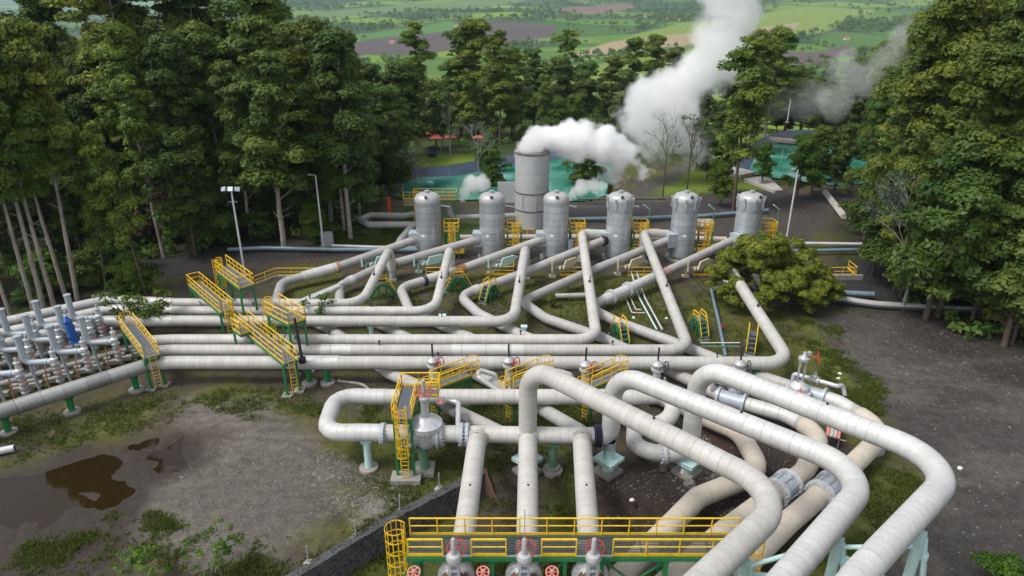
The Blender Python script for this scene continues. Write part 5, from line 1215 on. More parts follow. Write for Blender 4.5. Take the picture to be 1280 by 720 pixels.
q = [Vector((XY(518, z, 92), 92, z)), Vector((XY(571, z, 92), 92, z)), Vector((XY(571, z, 94), 94, z)), Vector((XY(518, z, 94), 94, z))]
platform('inlet_platform', "yellow railed platform behind the leftmost vessel, before the pond", q, z, [[0, 1, 2, 3, 0]], ((q[0].x-.2, 92.6), (0, 1, 0), PI), 2.0, post=1.0)
q = [P(505, 262, 2.0), P(528, 262, 2.0), P(528, 254, 2.0), P(505, 254, 2.0)]
platform('inlet_platform', "lower yellow caged platform left of the leftmost vessel by the red post", q, 2.6, [[0, 1, 2, 3, 0]], None, post=.8)
for px, l in ((708, 'between the second and third vessels'), (640, 'just behind the second vessel'), (795, 'behind the fourth vessel')):
    a = Vector((XY(px-28, .3, 86), 86, .2)); c = Vector((XY(px+28, .3, 86), 86, .2)); b = MB(); rail(b, [a, c], h=1.9, post=1.0, r=.05, toeh=.25); tag(b.build('yellow_railing', M['yellow'], None, a), f"tall yellow railing {l}", 'railing', 'tall yellow railings behind the vessels')
# red post, board, drums
p = P(488, 278, 0); b = MB(); b.box((p.x, p.y, 1.9), (.42, .3, 3.8)); tag(b.build('red_post', M['red_sign'], None, p), "scarlet upright post by the lawn left of the vessels", 'post')
p = P(874, 306, 0); root = thing('notice_board', "white and terracotta board on posts between the two rightmost vessels", 'board', (p.x, p.y, 0), R(-12))
b = MB(); b.box((0,0,2.6), (2.6, .12, 2.0)); part_local(b, 'white_panel', 'white', root)
b = MB(); b.box((0,-.002,.95), (2.6, .12, 1.28)); part_local(b, 'lower_panel', 'orange', root)
b = MB(); b.box((-1.1, .12, 1.7), (.12,.12,3.6)); b.box((1.1, .12, 1.7), (.12,.12,3.6)); part_local(b, 'post', 'steel', root)
# ------------------------------------------------------------------ lamps and poles
def lamp(label, h, flood=True, tilt=0):
    root = thing('floodlight_pole', label, 'lamp post', (0,0,0)); 
    b = MB(); b.lathe([(.13, 0), (.12, h*.5), (.085, h)], n=12); part_local(b, 'pole', 'pole', root)
    b = MB(); b.box((0,0,.05), (.8,.8,.3)); part_local(b, 'footing', 'concrete', root)
    if flood:
        b = MB(); b.beam((-.9, 0, h), (.9, 0, h), .09); b.beam((-.5, 0, h-1.3), (.5, 0, h-1.3), .06); ca = part_local(b, 'crossarm', 'steel', root)
        for s_ in (-.75, 0, .75):
            b = MB(); m = Matrix.Rotation(R(55), 3, 'X') @ Matrix.Rotation(s_*.5, 3, 'Y'); b.box((s_, -.15, h+.2), (.55, .5, .22), mtx=m); part_local(b, 'floodlight', 'lamp', ca)
    else:
        b = MB(); b.beam((0,0,h), (-.55, -.1, h+.1), .07); b.box((-.65, -.1, h+.1), (.5, .25, .12)); part_local(b, 'lamp_head', 'lamp', root)
    return root
l1 = lamp("white floodlight pole with three lamp heads behind the yellow platforms at the left", 10.3); p = P(306.5, 345, 0); l1.location = p
l2 = lamp("slim white lamp pole by the road before the dense wood, left of the lawn", 9.6, False); p = P(404.5, 309, 0); l2.location = p
l3 = lamp("slim white lamp pole right of the rightmost vessel, rising out of the olive bush", 9.6, False); p = P(983, 300, 0); l3.location = p
l4 = lamp("distant grey lamp pole on the far bank of the right pond", 8.0, False); p = P(984, 153, 0); l4.location = p
def yardlamp(label):
    root = thing('yard_lamp', label, 'lamp post', (0,0,0), 0, 'small angled yard lamps'); b = MB(); b.tube((0,0,0), (0,0,4.2), .08, 8); part_local(b, 'pole', 'green_pale', root); b = MB(); b.beam((0,0,4.2), (-.9, -.2, 4.9), .2, .12); part_local(b, 'lamp_head', 'aqua', root); return root
yl = yardlamp("small green yard lamp with tilted head between the fourth and fifth vessels"); yl.location = (XY(811, 2, 88), 88, 0)
for px, l in ((891, "small green yard lamp with tilted head between the fifth and sixth vessels"), (971, "small green yard lamp with tilted head behind the olive bush")): dup(yl, (XY(px, 2, 88), 88, 0), 0, l)
p = P(410, 308, 0); b = MB(); b.box((p.x, p.y, 1.0), (1.6, .5, 2.0)); tag(b.build('electric_cabinet', M['steel'], None, p), "grey electric cabinet beside the slim lamp pole at the road", 'cabinet')
# ------------------------------------------------------------------ thin pipes on the ground
pl('service_pipe', "long blue grey pipe along the road edge in front of the left wood", [P(285, 312, .5), P(330, 310, .5), P(420, 312, .5), P(530, 312.5, .5)], .26, 'pipe_blue', 3)
pl('service_pipe', "white pipe lying above the blue one by the lawn", [P(415, 307, .5), P(470, 309, .5), P(520, 309, .5)], .2, 'pipe_white', 3)
pl('service_pipe', "thin white pipe slanting from the upper platforms to the first U bend", [P(355, 388, 1.6), P(424, 358, 1.6)], .22, 'pipe_white', 1)
pl('service_pipe', "thin white pipe slanting beside its twin near the first U bend", [P(355, 384, 1.6), P(428, 354, 1.5)], .16, 'pipe_white', 1)
pl('service_pipe', "thick dark topped pipe curving along the edge of the right gravel yard", [P(905, 358, .5), P(1000, 360, .5), P(1035, 371, .45), P(1090, 380, .45), P(1150, 384, .4), P(1235, 388, .4)], .36, 'pipe_grey', 8)
pl('service_pipe', "black pipe lying against the thick one by the right gravel yard", [P(905, 360.5, .35), P(1000, 362.5, .35), P(1035, 373.5, .3), P(1090, 382.5, .3), P(1150, 386, .3), P(1235, 390.5, .3)], .24, 'pipe_dark', 8)
pl('service_pipe', "straight blue grey pipe ending among the trees right of the olive bush", [P(1000, 361, .6), P(1050, 366, .6), P(1092, 368, .6)], .3, 'pipe_blue', 3)
pl('service_pipe', "blue pipe running behind the last header branch under the olive bush", [P(893, 361, .4), P(1000, 364, .4)], .26, 'pipe_blue', 3)
pl('service_pipe', "thin blue to grey pipe running down through the moss right of the fifth branch", [P(889, 362, .35), P(898, 400, .35), P(907, 445, .35)], .17, 'pipe_blue', 3)
b = MB(); q = P(902, 408, .35); b.lathe([(.19, -.12), (.19, .12)], q, (P(907, 445, .35)-q).normalized(), 12); tag(b.build('pipe_clamp', M['red'], None, q), "red clamp round the thin blue grey pipe in the moss", 'clamp')
for i, px in enumerate((789, 796)):
    pl('conduit', f"pale conduit slanting across the moss between fourth and fifth branches, {'left' if i == 0 else 'right'} of a pair", [P(px, 340, .25), P(px+10, 372, .25), P(px+32, 412, .25)], .09, 'aqua' if i == 0 else 'pipe_white', 2)
pl('conduit', "thin bent conduits on the moss near the silver joint", [P(782, 372, .25), P(790, 391, .25), P(806, 391, .25)], .06, 'pipe_white', .2)
pl('conduit', "thin inner bent conduit on the moss near the silver joint", [P(788, 372, .25), P(795, 387, .25), P(802, 387, .25)], .06, 'pipe_white', .2)
pl('conduit', "upper thin rail pipe between the last two header branches", [P(875, 428.5, .9), P(925, 428.5, .9)], .06, 'pipe_white', 2); pl('conduit', "lower thin rail pipe between the last two header branches", [P(875, 433, .6), P(925, 433, .6)], .06, 'green_pale', 2)
pl('service_pipe', "short grey box pipe lying in the moss between third and fourth branches", [P(694, 370, .6), P(733, 369, .6)], .28, 'pipe_grey', 2)
pl('service_pipe', "grey conduit on the ground behind the tall platform", [P(422, 476, .12), P(455, 480, .12), P(462, 488, .12)], .12, 'concrete', 2)
pl('service_pipe', "upper white pipe running along the far roadside right of the olive bush", [P(990, 304, .6), P(1060, 305, .6), P(1220, 307, .6)], .22, 'pipe_white', 2)
pl('service_pipe', "lower blue grey pipe along the far roadside right of the olive bush", [P(985, 314, .6), P(1080, 312, .6), P(1220, 310, .6)], .24, 'pipe_blue', 2)
pl('service_pipe', "long grey pipe along the track behind the vessels", [P(690, 274, .5), P(790, 273, .5), P(880, 270, .5), P(960, 263, .5)], .3, 'pipe_blue', 2)
pl('handrail_pipe', "low dark rail on the bank of the left pond behind the fourth vessel", [P(722, 249, .8), P(832, 248, .8)], .18, 'concrete_dark', 2)
pl('concrete_channel', "broken pale concrete channel lying on the slope right of the lamp pole", [P(1031, 240, .4), P(1055, 271, .3)], .5, 'pale_stone', 2, 'channel', n=6)
# blue braces at the last stile
pl('blue_pipe', "bright blue sloping pipe beside the last green stile", [P(950, 406, 2.0), P(976, 446, .4)], .13, 'blue_tarp', 2)
# ------------------------------------------------------------------ ponds' jetty, slabs, gazebo, car
zj = -.35; a = P(962, 172, zj); c = P(1018, 177, zj); b = MB(); d = (c-a); s = Vector((-d.y, d.x, 0)).normalized()*1.6
root = thing('jetty', "weathered floating jetty at the far left corner of the right pond", 'jetty', (a.x, a.y, 0)); e = c-a
b.add([Vector((0,0,zj))-s, e-s+Vector((0,0,zj)), e+s+Vector((0,0,zj)), Vector((0,0,zj))+s] + [Vector((0,0,-1.0))-s, e-s+Vector((0,0,-1.0)), e+s+Vector((0,0,-1.0)), Vector((0,0,-1.0))+s], [(0,1,2,3), (7,6,5,4), (0,4,5,1), (1,5,6,2), (2,6,7,3), (3,7,4,0)]); part_local(b, 'deck', 'wood', root, smooth=False)
b = MB(); rail(b, [s+Vector((0,0,zj)), e+s+Vector((0,0,zj))], h=.9, post=3, toe=False); rail(b, [-s+Vector((0,0,zj)), e-s+Vector((0,0,zj))], h=.5, post=3, toe=False); part_local(b, 'handrail', 'wood', root)
def slab(label, pts, h=.5):
    w = [P(*q, 0) for q in pts]; cen = sum(w, Vector())/len(w); b = MB(); b.prism(quadccw([(p.x, p.y) for p in w]), -.2, h); return tag(b.build('concrete_slab', M['pale_stone'], None, cen, smooth=False), label, 'slab', 'pale concrete slabs by the right pond')
slab("long pale concrete slab with pointed end on the slope left of the lamp pole", [(930, 227), (958, 222), (978, 241), (968, 242)])
slab("broken pale concrete slab behind the first one, under the thin trees", [(890, 217), (912, 210), (944, 218), (925, 222)])
slab("small pale concrete slab beside the thin trees", [(868, 200), (884, 199), (890, 203), (874, 204)])
p = P(536, 190, 0); root = thing('gazebo', "open shelter with a red hipped roof on the bank of the left pond", 'shelter', (p.x, p.y+3, 0))
b = MB(); h = 2.6; o_ = [(-3.0,-2.2,h), (3.0,-2.2,h), (3.0,2.2,h), (-3.0,2.2,h), (-1.2,0,h+1.1), (1.2,0,h+1.1)]; b.add(o_, [(0,1,5,4), (1,2,5), (2,3,4,5), (3,0,4), (0,3,2,1)]); part_local(b, 'roof', 'roof_red', root, smooth=False)
for x in (-2.6, 2.6):
    for y in (-1.8, 1.8): b = MB(); b.box((x, y, h/2), (.18,.18,h)); part_local(b, 'post', 'wood', root)
for px, py, l in ((560, 190, "low red roofed shelter behind the bare white trunked tree"), (597, 190, "small red roofed shelter right of the bare tree")):
    q = P(px, py, 0); r2 = thing('gazebo', l, 'shelter', (q.x, q.y+8, 0)); r2.scale = (.62, .62, .8); b = MB(); h = 2.0; b.add([(-2.2,-1.4,h), (2.2,-1.4,h), (2.2,1.4,h), (-2.2,1.4,h), (-1.2,0,h+.6), (1.2,0,h+.6)], [(0,1,5,4), (1,2,5), (2,3,4,5), (3,0,4), (0,3,2,1)]); part_local(b, 'roof', 'roof_red', r2, smooth=False)
    b = MB()
    for x in (-2, 2):
        for y in (-1.2, 1.2): b.box((x, y, h/2), (.16,.16,h))
    part_local(b, 'post', 'wood', r2)
# car under the shelter
p = P(540, 194, 0); root = thing('parked_car', "dark blue car parked in front of the red roofed shelter", 'car', (p.x, p.y, 0), R(8))
def hull(b, secs):
    """loft of profile sections: list of (y, [(x,z)...])"""
    n = len(secs[0][1]); vs = [(x, y, z) for y, pr in secs for x, z in pr]; fs = [(i*n+j, i*n+(j+1) % n, (i+1)*n+(j+1) % n, (i+1)*n+j) for i in range(len(secs)-1) for j in range(n)]; fs += [tuple(range(n-1,-1,-1)), tuple(range((len(secs)-1)*n, len(secs)*n))]; b.add(vs, fs)
def sec(y, w, z0, z1): return (y, [(-w, z0), (w, z0), (w, (z0+z1)/2), (w*.9, z1), (-w*.9, z1), (-w, (z0+z1)/2)])
b = MB(); hull(b, [sec(-2.2, .75, .4, .8), sec(-1.9, .88, .3, .95), (-.9, sec(0, .9, .28, 1.05)[1]), (1.8, sec(0, .9, .28, 1.05)[1]), sec(2.15, .82, .4, .9)]); part_local(b, 'body', 'car_blue', root, edge=30)
b = MB(); hull(b, [sec(-.9, .8, 1.0, 1.08), sec(-.2, .76, 1.0, 1.62), sec(1.2, .76, 1.0, 1.66), sec(1.85, .78, 1.0, 1.1)]); part_local(b, 'cabin_glass', 'glass', root, edge=30)
b = MB(); b.box((0, .5, 1.66), (1.3, 1.5, .05)); part_local(b, 'roof', 'car_blue', root)
for sx_ in (-.82, .82):
    for y in (-1.4, 1.35): b = MB(); b.lathe([(.2, -.1), (.33, -.1), (.33, .1), (.2, .1)], (sx_, y, .33), (1,0,0), 18); part_local(b, 'wheel', 'black', root)
# ------------------------------------------------------------------ stone wall, posts, rubble, bench
wt = [Vector((x, y, 0)) for x, y in wall_w]; b = MB(); th = .55; nrm = []
for i in range(len(wt)):
    d = (wt[min(i+1, len(wt)-1)] - wt[max(0, i-1)]).normalized(); nrm.append(Vector((d.y, -d.x, 0)))
den = []; dn = []
for i in range(len(wt)-1):
    for j in range(8): den.append(wt[i].lerp(wt[i+1], j/8)); dn.append(nrm[i].lerp(nrm[i+1], j/8).normalized())
den.append(wt[-1]); dn.append(nrm[-1])
vs = []
for p, n_ in zip(den, dn):
    zt = .16 + .05*mnoise.noise(p*1.3); vs += [p - n_*.25 + Vector((0,0,-2.2)), p + n_*(th+.25) + Vector((0,0,-2.2)), p + n_*(th-.05) + Vector((0,0,zt)), p - n_*.1 + Vector((0,0,zt))]
k = len(den); b.add(vs, [(i*4+j, i*4+(j+1) % 4, (i+1)*4+(j+1) % 4, (i+1)*4+j) for i in range(k-1) for j in range(4)] + [(3,2,1,0), tuple((k-1)*4+j for j in range(4))])
o = tag(b.build('retaining_wall', M['masonry'], None, wt[0], smooth=False), "dark river stone retaining wall slanting up from the bottom edge to the left cream pipe", 'wall')
b = MB(); q = P(606, 600, -.4); b.add([q+Vector((-.3,-.2,-1.4)), q+Vector((.9,-.5,-1.4)), q+Vector((.55,.7,-1.4)), q+Vector((-.3,.5,-1.4)), q+Vector((-.1,.1,.75)), q+Vector((.15,.0,.75)), q+Vector((.1,.35,.75)), q+Vector((-.1,.3,.75))], [(0,1,5,4), (1,2,6,5), (2,3,7,6), (3,0,4,7), (4,5,6,7)])
tag(b.build('rusty_block', M['rust'], None, q), "rust brown wedge block at the end of the stone wall behind the left cream pipe", 'block')
for px, py, l in ((386, 705, 'near the bottom edge'), (445, 672, 'left of the walkway cage'), (500, 640, 'before the tall platform'), (549, 612, 'nearest the cream pipe')):
    p = P(px, py); root = thing('marker_post', f"thin grey post on a concrete pad by the stone wall, {l}", 'post', p, 0, 'thin posts along the stone wall'); b = MB(); b.tube((0,0,0), (.03,0,1.35), .045, 7); part_local(b, 'post', 'steel', root); b = MB(); b.lathe([(.36, -.1), (.32, .1), (.1, .16)], n=7); part_local(b, 'pad', 'concrete', root)
def rock(name, label, p, s, seed, m='stone', cat='rock', group=None, sq=.7):
    b = MB(); import bmesh as _b
    bm = _b.new(); _b.ops.create_icosphere(bm, subdivisions=3, radius=1)
    for v in bm.verts:
        d = v.co.normalized(); w = 1 + .35*mnoise.noise(d*1.5 + Vector((seed, 0, 0))) + .15*mnoise.noise(d*4 + Vector((seed, 3, 0))); v.co = Vector((d.x*w*s, d.y*w*s*.85, d.z*w*s*sq))
    b.add([v.co + Vector(p) for v in bm.verts], [[v.index for v in f.verts] for f in bm.faces]); bm.free()
    return tag(b.build(name, M[m], None, p, edge=25), label, cat, group)
rng2 = random.Random(5)
for i, (px, py, s, l) in enumerate(((836, 580, .45, "pale lichen covered boulder left of the right riser's post"), (846, 576, .4, "pale boulder touching its bigger neighbour beside the right riser's post"), (829, 586, .3, "smaller pale stone in front of the boulders by the right riser's post"), (862, 604, .42, "pale boulder below the right riser's post"), (868, 612, .3, "small pale stone beside the lower pipe"), (918, 616, .35, "mossy stone beneath the lower beige pipe"), (655, 470, .3, "grey stone behind the middle short walkway"))):
    rock('boulder', l, tuple(P(px, py, s*.3)), s, i*3.1, group='pale boulders in the dark soil')
p = P(853, 590, .3); b = MB(); b.lathe([(.16, 0), (.18, .6), (.14, .62)], (p.x, p.y, .1), (.2, .1, 1), 12); tag(b.build('concrete_stub', M['white'], None, p), "small white concrete stub lying between the boulders", 'stub')
# striped work bench
p = P(1040, 548, .0); root = thing('work_bench', "bench of red and white boards in the loop of the rightmost beige pipe", 'bench', (p.x, p.y, 0), R(-28))
for i in range(4):
    b = MB(); b.box((-.36 + i*.24, 0, .95), (.2, 2.6, .06)); part_local(b, 'board', 'pink' if i in (0, 3) else 'pale_stone', root)
b = MB()
for x in (-.45, .45):
    for y in (-1.1, 1.1): b.tube((x, y, 0), (x, y, .92), .035, 6)
for y in (-1.1, 1.1): b.tube((-.9, y, .75), (.9, y, .75), .035, 6)
for x in (-.45, .45): b.tube((x, -1.1, .4), (x, 1.1, .4), .03, 6)
part_local(b, 'stand', 'steel', root)
p = P(1098, 566, .1); b = MB(); b.box((p.x, p.y, .35), (.6, .5, .7), .4); tag(b.build('crate', M['lamp'], None, p), "pale blue crate at the bend of the outermost beige pipe", 'crate')
for i, (px, py) in enumerate(((1050, 467), (1048, 473), (790, 625), (1200, 585), (833, 398), (792, 397), (1140, 680))):
    rock('pale_stone', ["small white stone on the moss right of the silver valve", "second small white stone on the moss right of the silver valve", "small white stone on the dark soil right of the cream pipes", "small pale stone on the right gravel beside the widest bend", "white stone in the moss right of the fourth branch", "pale mushroom shaped cap in the moss by the silver joint", "small white stone behind the outermost trestle"][i], tuple(P(px, py, .05)), .16, i*7.7, 'white', 'stone')
# log heap at the left wood, pylon and farmhouses far off
for i in range(3):
    a = P(115+i*12, 371-i*3, .3+.2*i); c = P(160+i*3, 366-i*4, .3+.15*i); b = MB(); b.tube(a, c, .22, 9, .15); tag(b.build('fallen_log', M['bark_pale'], None, a), f"fallen log at the edge of the left wood, {['lowest', 'middle', 'topmost'][i]} of three", 'log')
def house(label, s=1.0, m='white'):
    root = thing('farmhouse', label, 'house', (0,0,0)); b = MB(); b.box((0,0,1.6), (9, 6, 3.6)); part_local(b, 'wall', m, root)
    b = MB(); b.add([(-5,-3.6,3.3), (5,-3.6,3.3), (5,3.6,3.3), (-5,3.6,3.3), (-5,0,5.4), (5,0,5.4)], [(0,1,5,4), (2,3,4,5), (0,4,3), (1,2,5), (0,3,2,1)]); part_local(b, 'roof', 'roof_red', root, smooth=False)
    b = MB()
    for x in (-2.8, 0, 2.8): b.box((x, -3.02, 1.9), (1.1, .1, 1.3))
    part_local(b, 'window', 'glass', root); return root
hs0 = None
for i, (px, py, rz, l) in enumerate(((806, 21, 10, "first"), (814, 22, 40, "second"), (822, 21, -10, "third"), (835, 24, 15, "fourth"), (850, 26, 30, "fifth"), (490, 54, 0, "lone white farmhouse at the brown field's left end"), (571, 34, 20, "farmhouse beside the bright green field"), (720, 5, 0, "farmhouse beside the bare brown hill patch"), (196, 122, 5, "white walled farmhouse glimpsed between the left trees"), (134, 90, 15, "pale roofed farmhouse behind the left wood"), (1058, 50, 0, "small farmhouse by the purple field"))):
    x, y, z = ray_ground(px, py); l2 = l if ' ' in l else f"red roofed white farmhouse in the hamlet left of the steam column, {l} from left"
    if hs0 is None: hs0 = house(l2); hs0.location = (x, y, z); hs0.rotation_euler.z = R(rz)
    else: dup(hs0, (x, y, z), R(rz), l2)
for px, py, l in ((86, 19, "tiny lattice power pylon against the hazy hills at the top left"), (668, 60, "distant lattice pylon among the green fields in the middle")):
    x, y, z = ray_ground(px, py); H = 34 if px < 100 else 16; root = thing('power_pylon', l, 'pylon', (x, y, z)); b = MB()
    for sx_ in (-1, 1):
        for sy in (-1, 1): b.beam((sx_*H*.1, sy*H*.1, 0), (sx_*H*.015, sy*H*.015, H), .5)
    for j in range(6):
        z0, z1 = H*j/6, H*(j+1)/6; w0, w1 = H*(.1-.085*j/6), H*(.1-.085*(j+1)/6); b.beam((-w0, -w0, z0), (w1, -w1, z1), .25); b.beam((w0, -w0, z0), (-w1, -w1, z1), .25)
    part_local(b, 'lattice_mast', 'steel', root); b = MB()
    for zz in (.72, .84, .95): b.beam((-H*.16, 0, H*zz), (H*.16, 0, H*zz), .4)
    part_local(b, 'crossarm', 'steel', root)
# ------------------------------------------------------------------ vegetation
def leafquads(C, Rr, n, size, rg, squash=.75, shell=.55, tintc=None, droop=0.0):
    """C (k,3) clump centres, Rr (k,) radii -> verts, quads, tints"""
    k = len(C); nn = np.maximum(6, (n*(Rr/Rr.mean())**2).astype(int)); ci = np.repeat(np.arange(k), nn); m = len(ci)
    d = rg.normal(size=(m, 3)); d /= np.linalg.norm(d, axis=1)[:, None]
    d[:, 2] = np.where(d[:, 2] < -.3, -d[:, 2]*.7, d[:, 2])
    rad = shell + (1-shell)*rg.random(m)**.6
    lump = 1 + .25*np.sin(d[:, 0]*5 + ci*1.7)*np.cos(d[:, 1]*4 + ci)
    pos = C[ci] + d*(rad*Rr[ci]*lump)[:, None]*np.array([1, 1, squash])
    nrm = d*1.0 + rg.normal(size=(m, 3))*.42 + np.array([0, 0, .35]); nrm /= np.linalg.norm(nrm, axis=1)[:, None]
    t = np.cross(nrm, rg.normal(size=(m, 3))); t /= np.linalg.norm(t, axis=1)[:, None]+1e-9; b = np.cross(nrm, t)
    s = size*(.55 + .9*rg.random(m)); a = (s*(.9+.5*rg.random(m)))[:, None]*t; e = (s*(.45+.3*rg.random(m)))[:, None]*b
    V = np.stack([pos - a, pos + e + nrm*s[:, None]*.12, pos + a, pos - e + nrm*s[:, None]*.12], 1).reshape(-1, 3)
    Q = np.arange(m*4).reshape(-1, 4)
    tc = tintc[ci] if tintc is not None else rg.random(k)[ci]
    tint = np.clip(tc*.65 + .35*rg.random(m), 0, 1)
    return V, Q, np.repeat(tint, 4)
def limbmesh(segs, n=7):
    b = MB()
    for a, c, r0, r1 in segs: b.tube(a, c, r0, n, r1, caps=False)
    return b
def mb_mesh(b, name, m):
    me = bpy.data.meshes.new(name); me.from_pydata(b.v, [], b.f); me.materials.append(m); me.polygons.foreach_set('use_smooth', [True]*len(me.polygons)); me.update(); return me
def make_tree(seed, h, crown0, width, nclump, leafn, lsize, leaf, bark, shape='euc', clr=1.5, trunk_r=.32, lean=.02):
    rg = np.random.default_rng(seed); rd = random.Random(seed)
    # trunk
    pts = []; x = y = 0; lx, ly = rd.uniform(-lean, lean), rd.uniform(-lean, lean); ns = 10
    for i in range(ns+1):
        t = i/ns; pts.append(Vector((x, y, h*t*.96))); x += lx*h/ns + rd.uniform(-.02, .02)*h*.12; y += ly*h/ns + rd.uniform(-.02, .02)*h*.12
    segs = [(pts[i], pts[i+1], trunk_r*(1-.85*i/ns), trunk_r*(1-.85*(i+1)/ns)) for i in range(ns)]
    def trunk_at(z): t = min(max(z/(h*.96), 0), .999)*ns; i = int(t); return pts[i].lerp(pts[i+1], t-i)
    C = []; Rd = []
    # sectors give an uneven outline
    ph = rg.random(6)*6.28; 
    for j in range(nclump):
        t = (j+.5)/nclump; t = t**.85
        z = h*(crown0 + (1-crown0)*t)
        if shape == 'euc': env = width*(.42 + .62*math.sin(min(1, t)*PI*.80 + .38))*(1.0 - .22*t)
        elif shape == 'round': env = width*math.sqrt(max(.05, 1-(2*t-.85)**2*.9))
        elif shape == 'column': env = width*(.75 - .35*t)
        else: env = width*(1.05 - .85*t)
        a = rd.random()*2*PI; env *= .72 + .28*math.sin(a*2 + ph[0]) + .18*math.sin(a*3 + t*6 + ph[1])
        rr = abs(env)*(rd.random()**.45); c0 = trunk_at(min(z, h*.94)); p = Vector((c0.x + rr*math.cos(a), c0.y + rr*math.sin(a), z))
        C.append(p); Rd.append(clr*(.42 + 1.0*rd.random()**1.4)*(1.08 - .2*t))
        if rr > .5:
            zb = max(h*crown0*.8, z - rr*rd.uniform(.5, 1.1)); q = trunk_at(min(zb, h*.93)); br = trunk_r*.30*(1 - .6*t)
            mid_ = q.lerp(p, .55) + Vector((0, 0, .10*rr)); segs.append((q, mid_, br, br*.65)); segs.append((mid_, p, br*.65, br*.25))
    for j in range(4):   # dead stubs under the crown
        z = h*rd.uniform(crown0*.45, crown0*.95); a = rd.random()*6.28; q = trunk_at(z); segs.append((q, q + Vector((math.cos(a)*1.6, math.sin(a)*1.6, .9)), .05, .015))
    Cn = np.array(C); Rn = np.array(Rd); tint = np.clip(rg.normal(.45, .28, len(C)), 0, 1)
    V, Q, T = leafquads(Cn, Rn, leafn, lsize, rg, .72, .5, tint)
    crown = npmesh('crown', V, Q, leaf, T); trunk = mb_mesh(limbmesh(segs), 'trunk', bark)
    return crown, trunk
TREES = []
def proto(name, *a, **k): return (name, *make_tree(*a, **k))
EUC = [proto('eucalyptus_tree', 100+i, 30, .22+.06*(i % 3), 5.0+.4*(i % 2), 60, 420, .21, M['leaf_euc'] if i % 2 else M['leaf_dark'], M['bark_pale'], clr=1.75) for i in range(5)]
EUCF = [proto('eucalyptus_tree', 130+i, 31, .50, 4.2, 44, 420, .21, M['leaf_euc'], M['bark_pale'], clr=1.75, trunk_r=.36) for i in range(3)]
SLIM = [proto('slender_tree', 160+i, 26, .34, 3.3, 38, 330, .20, M['leaf_euc'], M['bark_dark'], clr=1.55, trunk_r=.22) for i in range(3)]
BROAD = [proto('broadleaf_tree', 200+i, 14, .22, 4.6, 44, 340, .19, M['leaf_dark'] if i else M['leaf_fresh'], M['bark_dark'], shape='round', clr=1.5, trunk_r=.25) for i in range(3)]
FRESH = [proto('broadleaf_tree', 230+i, 12, .25, 3.4, 32, 240, .20, M['leaf_fresh'], M['bark_dark'], shape='round', clr=1.2, trunk_r=.18) for i in range(2)]
LOWE = [proto('eucalyptus_tree', 300+i, 30, .10, 6.0, 76, 420, .21, M['leaf_euc'] if i else M['leaf_dark'], M['bark_dark'], clr=1.85) for i in range(3)]
BUSH = [proto('bush', 260+i, 4.5, .05, 2.6, 30, 220, .15, [M['leaf_fresh'], M['leaf_dark'], M['leaf_red']][i], M['bark_dark'], shape='round', clr=.95, trunk_r=.1) for i in range(3)]
def plant(pr, x, y, hs, label, cat='tree', group=None, rz=None, w=1.0, z=None):
    name, crown, trunk = pr; r = thing(name, label, cat, (x, y, hz(x, y) - .1 if z is None else z), random.random()*6.28 if rz is None else rz, group)
    base = {'eucalyptus_tree': 30, 'slender_tree': 26, 'broadleaf_tree': 14, 'bush': 4.5}.get(name, 10)
    s = hs/base; r.scale = (s*w, s*w, s)
    link('trunk', trunk, r); link('crown', crown, r); return r
def ordinal(n):
    w = ['first', 'second', 'third', 'fourth', 'fifth', 'sixth', 'seventh', 'eighth', 'ninth', 'tenth', 'eleventh', 'twelfth', 'thirteenth', 'fourteenth', 'fifteenth', 'sixteenth', 'seventeenth', 'eighteenth', 'nineteenth', 'twentieth']
    if n <= 20: return w[n-1]
    tens = {2: 'twenty', 3: 'thirty', 4: 'forty', 5: 'fifty', 6: 'sixty', 7: 'seventy'}[n // 10]
    return tens[:-1] + 'ieth' if n % 10 == 0 else tens + '-' + w[n % 10 - 1]
def inpoly(x, y, poly): return inside_dist(np.array([x]), np.array([y]), poly)[0] > 0
def px_of(x, y, z): zc = y*CP + (CAM_H - z)*SP; return 640 + x/zc*F
def scatter(poly, spacing, seed, jitter=.42):
    rd = random.Random(seed); xs = [p[0] for p in poly]; ys = [p[1] for p in poly]; out = []; j = 0
    y = min(ys)
    while y < max(ys):
        x = min(xs) + (spacing*.5 if j % 2 else 0)
        while x < max(xs):
            a, b = x + rd.uniform(-jitter, jitter)*spacing, y + rd.uniform(-jitter, jitter)*spacing
            if inpoly(a, b, poly): out.append((a, b))
            x += spacing
        y += spacing*.87; j += 1
    return out
def wood_rows(spots, rows, wood, chooser, group):
    """plant a wood; every tree is named by its row and its place along it"""
    spots = sorted(spots, key=lambda s: s[1]); per = max(1, math.ceil(len(spots)/len(rows)))
    for i, rn in enumerate(rows):
        row = sorted(spots[i*per:(i+1)*per], key=lambda s: px_of(s[0], s[1], 15))
        for j, (x, y) in enumerate(row):
            pr, h, look = chooser(x, y, i, j)
            plant(pr, x, y, h, f"{look}, {ordinal(j+1)} from the left in the {wood}'s {rn}", 'tree', group)
rt = random.Random(77)
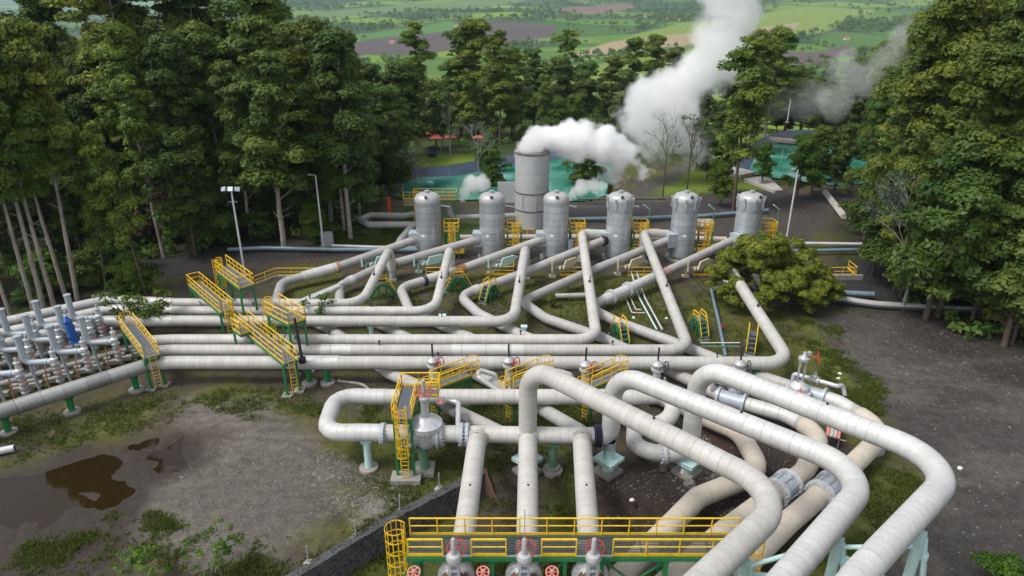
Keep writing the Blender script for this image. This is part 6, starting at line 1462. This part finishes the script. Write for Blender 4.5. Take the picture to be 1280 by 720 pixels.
# --- the left wood
WOODL = gp([(-330, 430), (-120, 408), (0, 396), (20, 390)]) + gp([(110, 352), (215, 330), (300, 303), (400, 296), (480, 284), (492, 262)]) + [(-14, 118), (-30, 140), (-90, 150), (-125, 95)]
def chooseL(x, y, i, j):
    k = rt.random(); px = px_of(x, y, 15)
    tall = 21.5 if px < 130 else 24 if px < 380 else 22 if px < 450 else 18
    h = tall*rt.uniform(.86, 1.12)
    if i == 0 and k < .5: return EUCF[rt.randrange(3)], h*1.0, rt.choice(['pale stemmed eucalyptus', 'high crowned pale eucalyptus'])
    if k < .78: return EUC[rt.randrange(5)], h, rt.choice(['tall eucalyptus', 'dense tall eucalyptus', 'full crowned eucalyptus'])
    return BROAD[rt.randrange(1, 3)], h*.62, 'dark rounded broadleaf tree'
spL = [s for s in scatter(WOODL, 7.2, 3) if not (-60 < s[0] < -24 and 62 < s[1] < 79)]
wood_rows(spL, ['front row', 'second row', 'third row', 'fourth row', 'back row'], 'left wood', chooseL, 'trees of the left wood')
# pale trunks at the left edge, seen whole
for i, (px, py, h) in enumerate(((14, 397, 20), (42, 388, 24), (55, 387, 27), (68, 385, 26), (84, 376, 23), (97, 375, 27), (134, 372, 17), (184, 371, 19))):
    p = P(px, py); t_ = plant(EUCF[i % 3] if i < 6 else SLIM[i % 3], p.x, p.y, h, f"pale straight trunked tree right behind the white headers, {ordinal(i+1)} from the left edge", 'tree', 'pale trunks behind the headers', w=.85); t_.rotation_euler = (R(rt.uniform(-3, 3)), R(rt.uniform(-4, 3)), rt.random()*6)
# big emergent crowns
for i, (px, Y, h, l) in enumerate(((65, 105, 31, "rounded dark eucalyptus rising above the left wood at the hazy mountains"), (160, 98, 35, "tallest eucalyptus of the left wood, cut by the top edge"), (255, 100, 34.5, "tall loose crowned eucalyptus with gaps against the hazy fields"), (345, 108, 34, "tall dark eucalyptus cut by the top edge above the right half of the left wood"), (328, 84, 28, "olive topped eucalyptus in front of the darker tall one"), (420, 88, 26, "olive rounded eucalyptus at the right shoulder of the left wood"), (395, 96, 27, "olive broad eucalyptus left of the right shoulder of the left wood"), (8, 86, 28, "large dark eucalyptus at the far left edge"))):
    x = XY(px, 20, Y); plant(EUC[i % 5], x, Y, h, l, 'tree', w=1.22)
# undergrowth along the left wood
for i, (px, py, h, k, l) in enumerate(((172, 366, 4.6, 0, "bright green round shrub at the edge of the left wood behind the headers"), (210, 300, 7, 2, "reddish brown shrub inside the left wood"), (235, 298, 6, 2, "reddish shrub beside the dark road in the left wood"), (250, 305, 7, 1, "dark green shrub left of the floodlight pole"), (275, 302, 6.5, 1, "leafy green shrub just left of the floodlight pole"), (393, 300, 5, 0, "fresh green shrub beside the slim lamp pole"), (150, 340, 5, 1, "dark shrub before the shaded road of the left wood"), (330, 300, 4, 1, "low dark shrub behind the blue road pipe"), (60, 370, 5, 1, "dark shrub between the pale trunks"), (110, 358, 4, 1, "dark shrub behind the fallen logs"))):
    p = P(px, py); plant(BUSH[k], p.x, p.y, h, l, 'shrub', 'shrubs under the left wood', w=1.1)
# --- the right wood
WOODR = gp([(1118, 352), (1150, 398), (1205, 420), (1290, 446), (1420, 500)]) + [(78, 50), (120, 70), (125, 150), (72, 165)] + gp([(1165, 225), (1125, 270), (1105, 310)])
def chooseR(x, y, i, j):
    k = rt.random(); h = rt.uniform(24, 33) if i > 0 else rt.uniform(17, 26)
    px = px_of(x, y, 15)
    if px < 1140: h = min(h, 21)
    if k < .62: return LOWE[rt.randrange(3)], h, rt.choice(['tall eucalyptus', 'dense eucalyptus', 'full crowned eucalyptus'])
    if k < .93: return BROAD[rt.randrange(1, 3)], h*.7, 'dark rounded broadleaf tree'
    return BROAD[0], h*.6, 'fresh green broadleaf tree'
spR = [s for s in scatter(WOODR, 7.4, 9) if not (s[1] < 62 and s[0] < 45)]
wood_rows(spR, ['front row', 'second row', 'third row', 'back row'], 'right wood', chooseR, 'trees of the right wood')
for i, (px, py, h, pr, l) in enumerate(((1172, 395, 26, LOWE[1], "great domed eucalyptus leading the right wood, its crown nearest the ponds"), (1125, 372, 16, LOWE[2], "lower dark eucalyptus at the left foot of the right wood"), (1255, 432, 15, BROAD[1], "mid green leafy tree at the right edge of the photo"), (1262, 380, 22, LOWE[0], "dense eucalyptus behind the leafy tree at the right edge"), (1090, 345, 12, BROAD[1], "dark spreading tree standing over the roadside pipes at the right"), (1080, 300, 11, BROAD[2], "dark bushy tree before the right pond at the wood's edge"), (1215, 400, 20, LOWE[0], "dark eucalyptus over the shaded road of the right wood"))):
    p = P(px, py); plant(pr, p.x, p.y, h, l, 'tree', w=1.1)
# --- trees behind vessels and ponds, one by one
mids = [(522, 175, 26, SLIM[0], "slender tree with separate tufts standing alone above the gazebo"), (545, 150, 10, BROAD[1], "dark tree beside the gazebo"), (575, 168, 24, LOWE[0], "tall dense eucalyptus behind the gazebo"), (592, 160, 26, LOWE[1], "tallest dense eucalyptus above the left pond"), (625, 150, 24, SLIM[1], "slim trunked eucalyptus left of the chimney, before the pond's end"), (640, 170, 20, LOWE[2], "broad eucalyptus just left of the chimney"), (668, 190, 20, LOWE[0], "dark eucalyptus behind the steam of the chimney"), (705, 210, 27, SLIM[2], "slender tree against the yellow green field"), (700, 200, 18, BROAD[2], "greyish rounded tree above the plume"), (730, 205, 17, BROAD[1], "dark rounded tree above the plume's right part"), (765, 200, 19, LOWE[1], "eucalyptus behind the rising steam"), (790, 215, 25, EUC[0], "tall eucalyptus left of the steam column"), (815, 225, 27, LOWE[1], "olive eucalyptus beside the steam column"), (838, 205, 22, LOWE[2], "dark eucalyptus half hidden by the steam column"),
        (505, 140, 18, BROAD[2], "dark tree at the right end of the left wood beside the lawn"), (488, 120, 18, LOWE[0], "dark eucalyptus at the right end of the left wood"), (470, 128, 19, LOWE[0], "shaded eucalyptus closing the left wood"), (608, 133, 9, BROAD[1], "small dark tree on the pond bank right of the lawn"), (617, 123, 8, BROAD[2], "dark bush tree in front of the left pond before the chimney"), (735, 128, 10, BROAD[1], "dark brownish tree in front of the green pond right of the chimney"), (725, 124, 8, BROAD[2], "small dark tree over the green pond beside the chimney"), 
        (927, 102, 25, SLIM[0], "tall slim dark trunked tree right of the steam, before the right pond"), (940, 150, 24, EUC[1], "tall olive eucalyptus right of the steam column"), (962, 165, 25, EUC[3], "tall eucalyptus behind the slim one, right of the steam"), (905, 110, 12, FRESH[0], "fresh green young tree left of the slim dark trunk"), (886, 120, 10, FRESH[1], "fresh green young tree on the bright slope"), (985, 190, 17, BROAD[2], "dark tree on the far bank of the right pond"), (1005, 200, 17, BROAD[1], "dark bushy tree beyond the right pond's far bank"), (1020, 112, 11, LOWE[2], "eucalyptus in front of the right pond, reddish tinted"), (1000, 108, 10, BROAD[0], "leafy tree in front of the right pond beside the slab"), (1047, 110, 11, BROAD[1], "dark tree in front of the right pond near the wood"), (1030, 215, 19, LOWE[0], "eucalyptus beyond the right pond near the drifting steam"), (1060, 230, 24, EUC[4], "tall eucalyptus beyond the right pond at the wood's edge"), (1075, 260, 27, SLIM[1], "slender tall tree over the fields left of the right wood"), (1095, 240, 30, EUC[1], "tall dark eucalyptus at the upper left of the right wood"), (1110, 220, 30, EUC[3], "dense eucalyptus at the upper left shoulder of the right wood"), (1130, 200, 33, EUC[0], "tall eucalyptus below the top edge in the right wood"), (915, 205, 16, BROAD[2], "dark tree at the foot of the steam column"), (870, 190, 14, FRESH[0], "light green tree behind the steam column"), (860, 150, 9, FRESH[1], "light green young tree on the grassy bank below the steam"), (1045, 205, 8, FRESH[0], "round light tree on the far lawn"), (812, 150, 9, BROAD[0], "leafy green tree on the slope below the steam column"), (845, 142, 8, FRESH[1], "young green tree between the two bare trees"), (872, 128, 9, FRESH[0], "young green tree just right of the bare trees"), (903, 104, 8, FRESH[1], "short green tree beside the pale slabs"), (770, 152, 10, BROAD[2], "dark leafy tree at the right end of the left pond"), (792, 165, 12, BROAD[1], "round leafy tree behind the pond's right end"), (955, 118, 7, BROAD[0], "low leafy tree between the slabs and the right pond")]
for px, Y, h, pr, l in mids: plant(pr, XY(px, h*.4 + hz(XY(px, 0, Y), Y), Y), Y, h, l, 'tree', w=1.3 if h > 15 else 1.0)
# --- belt of trees beyond the ponds
belt = []
for i in range(96):
    px = 450 + i*7.4 + rt.uniform(-6, 6); Y = rt.uniform(158, 330); belt.append((XY(px, -4, Y), Y))
def chooseB(x, y, i, j):
    k = rt.random(); px = px_of(x, y, 0); big = 1.0 if px < 760 or px > 1060 else .8
    if k < .45: return EUC[rt.randrange(5)], rt.uniform(12, 19)*big, rt.choice(['distant eucalyptus', 'distant dense eucalyptus'])
    return BROAD[rt.choice([0, 1, 1, 2, 2])], rt.uniform(6, 12)*big, 'distant rounded tree'
wood_rows(belt, ['front row', 'middle row', 'back row'], 'pond belt', chooseB, 'trees of the belt beyond the ponds')
# --- single bushes near the plant
def leafy(name, label, cat, p, cl, lsize, n, leaf, stems=14, seed=1, group=None, bark='bark_dark', squash=.7):
    rg = np.random.default_rng(seed); root = thing(name, label, cat, p, 0, group)
    C = np.array([c[:3] for c in cl], float); Rn = np.array([c[3] for c in cl], float)
    V, Q, T = leafquads(C, Rn, n, lsize, rg, squash, .35, np.clip(rg.normal(.5, .25, len(cl)), 0, 1)); link('foliage', npmesh('foliage', V, Q, leaf, T), root)
    segs = []
    for c in cl[:stems]:
        c = Vector(c[:3]); a = Vector((c.x*.12, c.y*.12, 0)); m_ = a.lerp(c, .5) + Vector((0,0,.15)); segs += [(a, m_, .07, .05), (m_, c, .05, .015)]
    link('stem', mb_mesh(limbmesh(segs, 6), 'stem', M[bark]), root); return root
rg = np.random.default_rng(5); cl = []
for i in range(210):
    a = rg.random()*6.28; t = rg.random()**.5; X = math.cos(a)*t*6.9; Yc = math.sin(a)*t*4.0; top = 7.4*(1 - .72*t*t)*(1 - .045*X); cl.append((X + .3, Yc, .8 + rg.random()**.55*top*.95, .38 + .75*rg.random()**1.5))
p = P(962, 381); leafy('olive_bush', "large spreading olive green bush in front of the rightmost vessel", 'bush', (p.x, p.y, 0), cl, .135, 420, M['leaf_bush'], 40, 6)
p = P(178, 420); cl = []
for i in range(34): a = rg.random()*6.28; t = rg.random()**.5; cl.append((math.cos(a)*t*3.4, math.sin(a)*t*1.8, 2.2 + rg.random()*2.3, .42 + .3*rg.random()))
leafy('sapling', "airy fresh green sapling growing up between the white headers left of the walkways", 'tree', (p.x, p.y, 0), cl, .12, 60, M['leaf_fresh'], 34, 7)
p = P(402, 412); cl = []
for i in range(12): a = rg.random()*6.28; t = rg.random()**.5; cl.append((math.cos(a)*t*1.6, math.sin(a)*t*1.0, 1.5 + rg.random()*2.2, .35 + .2*rg.random()))
leafy('sapling', "small sparse sapling among the headers right of the upper platform", 'tree', (p.x, p.y, 0), cl, .11, 50, M['leaf_fresh'], 12, 8)
p = P(691, 385); cl = [(rg.uniform(-.6, .6), rg.uniform(-.4, .4), .4+rg.random()*.8, .25) for i in range(8)]; leafy('small_plant', "small yellow green plant in the moss between third and fourth branches", 'plant', (p.x, p.y, 0), cl, .13, 22, M['leaf_fresh'], 8, 9)
p = P(1266, 742); cl = [(rg.uniform(-1.4, 1.4), rg.uniform(-1, 1), .4+rg.random()*1.3, .5+.25*rg.random()) for i in range(22)]; leafy('corner_bush', "fresh green bush cut off by the lower right corner", 'bush', (p.x, p.y, 0), cl, .075, 300, M['leaf_fresh'], 12, 10)
# bare shrub with a few leaves at the bottom
p = P(215, 716); root = thing('bare_shrub', "grey twiggy shrub with sparse fresh leaves at the bottom edge of the gravel", 'shrub', (p.x, p.y, 0)); segs = []; tips = []; rd = random.Random(4)
def grow(a, d, l, r, dep):
    c = a + d*l; segs.append((a, c, r, r*.65))
    if dep == 0: tips.append(c); return
    for _ in range(3 if dep > 1 else 2):
        n_ = (d + Vector((rd.uniform(-.7, .7), rd.uniform(-.7, .7), rd.uniform(-.3, .4)))).normalized(); grow(c, n_, l*rd.uniform(.6, .85), r*.6, dep-1)
for i in range(9):
    a = Vector((rd.uniform(-2.3, 2.5), rd.uniform(-.9, 1.2), 0)); grow(a, Vector((rd.uniform(-.45, .45), rd.uniform(-.4, .4), 1)).normalized(), .8, .04, 4)
link('twigs', mb_mesh(limbmesh(segs, 4), 'twigs', M['bark_grey']), root)
tp = [t for t in tips if rd.random() < .16]; cl = np.array([(t.x, t.y, t.z) for t in tp]); V, Q, T = leafquads(cl, np.full(len(cl), .24), 16, .085, np.random.default_rng(3), .7, .2); link('foliage', npmesh('foliage', V, Q, M['leaf_fresh'], T), root)
# bare trees
def bare_tree(label, x, y, h, m, seed, leaf=0):
    root = thing('bare_tree', label, 'tree', (x, y, 0)); segs.clear(); tips.clear(); rd.seed(seed)
    b0 = Vector((0,0,h*.35)); segs.append((Vector((0,0,-.2)), b0, h*.013, h*.010))
    for i in range(5): grow(b0 + Vector((0,0,h*.08*i)), Vector((rd.uniform(-.8, .8), rd.uniform(-.6, .6), 1)).normalized(), h*.17, h*.006, 4)
    segs.append((b0, b0 + Vector((0,0,h*.45)), h*.010, h*.004)); link('trunk', mb_mesh(limbmesh(segs, 5), 'trunk', M[m]), root)
    if leaf:
        cl = np.array([(t.x, t.y, t.z) for t in tips if rd.random() < leaf]); V, Q, T = leafquads(cl, np.full(len(cl), .6), 14, .16, np.random.default_rng(seed), .7, .2); link('foliage', npmesh('foliage', V, Q, M['leaf_grey'], T), root)
p = P(1128, 388); bare_tree("grey half bare tree standing at the edge of the right wood above the thick pipe", p.x, p.y, 14, 'bark_grey', 21, .35)
p = P(563, 196); bare_tree("bare pale trunked tree beside the gazebo on the lawn", p.x, p.y, 11, 'bark_pale', 22)
p = P(520, 250); bare_tree("bare dark sapling in front of the left pond behind the first vessel", p.x, p.y, 7, 'bark_dark', 23, .1)
p = P(598, 230); bare_tree("bare dark twiggy tree before the pond left of the chimney", p.x, p.y, 10, 'bark_grey', 24, .05)
p = P(828, 250); bare_tree("thin bare dark tree on the grassy bank below the steam", p.x, p.y, 12, 'bark_dark', 25)
p = P(858, 245); bare_tree("second thin bare dark tree on the grassy bank, further right", p.x, p.y, 13, 'bark_dark', 26, .05)
p = P(1190, 372); bare_tree("grey bare tree inside the shade of the right wood", p.x, p.y, 12, 'bark_grey', 27, .2)
# ------------------------------------------------------------------ grass, stones, far woods as stuff
def zone_pts(n, polys, seed):
    rg = np.random.default_rng(seed); xs = []; 
    out = []
    for poly in polys:
        w = gp(poly); X = [p[0] for p in w]; Y = [p[1] for p in w]; x = rg.uniform(min(X), max(X), n); y = rg.uniform(min(Y), max(Y), n); k = inside_dist(x, y, w) + (vnoise(x, y, 2.2, 4, 4)-.5)*5 + rg.normal(size=len(x))*.45 > 0
        out.append(np.stack([x[k], y[k]], 1))
    return np.concatenate(out)
gpolys = [[(-20, 585), (-20, 530), (60, 522), (200, 488), (390, 485), (480, 500), (400, 522), (260, 515), (120, 552)], [(470, 480), (740, 480), (735, 620), (600, 600), (560, 610), (500, 640), (430, 600), (440, 540)], [(330, 742), (450, 668), (560, 610), (600, 595), (570, 620), (470, 690), (420, 742)][::1],
          [(480, 690), (740, 640), (1000, 650), (900, 740), (480, 740)], [(1000, 400), (1040, 400), (1100, 520), (1050, 500)], [(1055, 575), (1150, 600), (1060, 720), (1010, 700)], [(500, 350), (980, 350), (1000, 450), (860, 450), (420, 400)], [(420, 290), (505, 286), (505, 308), (410, 308)], [(20, 690), (160, 640), (250, 690), (380, 705), (370, 742), (0, 742)]]
pts = zone_pts(15000, gpolys, 3); dens = vnoise(pts[:, 0], pts[:, 1], 2.4, 91, 4); pts = pts[np.random.default_rng(14).random(len(pts)) < np.clip((dens-.36)*3.2, .03, .8)]
rg = np.random.default_rng(8); m = len(pts); nb = 5; base = np.repeat(pts, nb, 0) + rg.normal(size=(m*nb, 2))*.10; zb = height(base[:, 0], base[:, 1])
hgt = rg.uniform(.07, .24, m*nb); wd = rg.uniform(.012, .03, m*nb)*1.6; an = rg.random(m*nb)*6.28; ln = rg.normal(size=(m*nb, 2))*.09
B = np.stack([base[:, 0], base[:, 1], zb], 1); dx = np.stack([np.cos(an)*wd, np.sin(an)*wd, np.zeros(m*nb)], 1); T3 = B + np.stack([ln[:, 0], ln[:, 1], hgt], 1)
V = np.stack([B-dx, B+dx, T3+dx*.3, T3-dx*.3], 1).reshape(-1, 3); o = link('grass', npmesh('grass', V, np.arange(m*nb*4).reshape(-1, 4), M['grass'], np.repeat(rg.random(m*nb), 4))); o['kind'] = 'stuff'
# scattered stones
spoly = [[(205, 610), (280, 548), (330, 505), (430, 590), (420, 640), (250, 720)], [(1035, 400), (1110, 392), (1280, 440), (1280, 740), (1130, 740), (1165, 600)], [(735, 600), (860, 540), (1085, 565), (950, 740)], [(400, 560), (520, 600), (480, 660), (400, 650)], [(440, 625), (500, 610), (505, 640), (450, 665)], [(800, 540), (880, 530), (900, 600), (830, 600)]]
pts = zone_pts(7000, spoly, 13); m = len(pts); rg = np.random.default_rng(21)
oc = np.array([(1,0,0), (0,1,0), (-1,0,0), (0,-1,0), (0,0,1), (0,0,-1)], float); of = np.array([(0,1,4,4), (1,2,4,4), (2,3,4,4), (3,0,4,4)])
s = rg.gamma(1.3, .017, m) + .010; rot = rg.random(m)*6.28; z = height(pts[:, 0], pts[:, 1])
V = oc[None]*s[:, None, None]*(1 + .5*rg.normal(size=(m, 6, 1))*.5); c_, s_ = np.cos(rot), np.sin(rot); vx = V[..., 0]*c_[:, None] - V[..., 1]*s_[:, None]; vy = V[..., 0]*s_[:, None] + V[..., 1]*c_[:, None]
V = np.stack([vx + pts[:, 0:1], vy + pts[:, 1:2], V[..., 2]*.7 + z[:, None] + .005], -1).reshape(-1, 3); tri = np.array([(0,1,4), (1,2,4), (2,3,4), (3,0,4)]); Qs = (np.arange(m)[:, None, None]*6 + tri[None]).reshape(-1, 3)
o = link('gravel_stones', npmesh('gravel_stones', V, Qs, M['stone'])); o['kind'] = 'stuff'
# far trees in hedges and copses
rg = np.random.default_rng(31); n = 24000; a = rg.uniform(-42, 42, n); d = np.exp(rg.uniform(np.log(330), np.log(5200), n)); x = d*np.sin(np.radians(a)); y = d*np.cos(np.radians(a))
idc, ed = cells(x, y, 95, 75, 3); idf, edf = cells(x, y, 330, 300, 8); ed = np.where(d > 1300, edf, ed); keep = ((ed < .10) & (vnoise(x, y, 120, 15, 2) > .42)) | (vnoise(x, y, 260, 17, 4) > .56) | (rg.random(n) < .05)
for nm in FIELDS: keep &= inside_dist(x, y, FIELDS[nm]) < 2
x, y, d = x[keep], y[keep], d[keep]; z = height(x, y); k = len(x); hh = rg.uniform(5, 13, k)*(1 + .35*(d > 1500))
C = np.stack([x, y, z + hh*.45], 1); V, Q, T = leafquads(C, hh*.42, 34, 1.5, rg, 1.25, .4); o = link('far_woodland', npmesh('far_woodland', V, Q, M['leaf_dark'], T)); o['kind'] = 'stuff'
# undergrowth in the two woods
up = np.array([s for s in scatter(WOODL, 3.0, 41)] + [s for s in scatter(WOODR, 3.0, 42)]); up = up[~((up[:, 0] > -60) & (up[:, 0] < -24) & (up[:, 1] > 64) & (up[:, 1] < 79))]
mb_ = np.stack([np.random.default_rng(61).uniform(-75, 75, 900), np.random.default_rng(62).uniform(150, 260, 900)], 1); ok_ = (inside_dist(mb_[:, 0], mb_[:, 1], POND2_O) < -7) & (inside_dist(mb_[:, 0], mb_[:, 1], POND1_O) < -10); up = np.concatenate([up, mb_[ok_]])
rg = np.random.default_rng(51); up = up[rg.random(len(up)) < .8]; hh = rg.uniform(.5, 1.6, len(up)); C = np.stack([up[:, 0], up[:, 1], height(up[:, 0], up[:, 1]) + hh*.4], 1)
V, Q, T = leafquads(C, hh, 40, .28, rg, .8, .3); o = link('undergrowth', npmesh('undergrowth', V, Q, M['leaf_dark'], T)); o['kind'] = 'stuff'
# ------------------------------------------------------------------ steam
def plume(label, blobs, dens, nscale=.35, rag=1.2, seed=0.0, warp=1.5):
    """blobs: (centre, radius) in world space; a volume whose density fades towards each blob's rim and is torn by noise"""
    import bmesh as _b
    org = Vector(blobs[0][0]); bm = _b.new()
    for c, r, *_w in blobs:
        _b.ops.create_icosphere(bm, subdivisions=3, radius=r*1.08, matrix=Matrix.Translation(Vector(c)-org))
    me = bpy.data.meshes.new('steam_hull'); bm.to_mesh(me); bm.free()
    tmp = bpy.data.objects.new('steam_hull', me); COL.objects.link(tmp); md = tmp.modifiers.new('r', 'REMESH'); md.mode = 'VOXEL'; md.voxel_size = .55
    dg = bpy.context.evaluated_depsgraph_get(); me2 = bpy.data.meshes.new_from_object(tmp.evaluated_get(dg)); bpy.data.objects.remove(tmp)
    m = bpy.data.materials.new('steam'); m.use_nodes = True; nt = m.node_tree; N = nt.nodes; L = nt.links
    for n in list(N): N.remove(n)
    out = N.new('ShaderNodeOutputMaterial'); pv = N.new('ShaderNodeVolumePrincipled'); L.new(pv.outputs[0], out.inputs['Volume'])
    pv.inputs['Color'].default_value = (.999, .999, .999, 1); pv.inputs['Anisotropy'].default_value = 0.0
    tc = N.new('ShaderNodeTexCoord')
    off = N.new('ShaderNodeVectorMath'); off.operation = 'ADD'; off.inputs[1].default_value = (seed, seed*2, 0); L.new(tc.outputs['Object'], off.inputs[0])
    wn = N.new('ShaderNodeTexNoise'); wn.inputs['Scale'].default_value = nscale*.8; wn.inputs['Detail'].default_value = 2; L.new(off.outputs[0], wn.inputs['Vector'])
    wv = N.new('ShaderNodeVectorMath'); wv.operation = 'SUBTRACT'; wv.inputs[1].default_value = (.5, .5, .5); L.new(wn.outputs['Color'], wv.inputs[0])
    ws = N.new('ShaderNodeVectorMath'); ws.operation = 'SCALE'; ws.inputs['Scale'].default_value = warp; L.new(wv.outputs[0], ws.inputs[0])
    wa_ = N.new('ShaderNodeVectorMath'); wa_.operation = 'ADD'; L.new(tc.outputs['Object'], wa_.inputs[0]); L.new(ws.outputs[0], wa_.inputs[1])
    acc = None
    for c, r, *_w in blobs:
        wt_ = _w[0] if _w else 1.0
        dn = N.new('ShaderNodeVectorMath'); dn.operation = 'DISTANCE'; dn.inputs[1].default_value = tuple(Vector(c)-org); L.new(wa_.outputs[0], dn.inputs[0])
        mr = N.new('ShaderNodeMath'); mr.operation = 'MULTIPLY_ADD'; mr.inputs[1].default_value = -wt_/r; mr.inputs[2].default_value = wt_; L.new(dn.outputs['Value'], mr.inputs[0])
        if acc is None: acc = mr
        else:
            mx = N.new('ShaderNodeMath'); mx.operation = 'SMOOTH_MAX'; mx.inputs[2].default_value = .15; L.new(acc.outputs[0], mx.inputs[0]); L.new(mr.outputs[0], mx.inputs[1]); acc = mx
    n1 = N.new('ShaderNodeTexNoise'); n1.inputs['Scale'].default_value = nscale; n1.inputs['Detail'].default_value = 7; n1.inputs['Roughness'].default_value = .66; L.new(off.outputs[0], n1.inputs['Vector'])
    a1 = N.new('ShaderNodeMath'); a1.operation = 'MULTIPLY_ADD'; a1.inputs[1].default_value = rag; a1.inputs[2].default_value = -rag*.58; L.new(n1.outputs['Fac'], a1.inputs[0])
    a2 = N.new('ShaderNodeMath'); a2.operation = 'ADD'; L.new(acc.outputs[0], a2.inputs[0]); L.new(a1.outputs[0], a2.inputs[1])
    mr = N.new('ShaderNodeMapRange'); mr.interpolation_type = 'SMOOTHSTEP'; mr.inputs['From Min'].default_value = .02; mr.inputs['From Max'].default_value = .26; mr.inputs['To Max'].default_value = dens; L.new(a2.outputs[0], mr.inputs['Value'])
    L.new(mr.outputs[0], pv.inputs['Density'])
    me2.materials.clear(); me2.materials.append(m)
    o = bpy.data.objects.new('steam_plume', me2); COL.objects.link(o); o.location = org
    return tag(o, label, 'steam')
def BL(px, py, Y, rpx, wt=1.0): p = PY(px, py, Y); zc = Y*CP + (CAM_H - p.z)*SP; return (p, rpx/F*zc, wt)
st_top = (Vector((sxx, SY, 10.3)), 2.7)
plume("dense white steam pouring from the chimney top and drifting right", [st_top, BL(672, 176, SY, 20), BL(690, 176, SY, 24), BL(708, 172, SY, 27), BL(730, 174, SY, 30), BL(752, 180, SY, 30), BL(772, 186, SY, 28, .85), BL(788, 190, SY, 26, .55), BL(778, 212, SY, 24, .42), BL(800, 222, SY, 20, .34)], 1.5, .26, 1.75, 3.0, 2.2)
plume("tall billowing white steam column rising out of the top edge right of the chimney", [BL(806, 138, 118, 46), BL(836, 152, 118, 36, .7), BL(850, 115, 118, 50), BL(880, 90, 118, 48), BL(900, 55, 118, 46), BL(908, 20, 118, 48), BL(912, -20, 118, 52), BL(915, -60, 118, 60), BL(852, 170, 118, 34, .6), BL(872, 188, 118, 30, .45), BL(815, 175, 118, 34, .5)], .34, .15, 1.95, 8.0, 4.0)
plume("small puff of steam behind the first vessel before the pond", [BL(578, 249, 92, 6), BL(583, 241, 92, 10), BL(591, 230, 92, 16), BL(600, 228, 92, 14)], .8, .55, 1.2, 13.0)
plume("small puff of steam blowing right from the third vessel's vent", [BL(710, 247, 86, 7), BL(716, 241, 86, 10), BL(727, 236, 86, 13), BL(742, 233, 86, 12), BL(752, 232, 86, 9)], .8, .55, 1.2, 17.0)
plume("thin grey steam wisp drifting in front of the trees beyond the right pond", [BL(1046, 125, 150, 30), BL(1075, 100, 150, 32), BL(1105, 75, 150, 32), BL(1140, 50, 150, 34), BL(1178, 35, 150, 36), BL(1055, 85, 150, 26), BL(1215, 15, 150, 36)], .055, .14, 1.5, 23.0, 3)
plume("thin bluish steam wisp over the far bank of the right pond", [BL(975, 125, 165, 30), BL(1005, 128, 165, 32), BL(1035, 130, 165, 30), BL(1060, 132, 165, 24)], .035, .14, 1.4, 29.0, 3)

# ------------------------------------------------------------------ air
b = MB(); b.box((0, 4200, 330), (14000, 9600, 880)); 
hz_m = bpy.data.materials.new('haze'); hz_m.use_nodes = True; nt = hz_m.node_tree
for n in list(nt.nodes): nt.nodes.remove(n)
out = nt.nodes.new('ShaderNodeOutputMaterial'); pv = nt.nodes.new('ShaderNodeVolumePrincipled'); nt.links.new(pv.outputs[0], out.inputs['Volume'])
pv.inputs['Color'].default_value = (.66, .84, 1.0, 1); pv.inputs['Density'].default_value = HAZE; pv.inputs['Anisotropy'].default_value = .1
if HAZE > 0:
    o = b.build('haze', hz_m, None, smooth=False); o['kind'] = 'stuff'

# ------------------------------------------------------------------ light
SUN_EL, SUN_AZ = 56, -112     # azimuth: degrees from +Y (the view direction) to +X
az_ = R(SUN_AZ); el_ = R(SUN_EL)
to_sun = Vector((math.sin(az_)*math.cos(el_), math.cos(az_)*math.cos(el_), math.sin(el_)))
sl = bpy.data.lights.new('sun', 'SUN'); sl.energy = SUN_E; sl.angle = R(14); sl.color = (1, .965, .91)
so = bpy.data.objects.new('sun', sl); COL.objects.link(so); so.rotation_euler = to_sun.to_track_quat('Z', 'Y').to_euler(); so.location = (0, 0, 60)
w = bpy.data.worlds.new('World'); S.world = w; w.use_nodes = True; nt = w.node_tree; N = nt.nodes; L = nt.links
bg = N['Background']; sky = N.new('ShaderNodeTexSky'); sky.sky_type = 'NISHITA'; sky.sun_disc = False; sky.sun_elevation = el_; sky.sun_rotation = az_; sky.air_density = 1.0; sky.dust_density = 3.0; sky.ozone_density = 1.0
hs = N.new('ShaderNodeHueSaturation'); hs.inputs['Saturation'].default_value = .28; hs.inputs['Value'].default_value = 1.0
L.new(sky.outputs[0], hs.inputs['Color']); L.new(hs.outputs[0], bg.inputs['Color']); bg.inputs['Strength'].default_value = SKY_E
# ------------------------------------------------------------------ render settings
S.render.engine = 'CYCLES'; c = S.cycles
c.use_denoising = True; c.max_bounces = 34; c.diffuse_bounces = 3; c.glossy_bounces = 3; c.transmission_bounces = 4; c.transparent_max_bounces = 12; c.volume_bounces = 32
c.volume_step_rate = 1.0; c.volume_max_steps = 256
vs = S.view_settings; S.display_settings.display_device = 'sRGB'; vs.view_transform = 'Standard'; vs.look = 'None'; vs.exposure = EXPO; vs.gamma = 1.0; vs.use_curve_mapping = False
